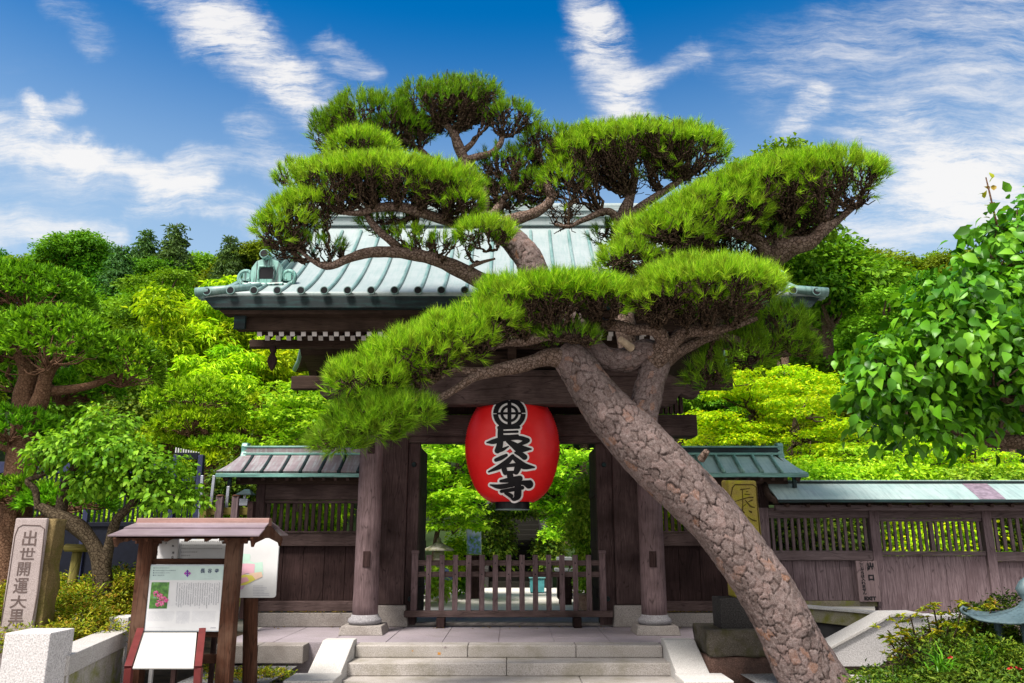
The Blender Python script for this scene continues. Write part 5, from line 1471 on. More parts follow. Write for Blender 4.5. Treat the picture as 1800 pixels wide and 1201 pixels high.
def tubes_np(paths, nside=5):
    """paths: list of (points (n,3), radii (n)) -> one quad mesh"""
    Vs, Fs, off = [], [], 0
    ang = np.arange(nside) * TP / nside
    for P, r in paths:
        P = np.asarray(P, float); n = len(P)
        d = nrm(np.gradient(P, axis=0))
        ref = np.array([.31, .52, .79]) if abs(d[0] @ np.array([.31, .52, .79])) < .9 else np.array([1., 0, 0])
        u = nrm(np.cross(d, ref)); s = np.cross(d, u)
        ringv = P[:, None, :] + (u[:, None, :] * np.cos(ang)[None, :, None] + s[:, None, :] * np.sin(ang)[None, :, None]) * np.asarray(r)[:, None, None]
        Vs.append(ringv.reshape(-1, 3))
        i = np.arange(n - 1)[:, None] * nside; k = np.arange(nside)[None]; k2 = (k + 1) % nside
        Fs.append(np.stack([i + k, i + k2, i + nside + k2, i + nside + k], -1).reshape(-1, 4) + off); off += n * nside
    return np.concatenate(Vs), np.concatenate(Fs)
def wiggle(a, b, r0, r1, rng, amp=.14, n=6):
    a, b = np.asarray(a, float), np.asarray(b, float)
    L = np.linalg.norm(b - a)
    t = np.linspace(0, 1, n)[:, None]
    off = rng.normal(0, 1, (n, 3)) * amp * L * np.sin(np.pi * t) ** .6 * .5
    bow = rng.normal(0, 1, 3) * amp * L * .5
    return a + (b - a) * t + off + bow * np.sin(np.pi * t), r0 + (r1 - r0) * t[:, 0]

# ------------------------------------------------------------------ the big leaning pine
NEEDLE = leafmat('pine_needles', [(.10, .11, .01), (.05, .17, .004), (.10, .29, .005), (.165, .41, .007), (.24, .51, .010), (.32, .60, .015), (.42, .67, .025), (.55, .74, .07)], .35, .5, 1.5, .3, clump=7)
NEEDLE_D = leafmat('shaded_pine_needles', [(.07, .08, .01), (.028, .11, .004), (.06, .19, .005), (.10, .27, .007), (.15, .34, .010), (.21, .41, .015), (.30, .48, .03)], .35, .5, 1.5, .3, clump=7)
TWIG = barkmat('twig_bark', (.035, .022, .014), (.085, .055, .036), (.15, .105, .075), 26)
BARK = plated_bark('pine_plate_bark')
LIMB = barkmat('pine_limb_bark', (.05, .032, .022), (.15, .10, .075), (.30, .225, .195), 26, .42)
YT_ = 9.8
pine = empty('pine_tree', tuple(W(1480, 1275, YT_)), 'huge leaning pine with plated bark and cloud shaped needle pads in front of the gate', 'pine tree')

def trunk_mesh(ctrl, name, parent, cell=.094, depth=.018, du=.014, knots=(), seed=1):
    """ctrl: (px, py, Y, width in photo pixels across the stem); builds a stem with real bark plates"""
    pts = []
    for (px, py, Y, w) in ctrl:
        p = W(px, py, Y); pts.append((p.x, p.y, p.z, w / 2 * .93 * M1(py, Y)))
    C = catmull(pts, 40)
    seg = np.linalg.norm(np.diff(C[:, :3], axis=0), axis=1); s = np.concatenate([[0], np.cumsum(seg)])
    N = max(20, int(s[-1] / du)); si = np.linspace(0, s[-1], N)
    P = np.stack([np.interp(si, s, C[:, k]) for k in range(3)], 1); r = np.interp(si, s, C[:, 3])
    d = nrm(np.gradient(P, axis=0))
    u = np.cross(d, np.array([0, 1., 0])); u = nrm(u); v = np.cross(d, u)
    nside = int(max(24, TP * r.mean() / du))
    a = np.arange(nside) * TP / nside
    rng = np.random.default_rng(seed)
    N_ = u[:, None, :] * np.cos(a)[None, :, None] + v[:, None, :] * np.sin(a)[None, :, None]
    S, A = np.meshgrid(si, a, indexing='ij')
    rr = r[:, None] * (1 + .035 * np.sin(2 * A + S * 2.1) + .03 * np.sin(3 * A - S * 3.3 + 1) + .025 * np.sin(S * 5.1 + 2 * np.cos(A)))
    V = P[:, None, :] + N_ * rr[..., None]
    for (kp, kr, kh) in knots:
        dd = np.linalg.norm(V - np.array(kp), axis=-1)
        V = V + N_ * (kh * np.exp(-(dd / kr) ** 2))[..., None]
    flat = V.reshape(-1, 3)
    # cell metric: shrink distances along the stem so that plates come out longer than wide
    met = np.stack([S.ravel() * .72, (r[:, None] * np.cos(A)).ravel(), (r[:, None] * np.sin(A)).ravel()], 1)
    wob = np.stack([lump(met, 1.1, 9), lump(met, 2.2, 9), lump(met, 3.3, 9)], 1) + .55 * np.stack([lump(met, 4.1, 23), lump(met, 5.2, 23), lump(met, 6.3, 23)], 1)
    met_w = met + .026 * wob
    area = (r * du * TP).sum()
    ns = int(area / (cell * cell * .72))
    pick = rng.integers(0, len(met), ns * 3)
    tree = kdtree.KDTree(ns); used = []
    # blue-noise thinning
    cellgrid = {}; cnt = 0
    for i in pick:
        p = met[i]; key = tuple((p / (cell * .75)).astype(int)); ok = True
        for ax in (-1, 0, 1):
            for ay in (-1, 0, 1):
                for az in (-1, 0, 1):
                    for q in cellgrid.get((key[0] + ax, key[1] + ay, key[2] + az), ()):
                        if ((q - p) ** 2).sum() < (cell * .68) ** 2: ok = False; break
                    if not ok: break
                if not ok: break
            if not ok: break
        if ok:
            cellgrid.setdefault(key, []).append(p); used.append(p)
            if len(used) >= ns: break
    tree = kdtree.KDTree(len(used))
    for i, p in enumerate(used): tree.insert(p, i)
    tree.balance()
    tone = rng.random(len(used)); lift = rng.random(len(used))
    D = np.zeros(len(met)); pl = np.zeros(len(met)); li = np.zeros(len(met))
    for i, p in enumerate(met_w):
        (c0, i0, d0), (c1, i1, d1) = tree.find_n(p, 2)
        D[i] = d1 - d0; pl[i] = tone[i0]; li[i] = lift[i0]
    e = np.clip(D / .013, 0, 1); e = e * e * (3 - 2 * e)
    dome = np.clip(D / (cell * .8), 0, 1)
    h = (e - 1) * depth * np.clip(.7 + .7 * lump(met, 9, 11), .25, 1.1) + li * .013 + lump(met, 5, 38) * .0035 + lump(met, 7, 15) * .004
    flat = flat + N_.reshape(-1, 3) * h[:, None]
    i = np.arange(N - 1)[:, None] * nside; k = np.arange(nside)[None]; k2 = (k + 1) % nside
    F = np.stack([i + k, i + k2, i + nside + k2, i + nside + k], -1).reshape(-1, 4)
    # closing cap at the upper end
    return np_mesh(name, flat, F, BARK, parent, attrs={'crack': (1 - np.clip(D / (.008 + .010 * np.clip(lump(met, 8, 6) + .4, 0, 1)), 0, 1)) * np.clip(.75 + .8 * lump(met, 9, 11), .25, .97), 'plate': pl}, smooth=True)

kn = [(tuple(W(1237, 805, YT_ - .28)), .11, .10), (tuple(W(1065, 735, YT_ - .3)), .10, .05), (tuple(W(1415, 1105, YT_ - .33)), .09, .05)]
trunk_mesh([(1500, 1330, YT_, 150), (1458, 1250, YT_, 130), (1428, 1195, YT_, 116), (1388, 1114, YT_, 106), (1340, 1030, YT_, 104), (1284, 950, YT_, 102), (1237, 893, YT_, 100), (1184, 838, YT_, 100), (1125, 785, YT_, 100),
            (1080, 735, YT_, 92), (1046, 690, YT_, 82), (1018, 650, YT_, 74), (996, 622, YT_ - .02, 60), (985, 610, YT_ - .04, 34)], 'trunk', pine, knots=kn)
trunk_mesh([(1128, 770, YT_ + .08, 50), (1133, 715, YT_ + .12, 54), (1143, 668, YT_ + .14, 50), (1152, 635, YT_ + .12, 52), (1135, 618, YT_ + .1, 46), (1100, 632, YT_ + .1, 44), (1062, 628, YT_ + .12, 42), (1030, 600, YT_ + .16, 42), (1000, 562, YT_ + .2, 46), (968, 525, YT_ + .22, 50), (944, 490, YT_ + .22, 52), (928, 452, YT_ + .22, 50), (900, 420, YT_ + .22, 44), (862, 395, YT_ + .2, 38), (836, 378, YT_ + .2, 30)], 'upper_stem', pine, cell=.066, depth=.011, du=.012, seed=5)
# broken stubs
for (a, b, r0, r1) in (((1232, 808, YT_ - .30), (1243, 793, YT_ - .42), .05, .035), ((1110, 612, YT_ - .05), (1090, 596, YT_ - .25), .055, .04)):
    m = MB(); m.tube([W(*a), W(*b)], [r0, r1], 12); m.build('broken_stub', [LIMB if r0 < .052 else plain('bare_wood_stub', (.42, .33, .24), .8, .25)], pine, bevel=.01)

def limb(name, ctrl, nseg=10, mat=None):
    pts = []
    for (px, py, Y, w) in ctrl:
        p = W(px, py, Y); pts.append((p.x, p.y, p.z, w / 2 * M1(py, Y)))
    C = catmull(pts, nseg)
    q = C[:, :3]
    C[:, 3] *= 1 + .10 * lump(q, 3.0, 5) + .06 * lump(q, 4.0, 13)
    V, F = tubes_np([(C[:, :3], C[:, 3])], 14)
    return np_mesh(name, V, F, mat or LIMB, pine, smooth=True)
Y0 = YT_
limb('branch', [(1003, 632, Y0 - .02, 44), (965, 628, Y0 - .1, 30), (925, 640, Y0 - .25, 26), (885, 649, Y0 - .35, 25), (848, 657, Y0 - .45, 22), (825, 668, Y0 - .5, 15), (798, 686, Y0 - .5, 13), (762, 705, Y0 - .5, 12), (715, 722, Y0 - .5, 9), (660, 745, Y0 - .5, 6)])
limb('branch', [(850, 655, Y0 - .45, 20), (820, 652, Y0 - .5, 14), (800, 649, Y0 - .5, 14), (772, 662, Y0 - .5, 15), (735, 685, Y0 - .45, 14), (690, 700, Y0 - .4, 11), (640, 708, Y0 - .4, 8), (600, 700, Y0 - .4, 5)])
limb('branch', [(1030, 600, Y0 + .1, 34), (1000, 590, Y0 - .1, 28), (965, 588, Y0 - .25, 24), (925, 600, Y0 - .3, 18), (880, 605, Y0 - .35, 13), (830, 622, Y0 - .4, 10)])
limb('branch', [(1035, 600, Y0 + .05, 28), (1052, 575, Y0 - .1, 22), (1080, 572, Y0 - .2, 20), (1115, 580, Y0 - .25, 22), (1150, 580, Y0 - .25, 24), (1165, 600, Y0 - .1, 26), (1150, 622, Y0 + .05, 30)])
limb('branch', [(1150, 640, Y0 + .05, 34), (1185, 600, Y0 - .1, 26), (1205, 583, Y0 - .15, 24), (1240, 582, Y0 - .2, 20), (1285, 575, Y0 - .2, 14), (1330, 560, Y0 - .2, 8)])
limb('branch', [(1160, 628, Y0 + .1, 28), (1205, 612, Y0 + .1, 20), (1255, 590, Y0 + .12, 20), (1300, 600, Y0 + .2, 14), (1350, 622, Y0 + .3, 10), (1400, 620, Y0 + .3, 6)])
limb('branch', [(965, 530, Y0 + .25, 44), (915, 512, Y0 + .2, 38), (860, 500, Y0 + .15, 34), (815, 478, Y0 + .1, 30), (770, 458, Y0 + .05, 26), (720, 446, Y0, 22), (680, 443, Y0 - .05, 20), (645, 445, Y0 - .1, 19), (612, 455, Y0 - .1, 16), (580, 468, Y0 - .1, 13), (555, 462, Y0 - .1, 9), (520, 435, Y0 - .1, 6)])
limb('branch', [(705, 446, Y0, 16), (692, 428, Y0 - .05, 15), (668, 408, Y0 - .1, 14), (652, 390, Y0 - .1, 12), (640, 372, Y0 - .1, 9), (615, 352, Y0 - .1, 6)])
limb('branch', [(850, 386, Y0 + .2, 30), (815, 393, Y0 + .1, 22), (775, 385, Y0, 20), (735, 372, Y0 - .1, 18), (700, 364, Y0 - .15, 17), (660, 366, Y0 - .2, 14), (630, 375, Y0 - .2, 11), (590, 372, Y0 - .2, 7)])
limb('branch', [(842, 380, Y0 + .2, 30), (850, 350, Y0 + .25, 24), (838, 318, Y0 + .25, 20), (818, 285, Y0 + .25, 19), (805, 255, Y0 + .25, 18), (795, 230, Y0 + .25, 16), (775, 215, Y0 + .2, 11), (750, 205, Y0 + .2, 6)])
limb('branch', [(818, 284, Y0 + .25, 17), (838, 276, Y0 + .2, 13), (862, 270, Y0 + .2, 12), (878, 255, Y0 + .2, 10), (885, 238, Y0 + .2, 7)])
limb('branch', [(812, 268, Y0 + .25, 12), (830, 252, Y0 + .2, 9), (845, 232, Y0 + .2, 6)])
limb('branch', [(838, 318, Y0 + .25, 16), (800, 300, Y0 + .3, 12), (760, 282, Y0 + .3, 12), (735, 262, Y0 + .3, 10), (700, 245, Y0 + .3, 8), (640, 250, Y0 + .3, 6)])
limb('branch', [(870, 398, Y0 + .2, 26), (905, 386, Y0 + .2, 22), (945, 372, Y0 + .2, 18), (968, 350, Y0 + .25, 16), (960, 322, Y0 + .3, 14), (965, 300, Y0 + .3, 11), (975, 275, Y0 + .3, 7)])
limb('branch', [(862, 385, Y0 + .2, 18), (885, 350, Y0 + .3, 12), (905, 325, Y0 + .3, 9), (900, 300, Y0 + .3, 6)])
limb('branch', [(1110, 640, Y0 + .15, 40), (1098, 560, Y0 + .5, 36), (1092, 480, Y0 + .6, 34), (1090, 410, Y0 + .55, 30), (1098, 375, Y0 + .5, 26), (1108, 345, Y0 + .45, 18), (1120, 300, Y0 + .4, 9)])
limb('branch', [(1094, 392, Y0 + .52, 20), (1125, 365, Y0 + .4, 15), (1165, 338, Y0 + .35, 13), (1200, 315, Y0 + .3, 10), (1240, 290, Y0 + .3, 6)])
limb('branch', [(1094, 398, Y0 + .52, 18), (1070, 372, Y0 + .4, 13), (1030, 385, Y0 + .3, 10), (1000, 398, Y0 + .2, 7), (975, 395, Y0 + .1, 5)])
limb('branch', [(1150, 640, Y0 + .1, 44), (1200, 600, Y0 + .25, 42), (1265, 545, Y0 + .3, 42), (1318, 500, Y0 + .2, 42), (1350, 462, Y0 + .1, 40), (1385, 436, Y0 - .1, 34), (1425, 425, Y0 - .25, 26), (1450, 395, Y0 - .35, 18), (1462, 360, Y0 - .4, 10)])
limb('branch', [(1348, 462, Y0 + .1, 28), (1338, 430, Y0 - .1, 22), (1300, 412, Y0 - .25, 17), (1262, 410, Y0 - .4, 13), (1220, 420, Y0 - .5, 9), (1180, 440, Y0 - .5, 6)])
limb('branch', [(1375, 440, Y0 - .1, 26), (1372, 410, Y0 - .1, 18), (1385, 380, Y0 - .2, 13), (1400, 350, Y0 - .2, 7)])
limb('branch', [(1430, 422, Y0 - .2, 18), (1470, 390, Y0 - .1, 13), (1500, 365, Y0 - .1, 9), (1520, 345, Y0 - .1, 5)])
limb('branch', [(1352, 470, Y0 + .1, 22), (1300, 470, Y0 + .2, 15), (1260, 455, Y0 + .2, 12), (1225, 465, Y0 + .2, 9), (1195, 480, Y0 + .2, 5)])
limb('branch', [(835, 485, Y0 + .1, 12), (825, 472, Y0, 9), (845, 462, Y0, 7), (870, 455, Y0 - .1, 4)])

def tufts(P, A, L, n_per, spread, rng, wid):
    """needle tufts at P along axes A"""
    n = len(P)
    ax = np.repeat(nrm(A), n_per, 0); base = np.repeat(P, n_per, 0)
    d = nrm(ax + rng.normal(0, spread, (n * n_per, 3)))
    base = base + ax * rng.uniform(-.05, .06, (n * n_per, 1))
    LL = np.repeat(L, n_per) * rng.uniform(.7, 1.1, n * n_per)
    return scatter(T_NEEDLE, base, d, rng.normal(0, 1, (n * n_per, 3)), LL, wid)

def pad(blobs, Y, attach, seed, dens=1.0, mat=None, L=.15, twig=1.0, under=.0, dmul=.85, up=.75, green_under=.0, skirt=0.0, sk_green=.10):
    """blobs: (cx, rim y, half width, height) in photo pixels. attach: (px, py, Y) points the twigs start from."""
    rng = np.random.default_rng(seed)
    Ps, As, tips = [], [], []
    for (cx, cy, hw, hh) in blobs:
        c = np.array(W(cx, cy, Y)); m = M1(cy, Y); a, h = hw * m, hh * m; b = min(max(a * dmul, .28), .80)
        n = int(dens * 150 * TP * (a * b + h * (a + b) * .35) )
        D = rdirs(n, rng, .02 if not under else -.45)
        keep = lump(D, seed + 9 + cx, 5.5) > -.42
        D = D[keep]; n = len(D)
        q = D.copy()
        lum = 1 + .13 * lump(D, seed + cx, 2.2) + .06 * lump(D, seed, 6)
        pos = c + q * np.array([a, b, h]) * lum[:, None] * rng.uniform(.86, 1.02, (n, 1))
        nr = nrm(D / np.array([a, b, max(h, .2)]))
        ax = nrm(nr * .75 + np.array([0, 0, up]) + rng.normal(0, .26, (n, 3)))
        Ps.append(pos); As.append(ax)
        if green_under:
            k = int(n * green_under); D2 = rdirs(k, rng, -.9); pos2 = c + D2 * np.array([a, b, h * .9]) * rng.uniform(.2, .9, (k, 1))
            Ps.append(pos2); As.append(nrm(D2 + np.array([0, 0, .5]) + rng.normal(0, .4, (k, 3))))
        nt = int(twig * 95 * (a * b + a * .5) ) + 8
        idx = rng.integers(0, n, nt); tips.append(pos[idx] - ax[idx] * .05)
        if skirt:
            # the rim carries on below: twigs with sparse short needles around an open underside
            k = int(nt * .9); D2 = rdirs(k, rng, -.85); D2[:, 2] = -np.abs(D2[:, 2])
            p2 = c + D2 * np.array([a, b, h * skirt]) * rng.uniform(.62, 1.0, (k, 1))
            tips.append(p2); q = rng.random(k) < sk_green
            Ps.append(p2[q]); As.append(nrm(D2[q] * np.array([1, 1, .3]) + np.array([0, 0, .35]) + rng.normal(0, .3, (int(q.sum()), 3))))
    P, A, TPs = np.concatenate(Ps), np.concatenate(As), np.concatenate(tips)
    V, F = tufts(P, A, np.full(len(P), L), 30, .38, rng, .0072)
    po = np_mesh('needle_pad', V, F, mat or NEEDLE, pine)
    # twigs: boughs to groups of tips, then sub-boughs, then tips
    att = np.array([tuple(W(*p)) for p in attach])
    paths = []
    G = max(3, len(TPs) // 16)
    seeds_ = TPs[rng.choice(len(TPs), G, replace=False)]
    own = np.argmin(((TPs[:, None] - seeds_[None]) ** 2).sum(-1), 1)
    for g_ in range(G):
        mem = TPs[own == g_]
        if not len(mem): continue
        cen = mem.mean(0); a0 = att[np.argmin(((att - cen) ** 2).sum(-1))]
        node = a0 + (cen - a0) * .55 - np.array([0, 0, .08])
        p_, r_ = wiggle(a0, node, .026, .015, rng, .13, 8); paths.append((p_, r_))
        S_ = max(2, len(mem) // 4); ss = mem[rng.choice(len(mem), min(S_, len(mem)), replace=False)]
        ow2 = np.argmin(((mem[:, None] - ss[None]) ** 2).sum(-1), 1)
        for k in range(len(ss)):
            m2 = mem[ow2 == k]
            if not len(m2): continue
            nd = node + (m2.mean(0) - node) * .55
            p_, r_ = wiggle(node, nd, .0145, .010, rng, .16, 6); paths.append((p_, r_))
            for tpt in m2:
                p_, r_ = wiggle(nd, tpt, .0095, .006, rng, .18, 6); paths.append((p_, r_))
                if rng.random() < .5:
                    q = p_[3] + rng.normal(0, .08, 3) + np.array([0, 0, .09]); p2, r2 = wiggle(p_[3], q, .007, .005, rng, .2, 4); paths.append((p2, r2))
    V, F = tubes_np(paths, 4)
    np_mesh('twigs', V, F, TWIG, po, smooth=True)
    return po
NP = 0
# top tier
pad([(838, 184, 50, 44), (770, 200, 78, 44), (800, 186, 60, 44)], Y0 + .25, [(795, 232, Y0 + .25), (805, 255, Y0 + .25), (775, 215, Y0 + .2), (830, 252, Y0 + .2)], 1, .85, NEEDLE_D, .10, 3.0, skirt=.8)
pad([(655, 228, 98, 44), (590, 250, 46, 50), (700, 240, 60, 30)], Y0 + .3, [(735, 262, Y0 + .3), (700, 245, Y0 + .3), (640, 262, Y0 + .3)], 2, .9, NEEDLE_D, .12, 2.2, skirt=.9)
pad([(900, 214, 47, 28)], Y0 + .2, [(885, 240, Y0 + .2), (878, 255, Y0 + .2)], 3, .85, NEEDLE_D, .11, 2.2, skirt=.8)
pad([(635, 272, 62, 34)], Y0 - .1, [(640, 300, Y0 - .1)], 4, 1.1, NEEDLE, .13, 1.2)
# second tier
pad([(522, 325, 40, 38)], Y0 - .05, [(545, 350, Y0 - .1)], 5, .95, NEEDLE, .12, 1.6)
pad([(598, 332, 80, 50), (690, 328, 92, 46), (785, 340, 62, 46), (815, 368, 36, 34), (640, 325, 70, 44), (740, 330, 70, 42)], Y0 - .25, [(700, 364, Y0 - .15), (660, 366, Y0 - .2), (735, 372, Y0 - .1), (600, 374, Y0 - .2), (780, 386, Y0)], 6, 1.0, NEEDLE, .13, 1.9, skirt=.8)
pad([(545, 368, 50, 28), (507, 402, 52, 54), (480, 415, 30, 30)], Y0 - .2, [(555, 455, Y0 - .1), (520, 435, Y0 - .1), (580, 440, Y0 - .1)], 7, 1.0, NEEDLE, .13, 1.6, skirt=.9)
pad([(560, 440, 50, 22), (500, 448, 30, 20)], Y0 + .05, [(580, 466, Y0 - .1), (612, 455, Y0 - .1)], 8, .4, NEEDLE_D, .12, 1.8)
pad([(855, 418, 54, 26)], Y0 - .35, [(862, 440, Y0 - .1), (890, 430, Y0 + .1)], 9, 1.15, NEEDLE, .13, 1.0)
pad([(770, 445, 60, 26), (720, 425, 40, 18)], Y0 - .0, [(845, 462, Y0), (770, 455, Y0 + .05)], 10, .35, NEEDLE, .12, 1.5)
pad([(965, 258, 52, 34)], Y0 + .35, [(965, 300, Y0 + .3), (960, 320, Y0 + .3)], 11, .95, NEEDLE_D, .10, 4.0, skirt=1.2)
pad([(890, 300, 56, 36), (935, 335, 46, 34), (880, 350, 46, 30)], Y0 + .45, [(905, 325, Y0 + .3), (885, 350, Y0 + .3)], 12, .6, NEEDLE_D, .10, 4.5, skirt=1.2)
pad([(760, 352, 50, 18), (690, 400, 60, 20)], Y0 + .35, [(775, 385, Y0), (735, 372, Y0 - .1)], 13, .4, NEEDLE_D, .11, 1.6)
# right upper pads
pad([(1025, 285, 66, 52), (1110, 276, 100, 44), (1205, 276, 80, 44), (990, 340, 44, 66), (1060, 265, 70, 36), (1160, 262, 70, 34)], Y0 + .3, [(1108, 345, Y0 + .45), (1165, 338, Y0 + .35), (1200, 315, Y0 + .3), (1060, 378, Y0 + .4), (1000, 398, Y0 + .2)], 14, .95, NEEDLE, .13, 2.0, skirt=1.3)
pad([(1440, 328, 112, 48), (1335, 345, 96, 46), (1250, 385, 92, 50), (1170, 432, 88, 50), (1110, 468, 60, 40), (1290, 360, 80, 42), (1210, 405, 80, 42), (1390, 330, 80, 44)], Y0 - .35, [(1385, 395, Y0 - .2), (1450, 395, Y0 - .35), (1300, 412, Y0 - .25), (1262, 410, Y0 - .4), (1220, 422, Y0 - .5), (1500, 365, Y0 - .1), (1225, 465, Y0 + .2)], 15, 1.0, NEEDLE, .14, 1.7, skirt=1.25)
pad([(1075, 420, 40, 26), (1160, 400, 60, 26)], Y0 + .7, [(1090, 420, Y0 + .55)], 16, .4, NEEDLE_D, .12, 1.6)
pad([(1300, 440, 90, 34), (1400, 400, 60, 30), (1230, 455, 50, 28)], Y0 + .25, [(1300, 470, Y0 + .2), (1260, 455, Y0 + .2), (1372, 410, Y0 - .1)], 23, .28, NEEDLE_D, .11, 3.0, skirt=.6)
# front tier
pad([(905, 536, 72, 44), (990, 526, 76, 38), (1070, 532, 58, 38), (945, 526, 60, 36), (1030, 524, 60, 36)], Y0 - .55, [(965, 588, Y0 - .25), (925, 600, Y0 - .3), (1000, 580, Y0 - .1), (1052, 575, Y0 - .1)], 17, 1.1, NEEDLE, .15, 1.2, skirt=.9)
pad([(1245, 520, 126, 52), (1165, 540, 66, 44), (1200, 520, 80, 46)], Y0 - .6, [(1205, 583, Y0 - .15), (1240, 582, Y0 - .2), (1150, 580, Y0 - .25), (1285, 575, Y0 - .2)], 18, 1.1, NEEDLE, .155, 1.3, skirt=.8)
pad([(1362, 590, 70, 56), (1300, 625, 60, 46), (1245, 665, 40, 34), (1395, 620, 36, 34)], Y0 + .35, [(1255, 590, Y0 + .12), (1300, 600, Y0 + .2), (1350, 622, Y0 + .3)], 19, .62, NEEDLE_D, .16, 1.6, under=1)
pad([(862, 572, 60, 40), (800, 604, 76, 44), (725, 634, 78, 48), (645, 680, 72, 44), (685, 655, 60, 40), (762, 616, 60, 40)], Y0 - .6, [(830, 622, Y0 - .4), (772, 662, Y0 - .5), (735, 685, Y0 - .45), (690, 700, Y0 - .4)], 20, 1.15, NEEDLE, .15, 1.1, skirt=.8, sk_green=.5)
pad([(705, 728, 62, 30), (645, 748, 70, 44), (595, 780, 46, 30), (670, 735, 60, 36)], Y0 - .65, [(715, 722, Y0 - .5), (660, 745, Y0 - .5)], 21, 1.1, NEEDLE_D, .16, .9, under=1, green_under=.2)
pad([(880, 590, 60, 24), (1000, 600, 60, 20)], Y0 - .2, [(925, 600, Y0 - .3), (965, 588, Y0 - .25)], 22, .4, NEEDLE_D, .14, 1.6)
# ------------------------------------------------------------------ leafy plants
def obj_vary(mat, amount=.10, val=.25):
    """each copy of a tree gets its own slight shade"""
    t = mat.node_tree
    b = [n for n in t.nodes if n.type == 'BSDF_PRINCIPLED'][0]
    src = b.inputs['Base Color'].links[0].from_socket
    oi = t.nodes.new('ShaderNodeObjectInfo'); hs = t.nodes.new('ShaderNodeHueSaturation')
    m1 = t.nodes.new('ShaderNodeMapRange'); m1.inputs[3].default_value = .5 - amount / 2; m1.inputs[4].default_value = .5 + amount / 2
    m2 = t.nodes.new('ShaderNodeMath'); m2.operation = 'FRACT'; mm = t.nodes.new('ShaderNodeMath'); mm.operation = 'MULTIPLY'; mm.inputs[1].default_value = 7.31
    m3 = t.nodes.new('ShaderNodeMapRange'); m3.inputs[3].default_value = 1 - val; m3.inputs[4].default_value = 1 + val
    t.links.new(oi.outputs['Random'], m1.inputs[0]); t.links.new(oi.outputs['Random'], mm.inputs[0]); t.links.new(mm.outputs[0], m2.inputs[0]); t.links.new(m2.outputs[0], m3.inputs[0])
    t.links.new(m1.outputs[0], hs.inputs['Hue']); t.links.new(m3.outputs[0], hs.inputs['Value']); t.links.new(src, hs.inputs['Color'])
    for l in list(src.links):
        if l.to_node != hs: t.links.new(hs.outputs[0], l.to_socket)
    return mat

def crown(blobs, rng, T, L, wid, cr, nl, dens=1.0, flat=.6, zmin=-.35, up=.6, droop=.25, inner=.2, lumpy=.18, shell=(.82, 1.03)):
    """leaves in clusters over lumpy ellipsoids; blobs (x, y, z, a, b, c) in world metres"""
    Cs, Ns = [], []
    for bi, (x, y, z, a, b, c) in enumerate(blobs):
        area = TP * (a * b + a * c + b * c) / 1.5
        n = int(dens * area / (cr * cr) * .9) + 2
        D = rdirs(n, rng, zmin)
        lum = 1 + lumpy * lump(D, bi + x, 2.4) + lumpy * .6 * lump(D, bi + y, 5.5)
        rad = rng.uniform(*shell, n)
        k = rng.random(n) < inner; rad[k] = rng.uniform(.35, .8, k.sum())
        Cs.append(np.array([x, y, z]) + D * np.array([a, b, c]) * (lum * rad)[:, None]); Ns.append(nrm(D / np.array([a, b, c])))
    C, N = np.concatenate(Cs), np.concatenate(Ns)
    pos = np.repeat(C, nl, 0); nn = np.repeat(N, nl, 0); M = len(pos)
    off = rng.normal(0, .5, (M, 3)); off *= cr * np.array([1, 1, flat])
    pos = pos + off
    normal = nrm(nn * .55 + np.array([0, 0, up]) + rng.normal(0, .38, (M, 3)))
    d = nn * .6 + nrm(off) * .6 + rng.normal(0, .45, (M, 3)) - np.array([0, 0, droop])
    d = d - normal * (d * normal).sum(1, keepdims=True) * .8
    s = rng.uniform(.5, 1.25, M)
    return scatter(T, pos, d, normal, L * s, wid * s)
def pb(cx, cy, hw, hh, Y, dep=None):
    """a blob given in photo pixels at distance Y"""
    p = W(cx, cy, Y); m = M1(cy, Y); return (p.x, p.y, p.z, hw * m, (dep if dep else hw * m * .85), hh * m)
def stems(name, parent, lines, mat, nside=8):
    paths = []
    for ctrl in lines:
        pts = [(*W(px, py, Y), w / 2 * M1(py, Y)) for (px, py, Y, w) in ctrl]
        C = catmull(pts, 8); C[:, 3] *= 1 + .08 * lump(C[:, :3], 2, 6); paths.append((C[:, :3], C[:, 3]))
    V, F = tubes_np(paths, nside)
    return np_mesh(name, V, F, mat, parent, smooth=True)
def inner_twigs(name, parent, starts, blobs, rng, mat, n=40, r=.02):
    paths = []
    for k in range(n):
        b = blobs[rng.integers(0, len(blobs))]; D = rdirs(1, rng, -.5)[0]
        tip = np.array(b[:3]) + D * np.array(b[3:]) * rng.uniform(.5, .95)
        s = np.array(starts); a = s[np.argmin(((s - tip) ** 2).sum(1))]
        paths.append(wiggle(a, tip, r, r * .3, rng, .12, 7))
    V, F = tubes_np(paths, 5); return np_mesh(name, V, F, mat, parent, smooth=True)

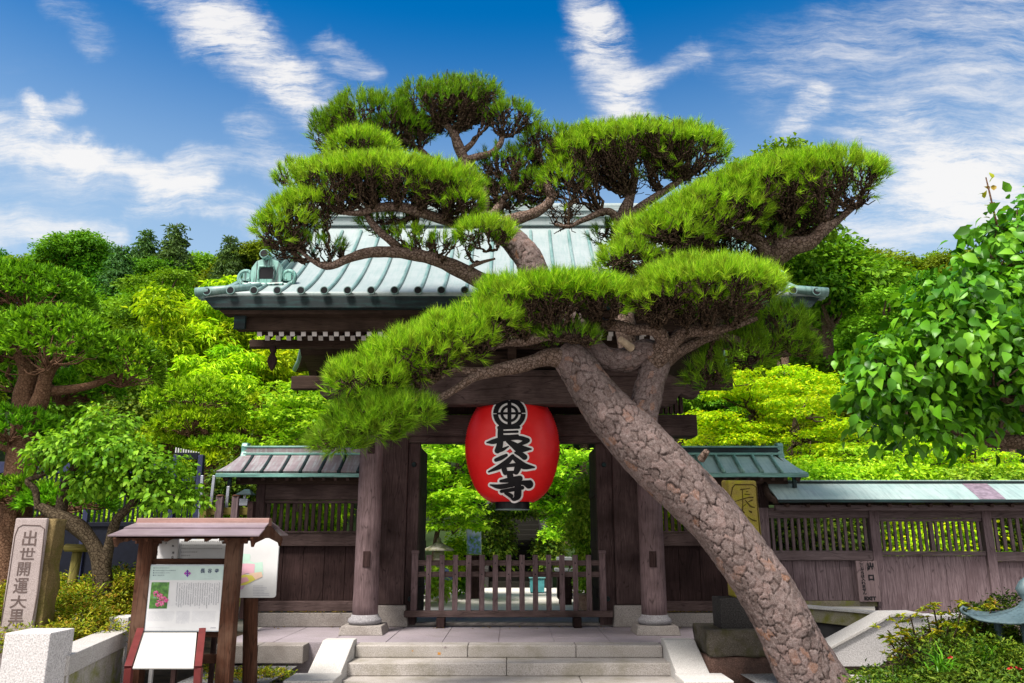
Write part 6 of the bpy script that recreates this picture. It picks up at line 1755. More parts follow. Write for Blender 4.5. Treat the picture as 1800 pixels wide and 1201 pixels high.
LM = {
 'hill': obj_vary(leafmat('hill_tree_leaves', [(.022, .085, .005), (.06, .17, .007), (.11, .25, .010), (.19, .33, .018)], .35), .07, .35),
 'conifer': obj_vary(leafmat('conifer_sprays', [(.014, .048, .014), (.035, .09, .022), (.06, .13, .03), (.09, .17, .045)], .3), .05, .3),
 'bamboo': obj_vary(leafmat('bamboo_leaves', [(.08, .22, .004), (.20, .41, .006), (.36, .58, .010), (.52, .68, .03)], .4, vary=.2), .05, .2),
 'maple_y': obj_vary(leafmat('yellow_maple_leaves', [(.12, .32, .005), (.26, .52, .007), (.42, .66, .009), (.60, .58, .012)], .42, vary=.18), .04, .15),
 'maple_g': obj_vary(leafmat('green_maple_leaves', [(.06, .20, .006), (.16, .38, .010), (.30, .54, .016), (.45, .64, .04)], .45, vary=.3), .05, .15),
 'garden': leafmat('garden_tree_leaves', [(.025, .10, .004), (.075, .22, .008), (.15, .34, .014), (.25, .44, .03)], .4, .45, 1.4, .3),
 'maki': obj_vary(leafmat('podocarpus_leaves', [(.02, .09, .006), (.07, .22, .008), (.15, .38, .012), (.25, .50, .02)], .3, vary=.3), .03, .1),
 'maki_l': obj_vary(leafmat('bright_podocarpus_leaves', [(.04, .13, .004), (.17, .37, .006), (.34, .56, .012), (.50, .68, .035)], .35, vary=.3), .04, .1),
 'broad': leafmat('broad_glossy_leaves', [(.011, .065, .003), (.03, .145, .005), (.075, .25, .008), (.17, .39, .018)], .36, .42, 1.5, .3, .28),
 'light': leafmat('light_green_leaves', [(.06, .18, .008), (.14, .31, .012), (.24, .42, .025), (.36, .50, .05)], .4, .4, 1.4, .35),
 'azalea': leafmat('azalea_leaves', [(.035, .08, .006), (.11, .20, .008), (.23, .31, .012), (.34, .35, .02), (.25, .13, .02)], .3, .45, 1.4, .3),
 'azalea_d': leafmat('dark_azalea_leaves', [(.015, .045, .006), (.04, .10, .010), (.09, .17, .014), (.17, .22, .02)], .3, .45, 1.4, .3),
}
GREYBARK = barkmat('grey_brown_bark', (.05, .032, .02), (.12, .08, .055), (.2, .15, .11), 26, .5)
REDBARK = barkmat('reddish_bark', (.06, .03, .017), (.17, .09, .055), (.28, .17, .11), 30, .6)
DARKBARK = barkmat('dark_mossy_bark', (.03, .024, .015), (.075, .055, .036), (.14, .11, .07), 30, .5)
CULM = plain('bamboo_culm', (.30, .32, .10), .5, .3)

# ---- hillside wood: a few kinds of tree, each tree its own object
def proto_tree(name, label, cat, seed, mat, kind):
    rng = np.random.default_rng(seed)
    r_ = empty(name, (0, 0, 0), label, cat)
    if kind == 'round':
        bl = [(0, 0, 1.5, .95, .95, .62)] + [(.62 * math.cos(a), .62 * math.sin(a), 1.25 + .25 * (k % 3) , .5, .5, .40) for k, a in enumerate(np.linspace(.2, TP + .2, 7)[:-1])] + [(.2, .1, 1.95, .5, .5, .35)]
        V, F = crown(bl, rng, T_KITE, .105, .06, .17, 13, 1.15, .5, -.3)
        st = [(np.array([[0, 0, -.6], [.03, .02, .4], [-.02, .03, 1.0], [0, 0, 1.6]]), np.array([.11, .09, .07, .03]))] + [wiggle((0, 0, .7), (b[0] * .8, b[1] * .8, b[2]), .05, .015, rng) for b in bl[1:6]]
    elif kind == 'layered':
        bl = [(.5 * math.cos(k * 2.4), .5 * math.sin(k * 2.4), .7 + k * .17, .62 - .03 * k, .62 - .03 * k, .17) for k in range(9)]
        V, F = crown(bl, rng, T_KITE, .085, .055, .15, 13, 1.4, .35, -.4, .9)
        st = [(np.array([[0, 0, -.6], [.05, .02, .5], [-.04, .03, 1.2], [0, 0, 2.0]]), np.array([.10, .08, .06, .02]))] + [wiggle((0, 0, .5 + .12 * k), bl[k][:3], .045, .012, rng) for k in range(9)]
    else:
        bl = []
        for k in range(9):
            z = .7 + k * .24; w = .62 * (1 - k / 10.5)
            for q in range(4):
                a = q * TP / 4 + k * .7 + rng.uniform(-.3, .3); bl.append((w * .62 * math.cos(a), w * .62 * math.sin(a), z, w * .52, w * .52, .17))
        V, F = crown(bl, rng, T_LONG, .13, .045, .13, 9, .8, .4, -.5, .5, .3, .3, .25)
        st = [(np.array([[0, 0, -.6], [.0, .02, .6], [-.02, .0, 1.6], [0, 0, 2.9]]), np.array([.10, .08, .05, .01]))] + [wiggle((0, 0, b[2] - .05), b[:3], .022, .008, rng) for b in bl[::2]]
    np_mesh('crown', V, F, LM[mat], r_)
    V, F = tubes_np(st, 7); np_mesh('trunk', V, F, GREYBARK, r_, smooth=True)
    return r_
kinds = {'round': proto_tree('hillside_tree', 'x', 'tree', 31, 'hill', 'round'), 'round2': proto_tree('hillside_tree', 'x', 'tree', 32, 'hill', 'round'),
         'layered': proto_tree('hillside_tree', 'x', 'tree', 33, 'hill', 'layered'), 'conifer': proto_tree('conifer_tree', 'x', 'tree', 34, 'conifer', 'conifer')}
used_kind = set()
def plant(kind, px, py_top, Y, size, label, group, stretch=1.0, name=None):
    """one tree whose top reaches py_top at pixel px"""
    top = W(px, py_top, Y); H = 3.0 if kind == 'conifer' else 2.25
    p = kinds[kind]
    o = p if kind not in used_kind else copy_tree(p)
    used_kind.add(kind)
    o.location = (top.x, Y, top.z - H * size * stretch)
    o.rotation_euler = (0, 0, random.uniform(0, TP)); o.scale = (size, size, size * stretch)
    o['label'] = label; o['group'] = group
    if name: o.name = name
    return o
GH = 'trees on the wooded hillside'
for (kd, px, pyt, Y, s, st, lab) in (
    ('conifer', 312, 386, 50, 2.6, 1.0, 'tall dark conifer on the left skyline, highest of the hillside trees'), ('conifer', 262, 398, 50, 2.2, 1.0, 'dark conifer on the skyline just left of the highest one'),
    ('conifer', 407, 408, 46, 1.9, 1.1, 'slim lone conifer on the skyline close to the left end of the gate roof'), ('round', 140, 414, 50, 2.3, .9, 'broad rounded dark crown on the left skyline'),
    ('round2', 455, 428, 48, 1.9, .9, 'rounded tree on the skyline touching the left roof corner'), ('conifer', 215, 425, 46, 2.4, .9, 'small dark conifer below the left skyline conifers'),
    ('layered', 290, 470, 38, 2.0, 1.0, 'brownish green spreading tree halfway up the left hill'), ('round', 1435, 432, 30, 2.6, 1.0, 'tall bright green tree rising right behind the right end of the gate roof'),
    ('round2', 1345, 268, 26, 1.9, 1.5, 'light green treetop showing above the right pine pads'), ('layered', 1545, 440, 48, 2.8, .9, 'dark tree on the right skyline next to the large leaved tree'),
    ('round', 1500, 452, 46, 2.4, .9, 'rounded dark crown on the right skyline'), ('layered', 1560, 510, 27, 1.9, .9, 'light layered tree below the right skyline')):
    plant(kd, px, pyt, Y, s, lab, GH, st)
random.seed(21)
lab_l, lab_r, lab_c = 'green tree in the dense wood covering the hillside left of the gate', 'green tree in the dense wood on the hillside right of the gate', 'green tree in the wood directly behind the gate'
rows_ = [(56, 436, 462, 24, 2.2), (51, 450, 485, 22, 2.0), (45, 480, 520, 22, 1.9), (40, 515, 560, 20, 1.8), (36, 550, 600, 18, 1.7), (32, 600, 650, 16, 1.5), (28, 650, 720, 15, 1.4)]
for (Y, pa, pb2, n, s) in rows_:
    for k in range(n):
        px = -120 + 2040 * (k + random.uniform(.1, .9)) / n
        if 560 < px < 1330 and Y > 40: continue
        if 700 < px < 1060: continue
        py = random.uniform(pa, pb2)
        if px > 1300: py += 4 if Y > 40 else 0
        plant(random.choice(['round', 'round2', 'layered', 'round', 'round2']), px, py, Y + random.uniform(-2, 2), s * random.uniform(.85, 1.2), lab_l if px < 700 else lab_r, GH, random.uniform(.85, 1.05))
for k in range(10):
    plant(random.choice(['round', 'round2', 'layered']), 640 + 55 * k + random.uniform(-15, 15), random.uniform(560, 640), random.uniform(34, 42), random.uniform(1.8, 2.5), lab_c, GH, 1)

# ---- bamboo grove
def bamboo(seed):
    rng = np.random.default_rng(seed)
    r_ = empty('bamboo', (0, 0, 0), 'x', 'bamboo', 'bamboo in the grove left of the gate')
    cul, bl = [], []
    for k in range(5):
        b = rng.normal(0, .35, 2); lean = rng.normal(0, .5, 2); h = rng.uniform(6.2, 7.6)
        pts = np.array([[b[0] + lean[0] * (t ** 2.2), b[1] + lean[1] * (t ** 2.2), h * t - .25 * t ** 6] for t in np.linspace(0, 1, 12)])
        cul.append((pts, np.linspace(.045, .012, 12)))
        for t in np.linspace(.35, 1.0, 11):
            p = np.array([np.interp(t, np.linspace(0, 1, 12), pts[:, i]) for i in range(3)])
            a = rng.uniform(0, TP); q = rng.uniform(.2, .75) * (1.15 - t * .6)
            bl.append((p[0] + q * math.cos(a), p[1] + q * math.sin(a), p[2] + .1, .36, .36, .20))
    V, F = crown(bl, rng, T_LONG, .20, .040, .18, 12, 1.0, .55, -.6, .5, .55, .35, .3)
    np_mesh('foliage', V, F, LM['bamboo'], r_); V, F = tubes_np(cul, 6); np_mesh('culms', V, F, CULM, r_, smooth=True)
    return r_
bp = [bamboo(41), bamboo(42)]
k_ = 0
lab_b = 'yellow green bamboo in the bright grove between the cloud pruned trees and the gate roof'
for (px, pyt, Y) in ((300, 545, 23), (350, 550, 21.5), (405, 525, 22.5), (455, 580, 21), (510, 615, 21.5), (325, 620, 20), (400, 640, 19.6), (470, 670, 19.5), (540, 670, 20.5), (265, 660, 21.5), (585, 680, 22.5), (430, 500, 25), (510, 560, 25)):
    p = W(px, pyt, Y); s = (p.z) / 7.2
    o = bp[k_ % 2] if k_ < 2 else copy_tree(bp[k_ % 2]); k_ += 1
    o.location = (p.x, Y, -.1); o.scale = (max(s, .75) * 1.15,) * 2 + (s,); o.rotation_euler = (0, 0, random.uniform(0, TP)); o['label'] = lab_b; o['group'] = 'bamboo in the grove left of the gate'

# ---- one-off trees
def maple(label, blobs, trunk_px, mat, seed, nl=11, L=.10, cr=.20, group=None, name='maple_tree', dens=1.2, bark=GREYBARK):
    rng = np.random.default_rng(seed)
    c = trunk_px[0]; base = W(c[0], c[1], c[2]); base.z = 0
    r_ = empty(name, tuple(base), label, 'tree', group)
    V, F = crown(blobs, rng, T_MAPLE, L, L * .95, cr, nl, dens, .28, -.5, 1.0, .15, .3, .2)
    np_mesh('crown', V, F, LM[mat], r_)
    stems('trunk', r_, [trunk_px], bark)
    st = [tuple(W(*t[:3])) for t in trunk_px[1:]]
    inner_twigs('branches', r_, st, blobs, rng, bark, 26, .03)
    return r_
def layers(cx, cy, hw, hh, Y, n, seed):
    """a maple crown as horizontal sprays filling an ellipse of the photograph"""
    rr = random.Random(seed); out = []
    for k in range(n):
        v = (k + .5) / n * 2 - 1; half = math.sqrt(max(.08, 1 - v * v)) * hw
        for q in range(3):
            u = rr.uniform(-.75, .75) * half; yy_ = Y + rr.uniform(-.9, .9)
            out.append(pb(cx + u, cy + v * hh, half * rr.uniform(.38, .55), hh / n * rr.uniform(.8, 1.2), yy_))
    return out
maple('yellow green maple with orange tips behind the right wing wall', layers(1320, 735, 110, 90, 19, 9, 1), [(1330, 900, 19.5, 14), (1335, 800, 19.5, 11), (1325, 730, 19.4, 8)], 'maple_y', 51, 9, .075, .15)
maple('yellow maple with a dark visible trunk behind the start of the fence wall roof', layers(1425, 770, 90, 95, 18, 9, 2), [(1397, 880, 18.2, 12), (1395, 770, 18.2, 9), (1400, 720, 18.2, 6)], 'maple_y', 52, 9, .075, .15)
maple('yellow maple standing behind the others below the pine pad at right', layers(1400, 690, 95, 45, 22, 6, 3), [(1400, 850, 22, 12), (1400, 740, 22, 9), (1405, 690, 22, 6)], 'maple_y', 53, 9, .08, .16)
maple('orange tipped maple behind the fence wall under the large leaved tree', layers(1680, 815, 110, 40, 16.5, 4, 4), [(1690, 900, 17, 12), (1690, 840, 17, 9), (1700, 810, 17, 6)], 'maple_y', 54, 9, .07, .14)
maple('green maple with a pale forked trunk behind the fence wall', layers(1550, 815, 90, 55, 17.5, 5, 5), [(1555, 900, 18, 9), (1550, 820, 18, 8), (1542, 790, 18, 6)], 'maple_g', 55)
maple('bright green maple filling the left half of the doorway view', layers(800, 850, 90, 85, 19.5, 7, 6), [(760, 1020, 20, 10), (770, 930, 20, 9), (800, 860, 20, 6)], 'maple_g', 56, L=.12)
maple('bright green maple right of the lantern in the doorway view', layers(985, 860, 70, 95, 20, 7, 7), [(1040, 1010, 20, 9), (1010, 950, 20, 8), (980, 880, 20, 6)], 'maple_g', 57, L=.12)
maple('green tree high up behind the lantern', layers(890, 790, 130, 35, 24, 4, 8), [(1000, 960, 24, 10), (980, 850, 24, 9), (930, 800, 24, 6)], 'maple_g', 58)
maple('light green maple behind the left wing wall and bamboo', layers(520, 730, 75, 60, 17.5, 5, 9), [(520, 900, 18, 10), (520, 800, 18, 8), (525, 740, 18, 5)], 'maple_g', 59)
# trailing plant at the right of the doorway
rng_ = np.random.default_rng(61)
wp = empty('weeping_shrub', (W(1035, 1040, 17).x, 17, 0), 'light yellowish trailing shrub at the right edge of the doorway view', 'shrub')
bl = [pb(1030 + random.uniform(-18, 14), 850 + 18 * k, 22, 24, 17) for k in range(9)]
V, F = crown(bl, rng_, T_LONG, .09, .045, .14, 16, 1.3, .9, -.8, .2, .7, .3, .3); np_mesh('foliage', V, F, LM['light'], wp)
stems('stems', wp, [[(1035, 1050, 17, 6), (1030, 940, 17, 5), (1035, 850, 17, 3)]], GREYBARK)

def cloud_tree(name, label, loc_px, pads, trunks, mat, seed, L, wid, Y, nper=14, dens=120, bark=REDBARK):
    rng = np.random.default_rng(seed)
    b = W(*loc_px); r_ = empty(name, (b.x, b.y, -.3), label, 'tree')
    stems('trunk', r_, trunks, bark, 12)
    tk = np.array([tuple(W(*t[:3])) for tr in trunks for t in tr])
    for (cx, cy, hw, hh, Yp) in pads:
        c = np.array(W(cx, cy, Yp)); m = M1(cy, Yp); a, h = hw * m, hh * m; bb = min(a * .85, 1.1)
        n = int(dens * TP * (a * bb + h * a * .6))
        D = rdirs(n, rng, -.12)
        lum = 1 + .10 * lump(D, seed + cx, 3) + .06 * lump(D, cy, 7)
        pos = c + D * np.array([a, bb, h]) * (lum * rng.uniform(.84, 1.02, n))[:, None]
        ax = nrm(nrm(D / np.array([a, bb, h])) * .9 + np.array([0, 0, .45]) + rng.normal(0, .25, (n, 3)))
        A = np.repeat(ax, nper, 0); P = np.repeat(pos, nper, 0)
        d = nrm(A + rng.normal(0, .55, A.shape))
        LL = L * rng.uniform(.7, 1.2, len(P))
        V, F = scatter(T_KITE, P, d, rng.normal(0, 1, P.shape), LL, wid)
        po = np_mesh('foliage_pad', V, F, LM[mat], r_)
        paths = []
        a0 = tk[np.argmin(((tk - c) ** 2).sum(1))]
        nd = c - np.array([0, 0, h * .25]); paths.append(wiggle(a0, nd, .035, .022, rng, .10, 7))
        for k in range(int(16 + 10 * a)): paths.append(wiggle(nd, pos[rng.integers(0, n)], .014, .006, rng, .13, 6))
        V, F = tubes_np(paths, 5); np_mesh('twigs', V, F, bark, po, smooth=True)
    return r_
cloud_tree('podocarpus_tree', 'large cloud pruned evergreen with rounded dark green pads at the left edge', (30, 1000, 11.2),
    [(50, 532, 105, 66, 11.6), (-20, 520, 70, 60, 11.6), (85, 628, 110, 88, 10.9), (-5, 620, 60, 70, 11.1), (215, 662, 68, 76, 11.4), (30, 680, 50, 35, 12.2), (110, 700, 60, 38, 12.3), (18, 765, 80, 48, 11.0), (120, 890, 80, 34, 10.9), (30, 880, 55, 36, 10.8), (150, 690, 60, 40, 12.6)],
    [[(10, 1080, 11.2, 64), (22, 930, 11.2, 56), (36, 830, 11.2, 50), (44, 760, 11.2, 44), (42, 700, 11.2, 34), (50, 655, 11.2, 30), (30, 620, 11.2, 16)], [(52, 740, 11.2, 34), (72, 700, 11.15, 28), (82, 660, 11.1, 24), (105, 630, 11.1, 14)], [(75, 690, 11.2, 20), (150, 680, 11.3, 14), (205, 660, 11.3, 9)], [(40, 780, 11.2, 24), (15, 790, 11.1, 14), (-10, 780, 11, 8)]], 'maki', 71, .115, .024, 11, 13, 85)
cloud_tree('cloud_pruned_tree', 'small cloud pruned tree with bright yellow green tiers behind the dark fence', (360, 900, 17),
    [(345, 712, 86, 42, 17), (336, 756, 68, 36, 16.6), (285, 790, 50, 24, 17), (430, 760, 55, 26, 17.3), (395, 790, 60, 20, 16.6), (370, 820, 42, 28, 16.3), (470, 715, 40, 20, 18), (300, 770, 55, 22, 17.5)],
    [[(368, 920, 17, 16), (360, 830, 17, 14), (352, 790, 17, 14), (362, 765, 17, 12), (345, 742, 17, 8), (345, 715, 17, 5)], [(358, 780, 17, 9), (395, 775, 17.1, 7), (425, 770, 17.2, 4)], [(350, 770, 17, 8), (318, 760, 17, 6), (290, 790, 17, 4)]], 'maki_l', 72, .13, .034, 17, 13, 52)

def leafy(name, label, cat, base, blobs, mat, T, L, wid, cr, nl, seed, lines, bark, dens=1.0, flat=.6, up=.6, droop=.3, inner=.25, zmin=-.6, part='crown', twigs=40, tr=.018):
    rng = np.random.default_rng(seed)
    r_ = empty(name, base, label, cat)
    V, F = crown(blobs, rng, T, L, wid, cr, nl, dens, flat, zmin, up, droop, inner, .34)
    np_mesh(part, V, F, LM[mat], r_)
    if lines:
        stems('trunk', r_, lines, bark, 10)
        inner_twigs('branches', r_, [tuple(W(*t[:3])) for l in lines for t in l], blobs, rng, bark, twigs, tr)
    return r_
YR_ = 8.7
leafy('broadleaf_tree', 'large leaved bright green tree hanging in from the right edge', 'tree', (WX(1900, 900, YR_), YR_, -.4),
    [pb(1800, 455, 90, 90, YR_ + .3), pb(1735, 540, 90, 85, YR_), pb(1680, 610, 95, 85, YR_ - .1), pb(1590, 665, 80, 72, YR_), pb(1750, 650, 130, 90, YR_ - .2), pb(1860, 570, 130, 130, YR_), pb(1830, 395, 66, 50, YR_ + .4), pb(1590, 715, 70, 44, YR_ + .1), pb(1690, 725, 70, 44, YR_ + .2), pb(1840, 690, 100, 60, YR_ + .2), pb(1700, 500, 44, 44, YR_ + .3), pb(1620, 600, 40, 34, YR_), pb(1540, 640, 34, 30, YR_), pb(1660, 545, 34, 30, YR_ + .1), pb(1745, 440, 38, 34, YR_ + .2), pb(1525, 700, 34, 26, YR_), pb(1640, 765, 60, 30, YR_ + .1)],
    'broad', T_BROAD, .16, .11, .27, 13, 81, [[(1960, 1200, YR_ + .2, 70), (1900, 950, YR_ + .2, 60), (1870, 780, YR_ + .2, 46), (1790, 640, YR_ + .2, 28), (1740, 500, YR_ + .3, 12)], [(1890, 800, YR_ + .2, 34), (1800, 778, YR_ + .2, 26), (1720, 775, YR_ + .3, 18), (1650, 740, YR_ + .3, 10), (1590, 690, YR_ + .2, 6)], [(1860, 740, YR_ + .2, 24), (1750, 690, YR_, 14), (1660, 610, YR_, 8)]],
    GREYBARK, .8, .75, .22, 1.1, .25, twigs=80)
# upright sprig on top of it
rng_ = np.random.default_rng(82)
bt = empty('young_shoot', tuple(W(1745, 390, YR_ + .3)), 'thin reddish shoot with small yellowish leaves above the large leaved tree', 'shoot')
stems('stem', bt, [[(1752, 395, YR_ + .3, 4), (1742, 350, YR_ + .3, 3), (1733, 312, YR_ + .3, 2)]], REDBARK, 6)
P = np.array([tuple(W(1733 + random.uniform(-3, 14) , 314 + 7 * k, YR_ + .3)) for k in range(11)]); V, F = scatter(T_BROAD, P, rdirs(11, rng_, -.3), np.tile([0, -.3, 1.], (11, 1)), .10, .07); np_mesh('leaves', V, F, LM['azalea'], bt)
YL_ = 9.9
leafy('garden_tree', 'small light green leafy tree with dark crooked trunk behind the notice board', 'tree', (WX(185, 1040, YL_), YL_, -.3),
    [pb(185, 755, 46, 34, YL_), pb(135, 795, 55, 40, YL_), pb(205, 805, 62, 48, YL_ - .1), pb(255, 835, 66, 48, YL_), pb(285, 875, 48, 38, YL_), pb(180, 850, 60, 34, YL_ + .1), pb(325, 880, 34, 22, YL_ + .2), pb(80, 800, 30, 30, YL_)],
    'garden', T_BROAD, .082, .05, .13, 15, 83, [[(183, 1062, YL_, 40), (178, 1000, YL_, 30), (165, 960, YL_, 26), (135, 925, YL_, 28), (95, 905, YL_, 24), (70, 890, YL_, 14)], [(180, 1010, YL_, 24), (193, 955, YL_, 18), (205, 915, YL_, 16), (232, 885, YL_, 14), (245, 850, YL_, 10), (235, 810, YL_, 5)], [(66, 895, YL_, 10), (62, 862, YL_, 11), (48, 845, YL_, 9), (75, 835, YL_, 7), (100, 815, YL_, 5)], [(105, 905, YL_ + .1, 22), (118, 850, YL_ + .1, 20), (140, 815, YL_ + .1, 14), (185, 800, YL_, 8)]], DARKBARK, .72, .7, .5, .5, .15)
leafy('azalea_hedge', 'clipped yellowish green azalea hedge around the carved stone pillar', 'hedge', (WX(150, 1080, 9.8), 9.8, -.35),
    [pb(215, 1040, 80, 34, 10.4, .7), pb(150, 1065, 80, 38, 10.0, .7), pb(70, 1060, 70, 40, 10.3, .7), pb(60, 1125, 110, 40, 9.2, .6), pb(150, 1110, 80, 40, 9.4, .6), pb(-20, 1090, 60, 50, 9.4, .6), pb(215, 1085, 40, 30, 10.0, .5), pb(280, 1050, 50, 40, 11.2, .6)],
    'azalea', T_KITE, .05, .020, .075, 12, 84, None, None, 1.15, .6, .8, -.3, .15, -.3, 'foliage')
YS_ = 9.0
leafy('azalea_bush', 'dark spreading azalea bush with a few red flowers in the lower right corner', 'bush', (WX(1700, 1180, YS_), YS_, -.35),
    [pb(1715, 1172, 120, 58, YS_, .8), pb(1630, 1203, 80, 30, YS_ - .1, .5), pb(1790, 1130, 90, 70, YS_ + .5, .7), pb(1710, 1125, 66, 34, YS_ + .5, .5), pb(1760, 1200, 110, 60, YS_ - .8, .5), pb(1570, 1205, 60, 22, YS_ - .2, .4)],
    'azalea_d', T_KITE, .055, .022, .085, 12, 85, [[(1690, 1260, YS_, 10), (1670, 1150, YS_, 6), (1640, 1110, YS_, 4)], [(1690, 1260, YS_, 10), (1700, 1160, YS_ + .2, 7), (1725, 1100, YS_ + .4, 4)]], DARKBARK, 1.1, .6, .8, -.3, .2, -.3, 'foliage', 60, .008)
ro_ = empty('rhododendron_shrub', (WX(1640, 1180, YS_), YS_ - .1, -.35), 'airy shrub with bare stems and rosettes of leaves in front of the granite stair cheek', 'shrub')
rng_ = np.random.default_rng(86); lines, Pp, Dd = [], [], []
tips_ = [(1575, 1095), (1600, 1082), (1640, 1062), (1668, 1085), (1692, 1060), (1712, 1082), (1655, 1100), (1620, 1105), (1585, 1120), (1560, 1108), (1735, 1072), (1748, 1062), (1565, 1130), (1600, 1135), (1680, 1110), (1645, 1120), (1700, 1100), (1765, 1085), (1630, 1085), (1570, 1150), (1590, 1105), (1655, 1075), (1612, 1120), (1580, 1140)]
for (u, v) in tips_:
    Yt = YS_ - .15 + random.uniform(-.15, .2)
    lines.append([(1650 + random.uniform(-20, 20), 1230, YS_, 5), ((1650 + u) / 2 + random.uniform(-10, 10), (1200 + v) / 2 + 12, YS_, 4), (u, v, Yt, 2.5)])
    c = np.array(W(u, v, Yt))
    for k in range(3):
        cc = c + rng_.normal(0, .045, 3); n = 11
        D = rdirs(n, rng_, -.1); D[:, 2] = np.abs(D[:, 2]) * .6 + .05; Pp.append(np.tile(cc, (n, 1))); Dd.append(D)
stems('stems', ro_, lines, DARKBARK, 5)
P, D = np.concatenate(Pp), np.concatenate(Dd); V, F = scatter(T_LONG, P, D, np.tile([0, 0, 1.], (len(P), 1)) + rng_.normal(0, .2, (len(P), 3)), rng_.uniform(.045, .08, len(P)), .022); np_mesh('leaves', V, F, LM['azalea'], ro_)
RED = plain('red_azalea_petals', (.42, .02, .03), .5, .2)
for (u, v, Yf_) in ((1790, 1177, YS_ - 1.2), (1776, 1176, YS_ - 1.2), (1655, 1160, YS_ - .8), (1764, 1150, YS_ - .3), (1670, 1158, YS_ - .8)):
    c = np.array(W(u, v, Yf_)); fl = empty('azalea_flower', tuple(c), 'small red azalea flower among the dark bush leaves', 'flower', 'red flowers on the azalea bush')
    D = rdirs(6, rng_, .0); V, F = scatter(T_KITE, np.tile(c, (6, 1)), D, np.tile([0, -.6, .6], (6, 1)), .035, .025); np_mesh('petals', V, F, RED, fl)
# strap-leaved plants and weeds at the foot of the bush and the boards
def grass_clump(label, px, py, Y, n, L, mat, seed, w=.012):
    rng = np.random.default_rng(seed); c = W(px, py, Y); r_ = empty('grass_clump', tuple(c), label, 'plant')
    P = np.tile(np.array(c), (n, 1)) + rng.normal(0, .04, (n, 3)) * np.array([1, 1, 0]); D = rdirs(n, rng, .2)
    V, F = scatter((np.array([[0, -.5, 0], [0, .5, 0], [.5, .5, .14], [.5, -.5, .14], [1, 0, -.12]], float), np.array([[0, 1, 2], [0, 2, 3], [3, 2, 4]])), P, D, np.tile([0, 0, 1.], (n, 1)), rng.uniform(.6, 1.1, n) * L, w); np_mesh('blades', V, F, LM[mat], r_)
grass_clump('strap leaved green plant at the front of the dark azalea bush', 1655, 1180, YS_ - .9, 50, .32, 'broad', 91, .016)
grass_clump('strap leaved plant beside the leg of the bronze lantern', 1735, 1165, YS_ - .7, 40, .28, 'broad', 92, .014)
leafy('fern_patch', 'small brownish weeds on the gravel beside the stone stairs', 'plant', (WX(470, 1190, 10.8), 10.8, -.3), [pb(470, 1188, 36, 9, 10.8, .3), pb(410, 1192, 40, 9, 10.6, .3), pb(380, 1172, 20, 8, 11.2, .2)], 'azalea', T_KITE, .06, .022, .06, 8, 93, None, None, .7, .6, .8, -.3, .15, -.3, 'foliage')
# small plants of the courtyard
for (lab, cx, cy, hw, hh, Y, mat, sd) in (('round green shrub beside the flower poster stand', 806, 985, 26, 40, 20.8, 'maple_g', 94), ('leafy hydrangea planting behind the left end of the barrier', 755, 1025, 30, 24, 18.4, 'light', 95), ('green bush above the boulder behind the right end of the barrier', 1040, 1020, 22, 30, 17.8, 'light', 96),
        ('low green bush at the left foot of the dark stairs', 815, 1022, 22, 20, 21.5, 'broad', 97), ('dark evergreen mass behind the flower poster', 870, 960, 30, 60, 25.5, 'azalea_d', 98), ('dark evergreen canopy added over the dark stairs to shade them', 910, 895, 55, 26, 26, 'azalea_d', 131), ('dark evergreen mass right of the stairs', 965, 980, 22, 50, 25, 'azalea_d', 99)):  # the canopy over the stairs is added to darken them
    leafy('garden_shrub', lab, 'shrub', (WX(cx, cy, Y), Y, 0), [pb(cx, cy, hw, hh, Y, .8)], mat, T_KITE, .13, .08, .16, 11, sd, None, None, 1.3, .6, .6, .2, .3, -.6, 'foliage')
BLUEF = plain('blue_hydrangea_heads', (.20, .26, .62), .6, .4, scale=20); WHITEF = plain('white_hydrangea_heads', (.62, .58, .66), .6, .3, scale=20)
for (px, py, Y, mt, lab) in ((780, 1005, 18.0, BLUEF, 'blue hydrangea head behind the upper rail of the barrier'), (786, 1016, 17.9, BLUEF, 'blue hydrangea head just below the lower barrier rail'), (738, 1022, 17.7, WHITEF, 'whitish hydrangea head beside the left end post of the barrier'), (745, 1036, 17.5, WHITEF, 'whitish hydrangea head above the low planter rail')):
    c = np.array(W(px, py, Y)); fl = empty('hydrangea_flower', tuple(c), lab, 'flower', 'hydrangeas behind the barrier'); n = 160
    D = rdirs(n, rng_, -.4); V, F = scatter(T_KITE, c + D * np.array([.11, .11, .08]), np.cross(D, rng_.normal(0, 1, (n, 3))), D, .035, .03); np_mesh('petals', V, F, mt, fl)
for (lab, cx, cy, hw, hh, sd) in (('dark evergreen mass between the large podocarpus and the small cloud pruned tree', 235, 735, 60, 80, 121), ('dark evergreen mass behind the trunk of the small cloud pruned tree', 350, 745, 90, 70, 122)):
    leafy('garden_shrub', lab, 'shrub', (WX(cx, cy, 19), 19, -.2), [pb(cx, cy, hw, hh, 19, .8), pb(cx - 30, cy + 50, hw, hh * .7, 18.6, .8), pb(cx + 30, cy + 40, hw, hh * .7, 18.8, .8)], 'azalea_d', T_KITE, .13, .07, .18, 12, sd, None, None, 1.1, .6, .6, .2, .3, -.6, 'foliage')
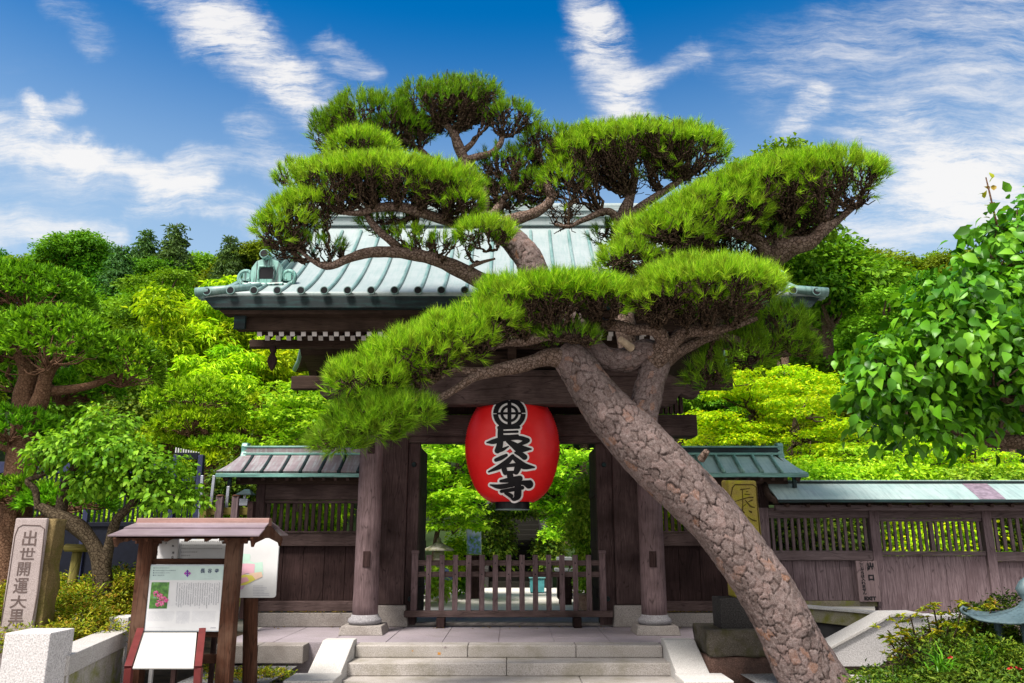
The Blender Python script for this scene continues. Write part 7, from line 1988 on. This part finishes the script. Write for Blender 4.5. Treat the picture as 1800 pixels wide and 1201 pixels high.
# shrubs peeping over the fence wall and between walls
for (lab, cx, cy, hw, hh, Y, mat, sd) in (('clipped light green shrub just above the ridge of the fence wall', 1580, 838, 70, 22, 15.6, 'maple_g', 101), ('light green shrub behind the right verge of the small green roof', 1430, 838, 60, 24, 15.8, 'maple_g', 102), ('dense green shrub above the right end of the fence wall', 1740, 842, 90, 20, 15.4, 'light', 103),
        ('green shrub seen through the lattice at the start of the fence wall', 1440, 940, 90, 50, 15.6, 'azalea_d', 104), ('yellowish shrub seen through the lattice of the exit door', 1640, 945, 100, 40, 15.6, 'maple_y', 105), ('dark shrub seen through the last lattice at the right edge', 1800, 945, 70, 40, 15.8, 'azalea_d', 106), ('light shrub seen through the lattice right behind the leaning trunk', 1190, 920, 50, 40, 16.2, 'maple_y', 107),
        ('light green shrub seen through the slats of the dark fence', 230, 890, 110, 40, 16.4, 'maple_g', 108), ('pale shrub seen through the dark fence near the left edge', 60, 890, 100, 50, 16.6, 'light', 109), ('dark shrub between the dark fence and the wing wall', 410, 860, 40, 50, 15.4, 'azalea_d', 110)):
    leafy('garden_shrub', lab, 'shrub', (WX(cx, cy, Y), Y, -.2), [pb(cx, cy, hw, hh, Y, .7), pb(cx + hw * .5, cy + hh * .5, hw * .5, hh * .7, Y, .6), pb(cx - hw * .5, cy + hh * .5, hw * .5, hh * .7, Y, .6)], mat, T_KITE, .11, .06, .14, 11, sd, None, None, 1.1, .6, .7, .1, .25, -.5, 'foliage')

# leaf litter caught on the plinths of the wing walls and beside the stairs
rng_ = np.random.default_rng(140); n = 150
P = np.concatenate([np.stack([rng_.uniform(2.45, 4.2, n), rng_.uniform(13.72, 13.78, n), np.full(n, .235)], 1), np.stack([rng_.uniform(-4.3, -2.5, 60), rng_.uniform(13.72, 13.78, 60), np.full(60, .235)], 1), np.stack([rng_.uniform(-4.0, 4.1, 40), rng_.uniform(13.45, 13.72, 40), np.full(40, .008)], 1)])
V, F = scatter(T_KITE, P, rdirs(len(P), rng_, -.1) * np.array([1, 1, .2]), np.tile([0, 0, 1.], (len(P), 1)) + rng_.normal(0, .3, (len(P), 3)), rng_.uniform(.03, .06, len(P)), .022)
tag(np_mesh('fallen_leaves', V, F, leafmat('dry_leaves', [(.10, .05, .015), (.22, .13, .03), (.34, .24, .04), (.18, .16, .03)], .2)), kind='stuff')
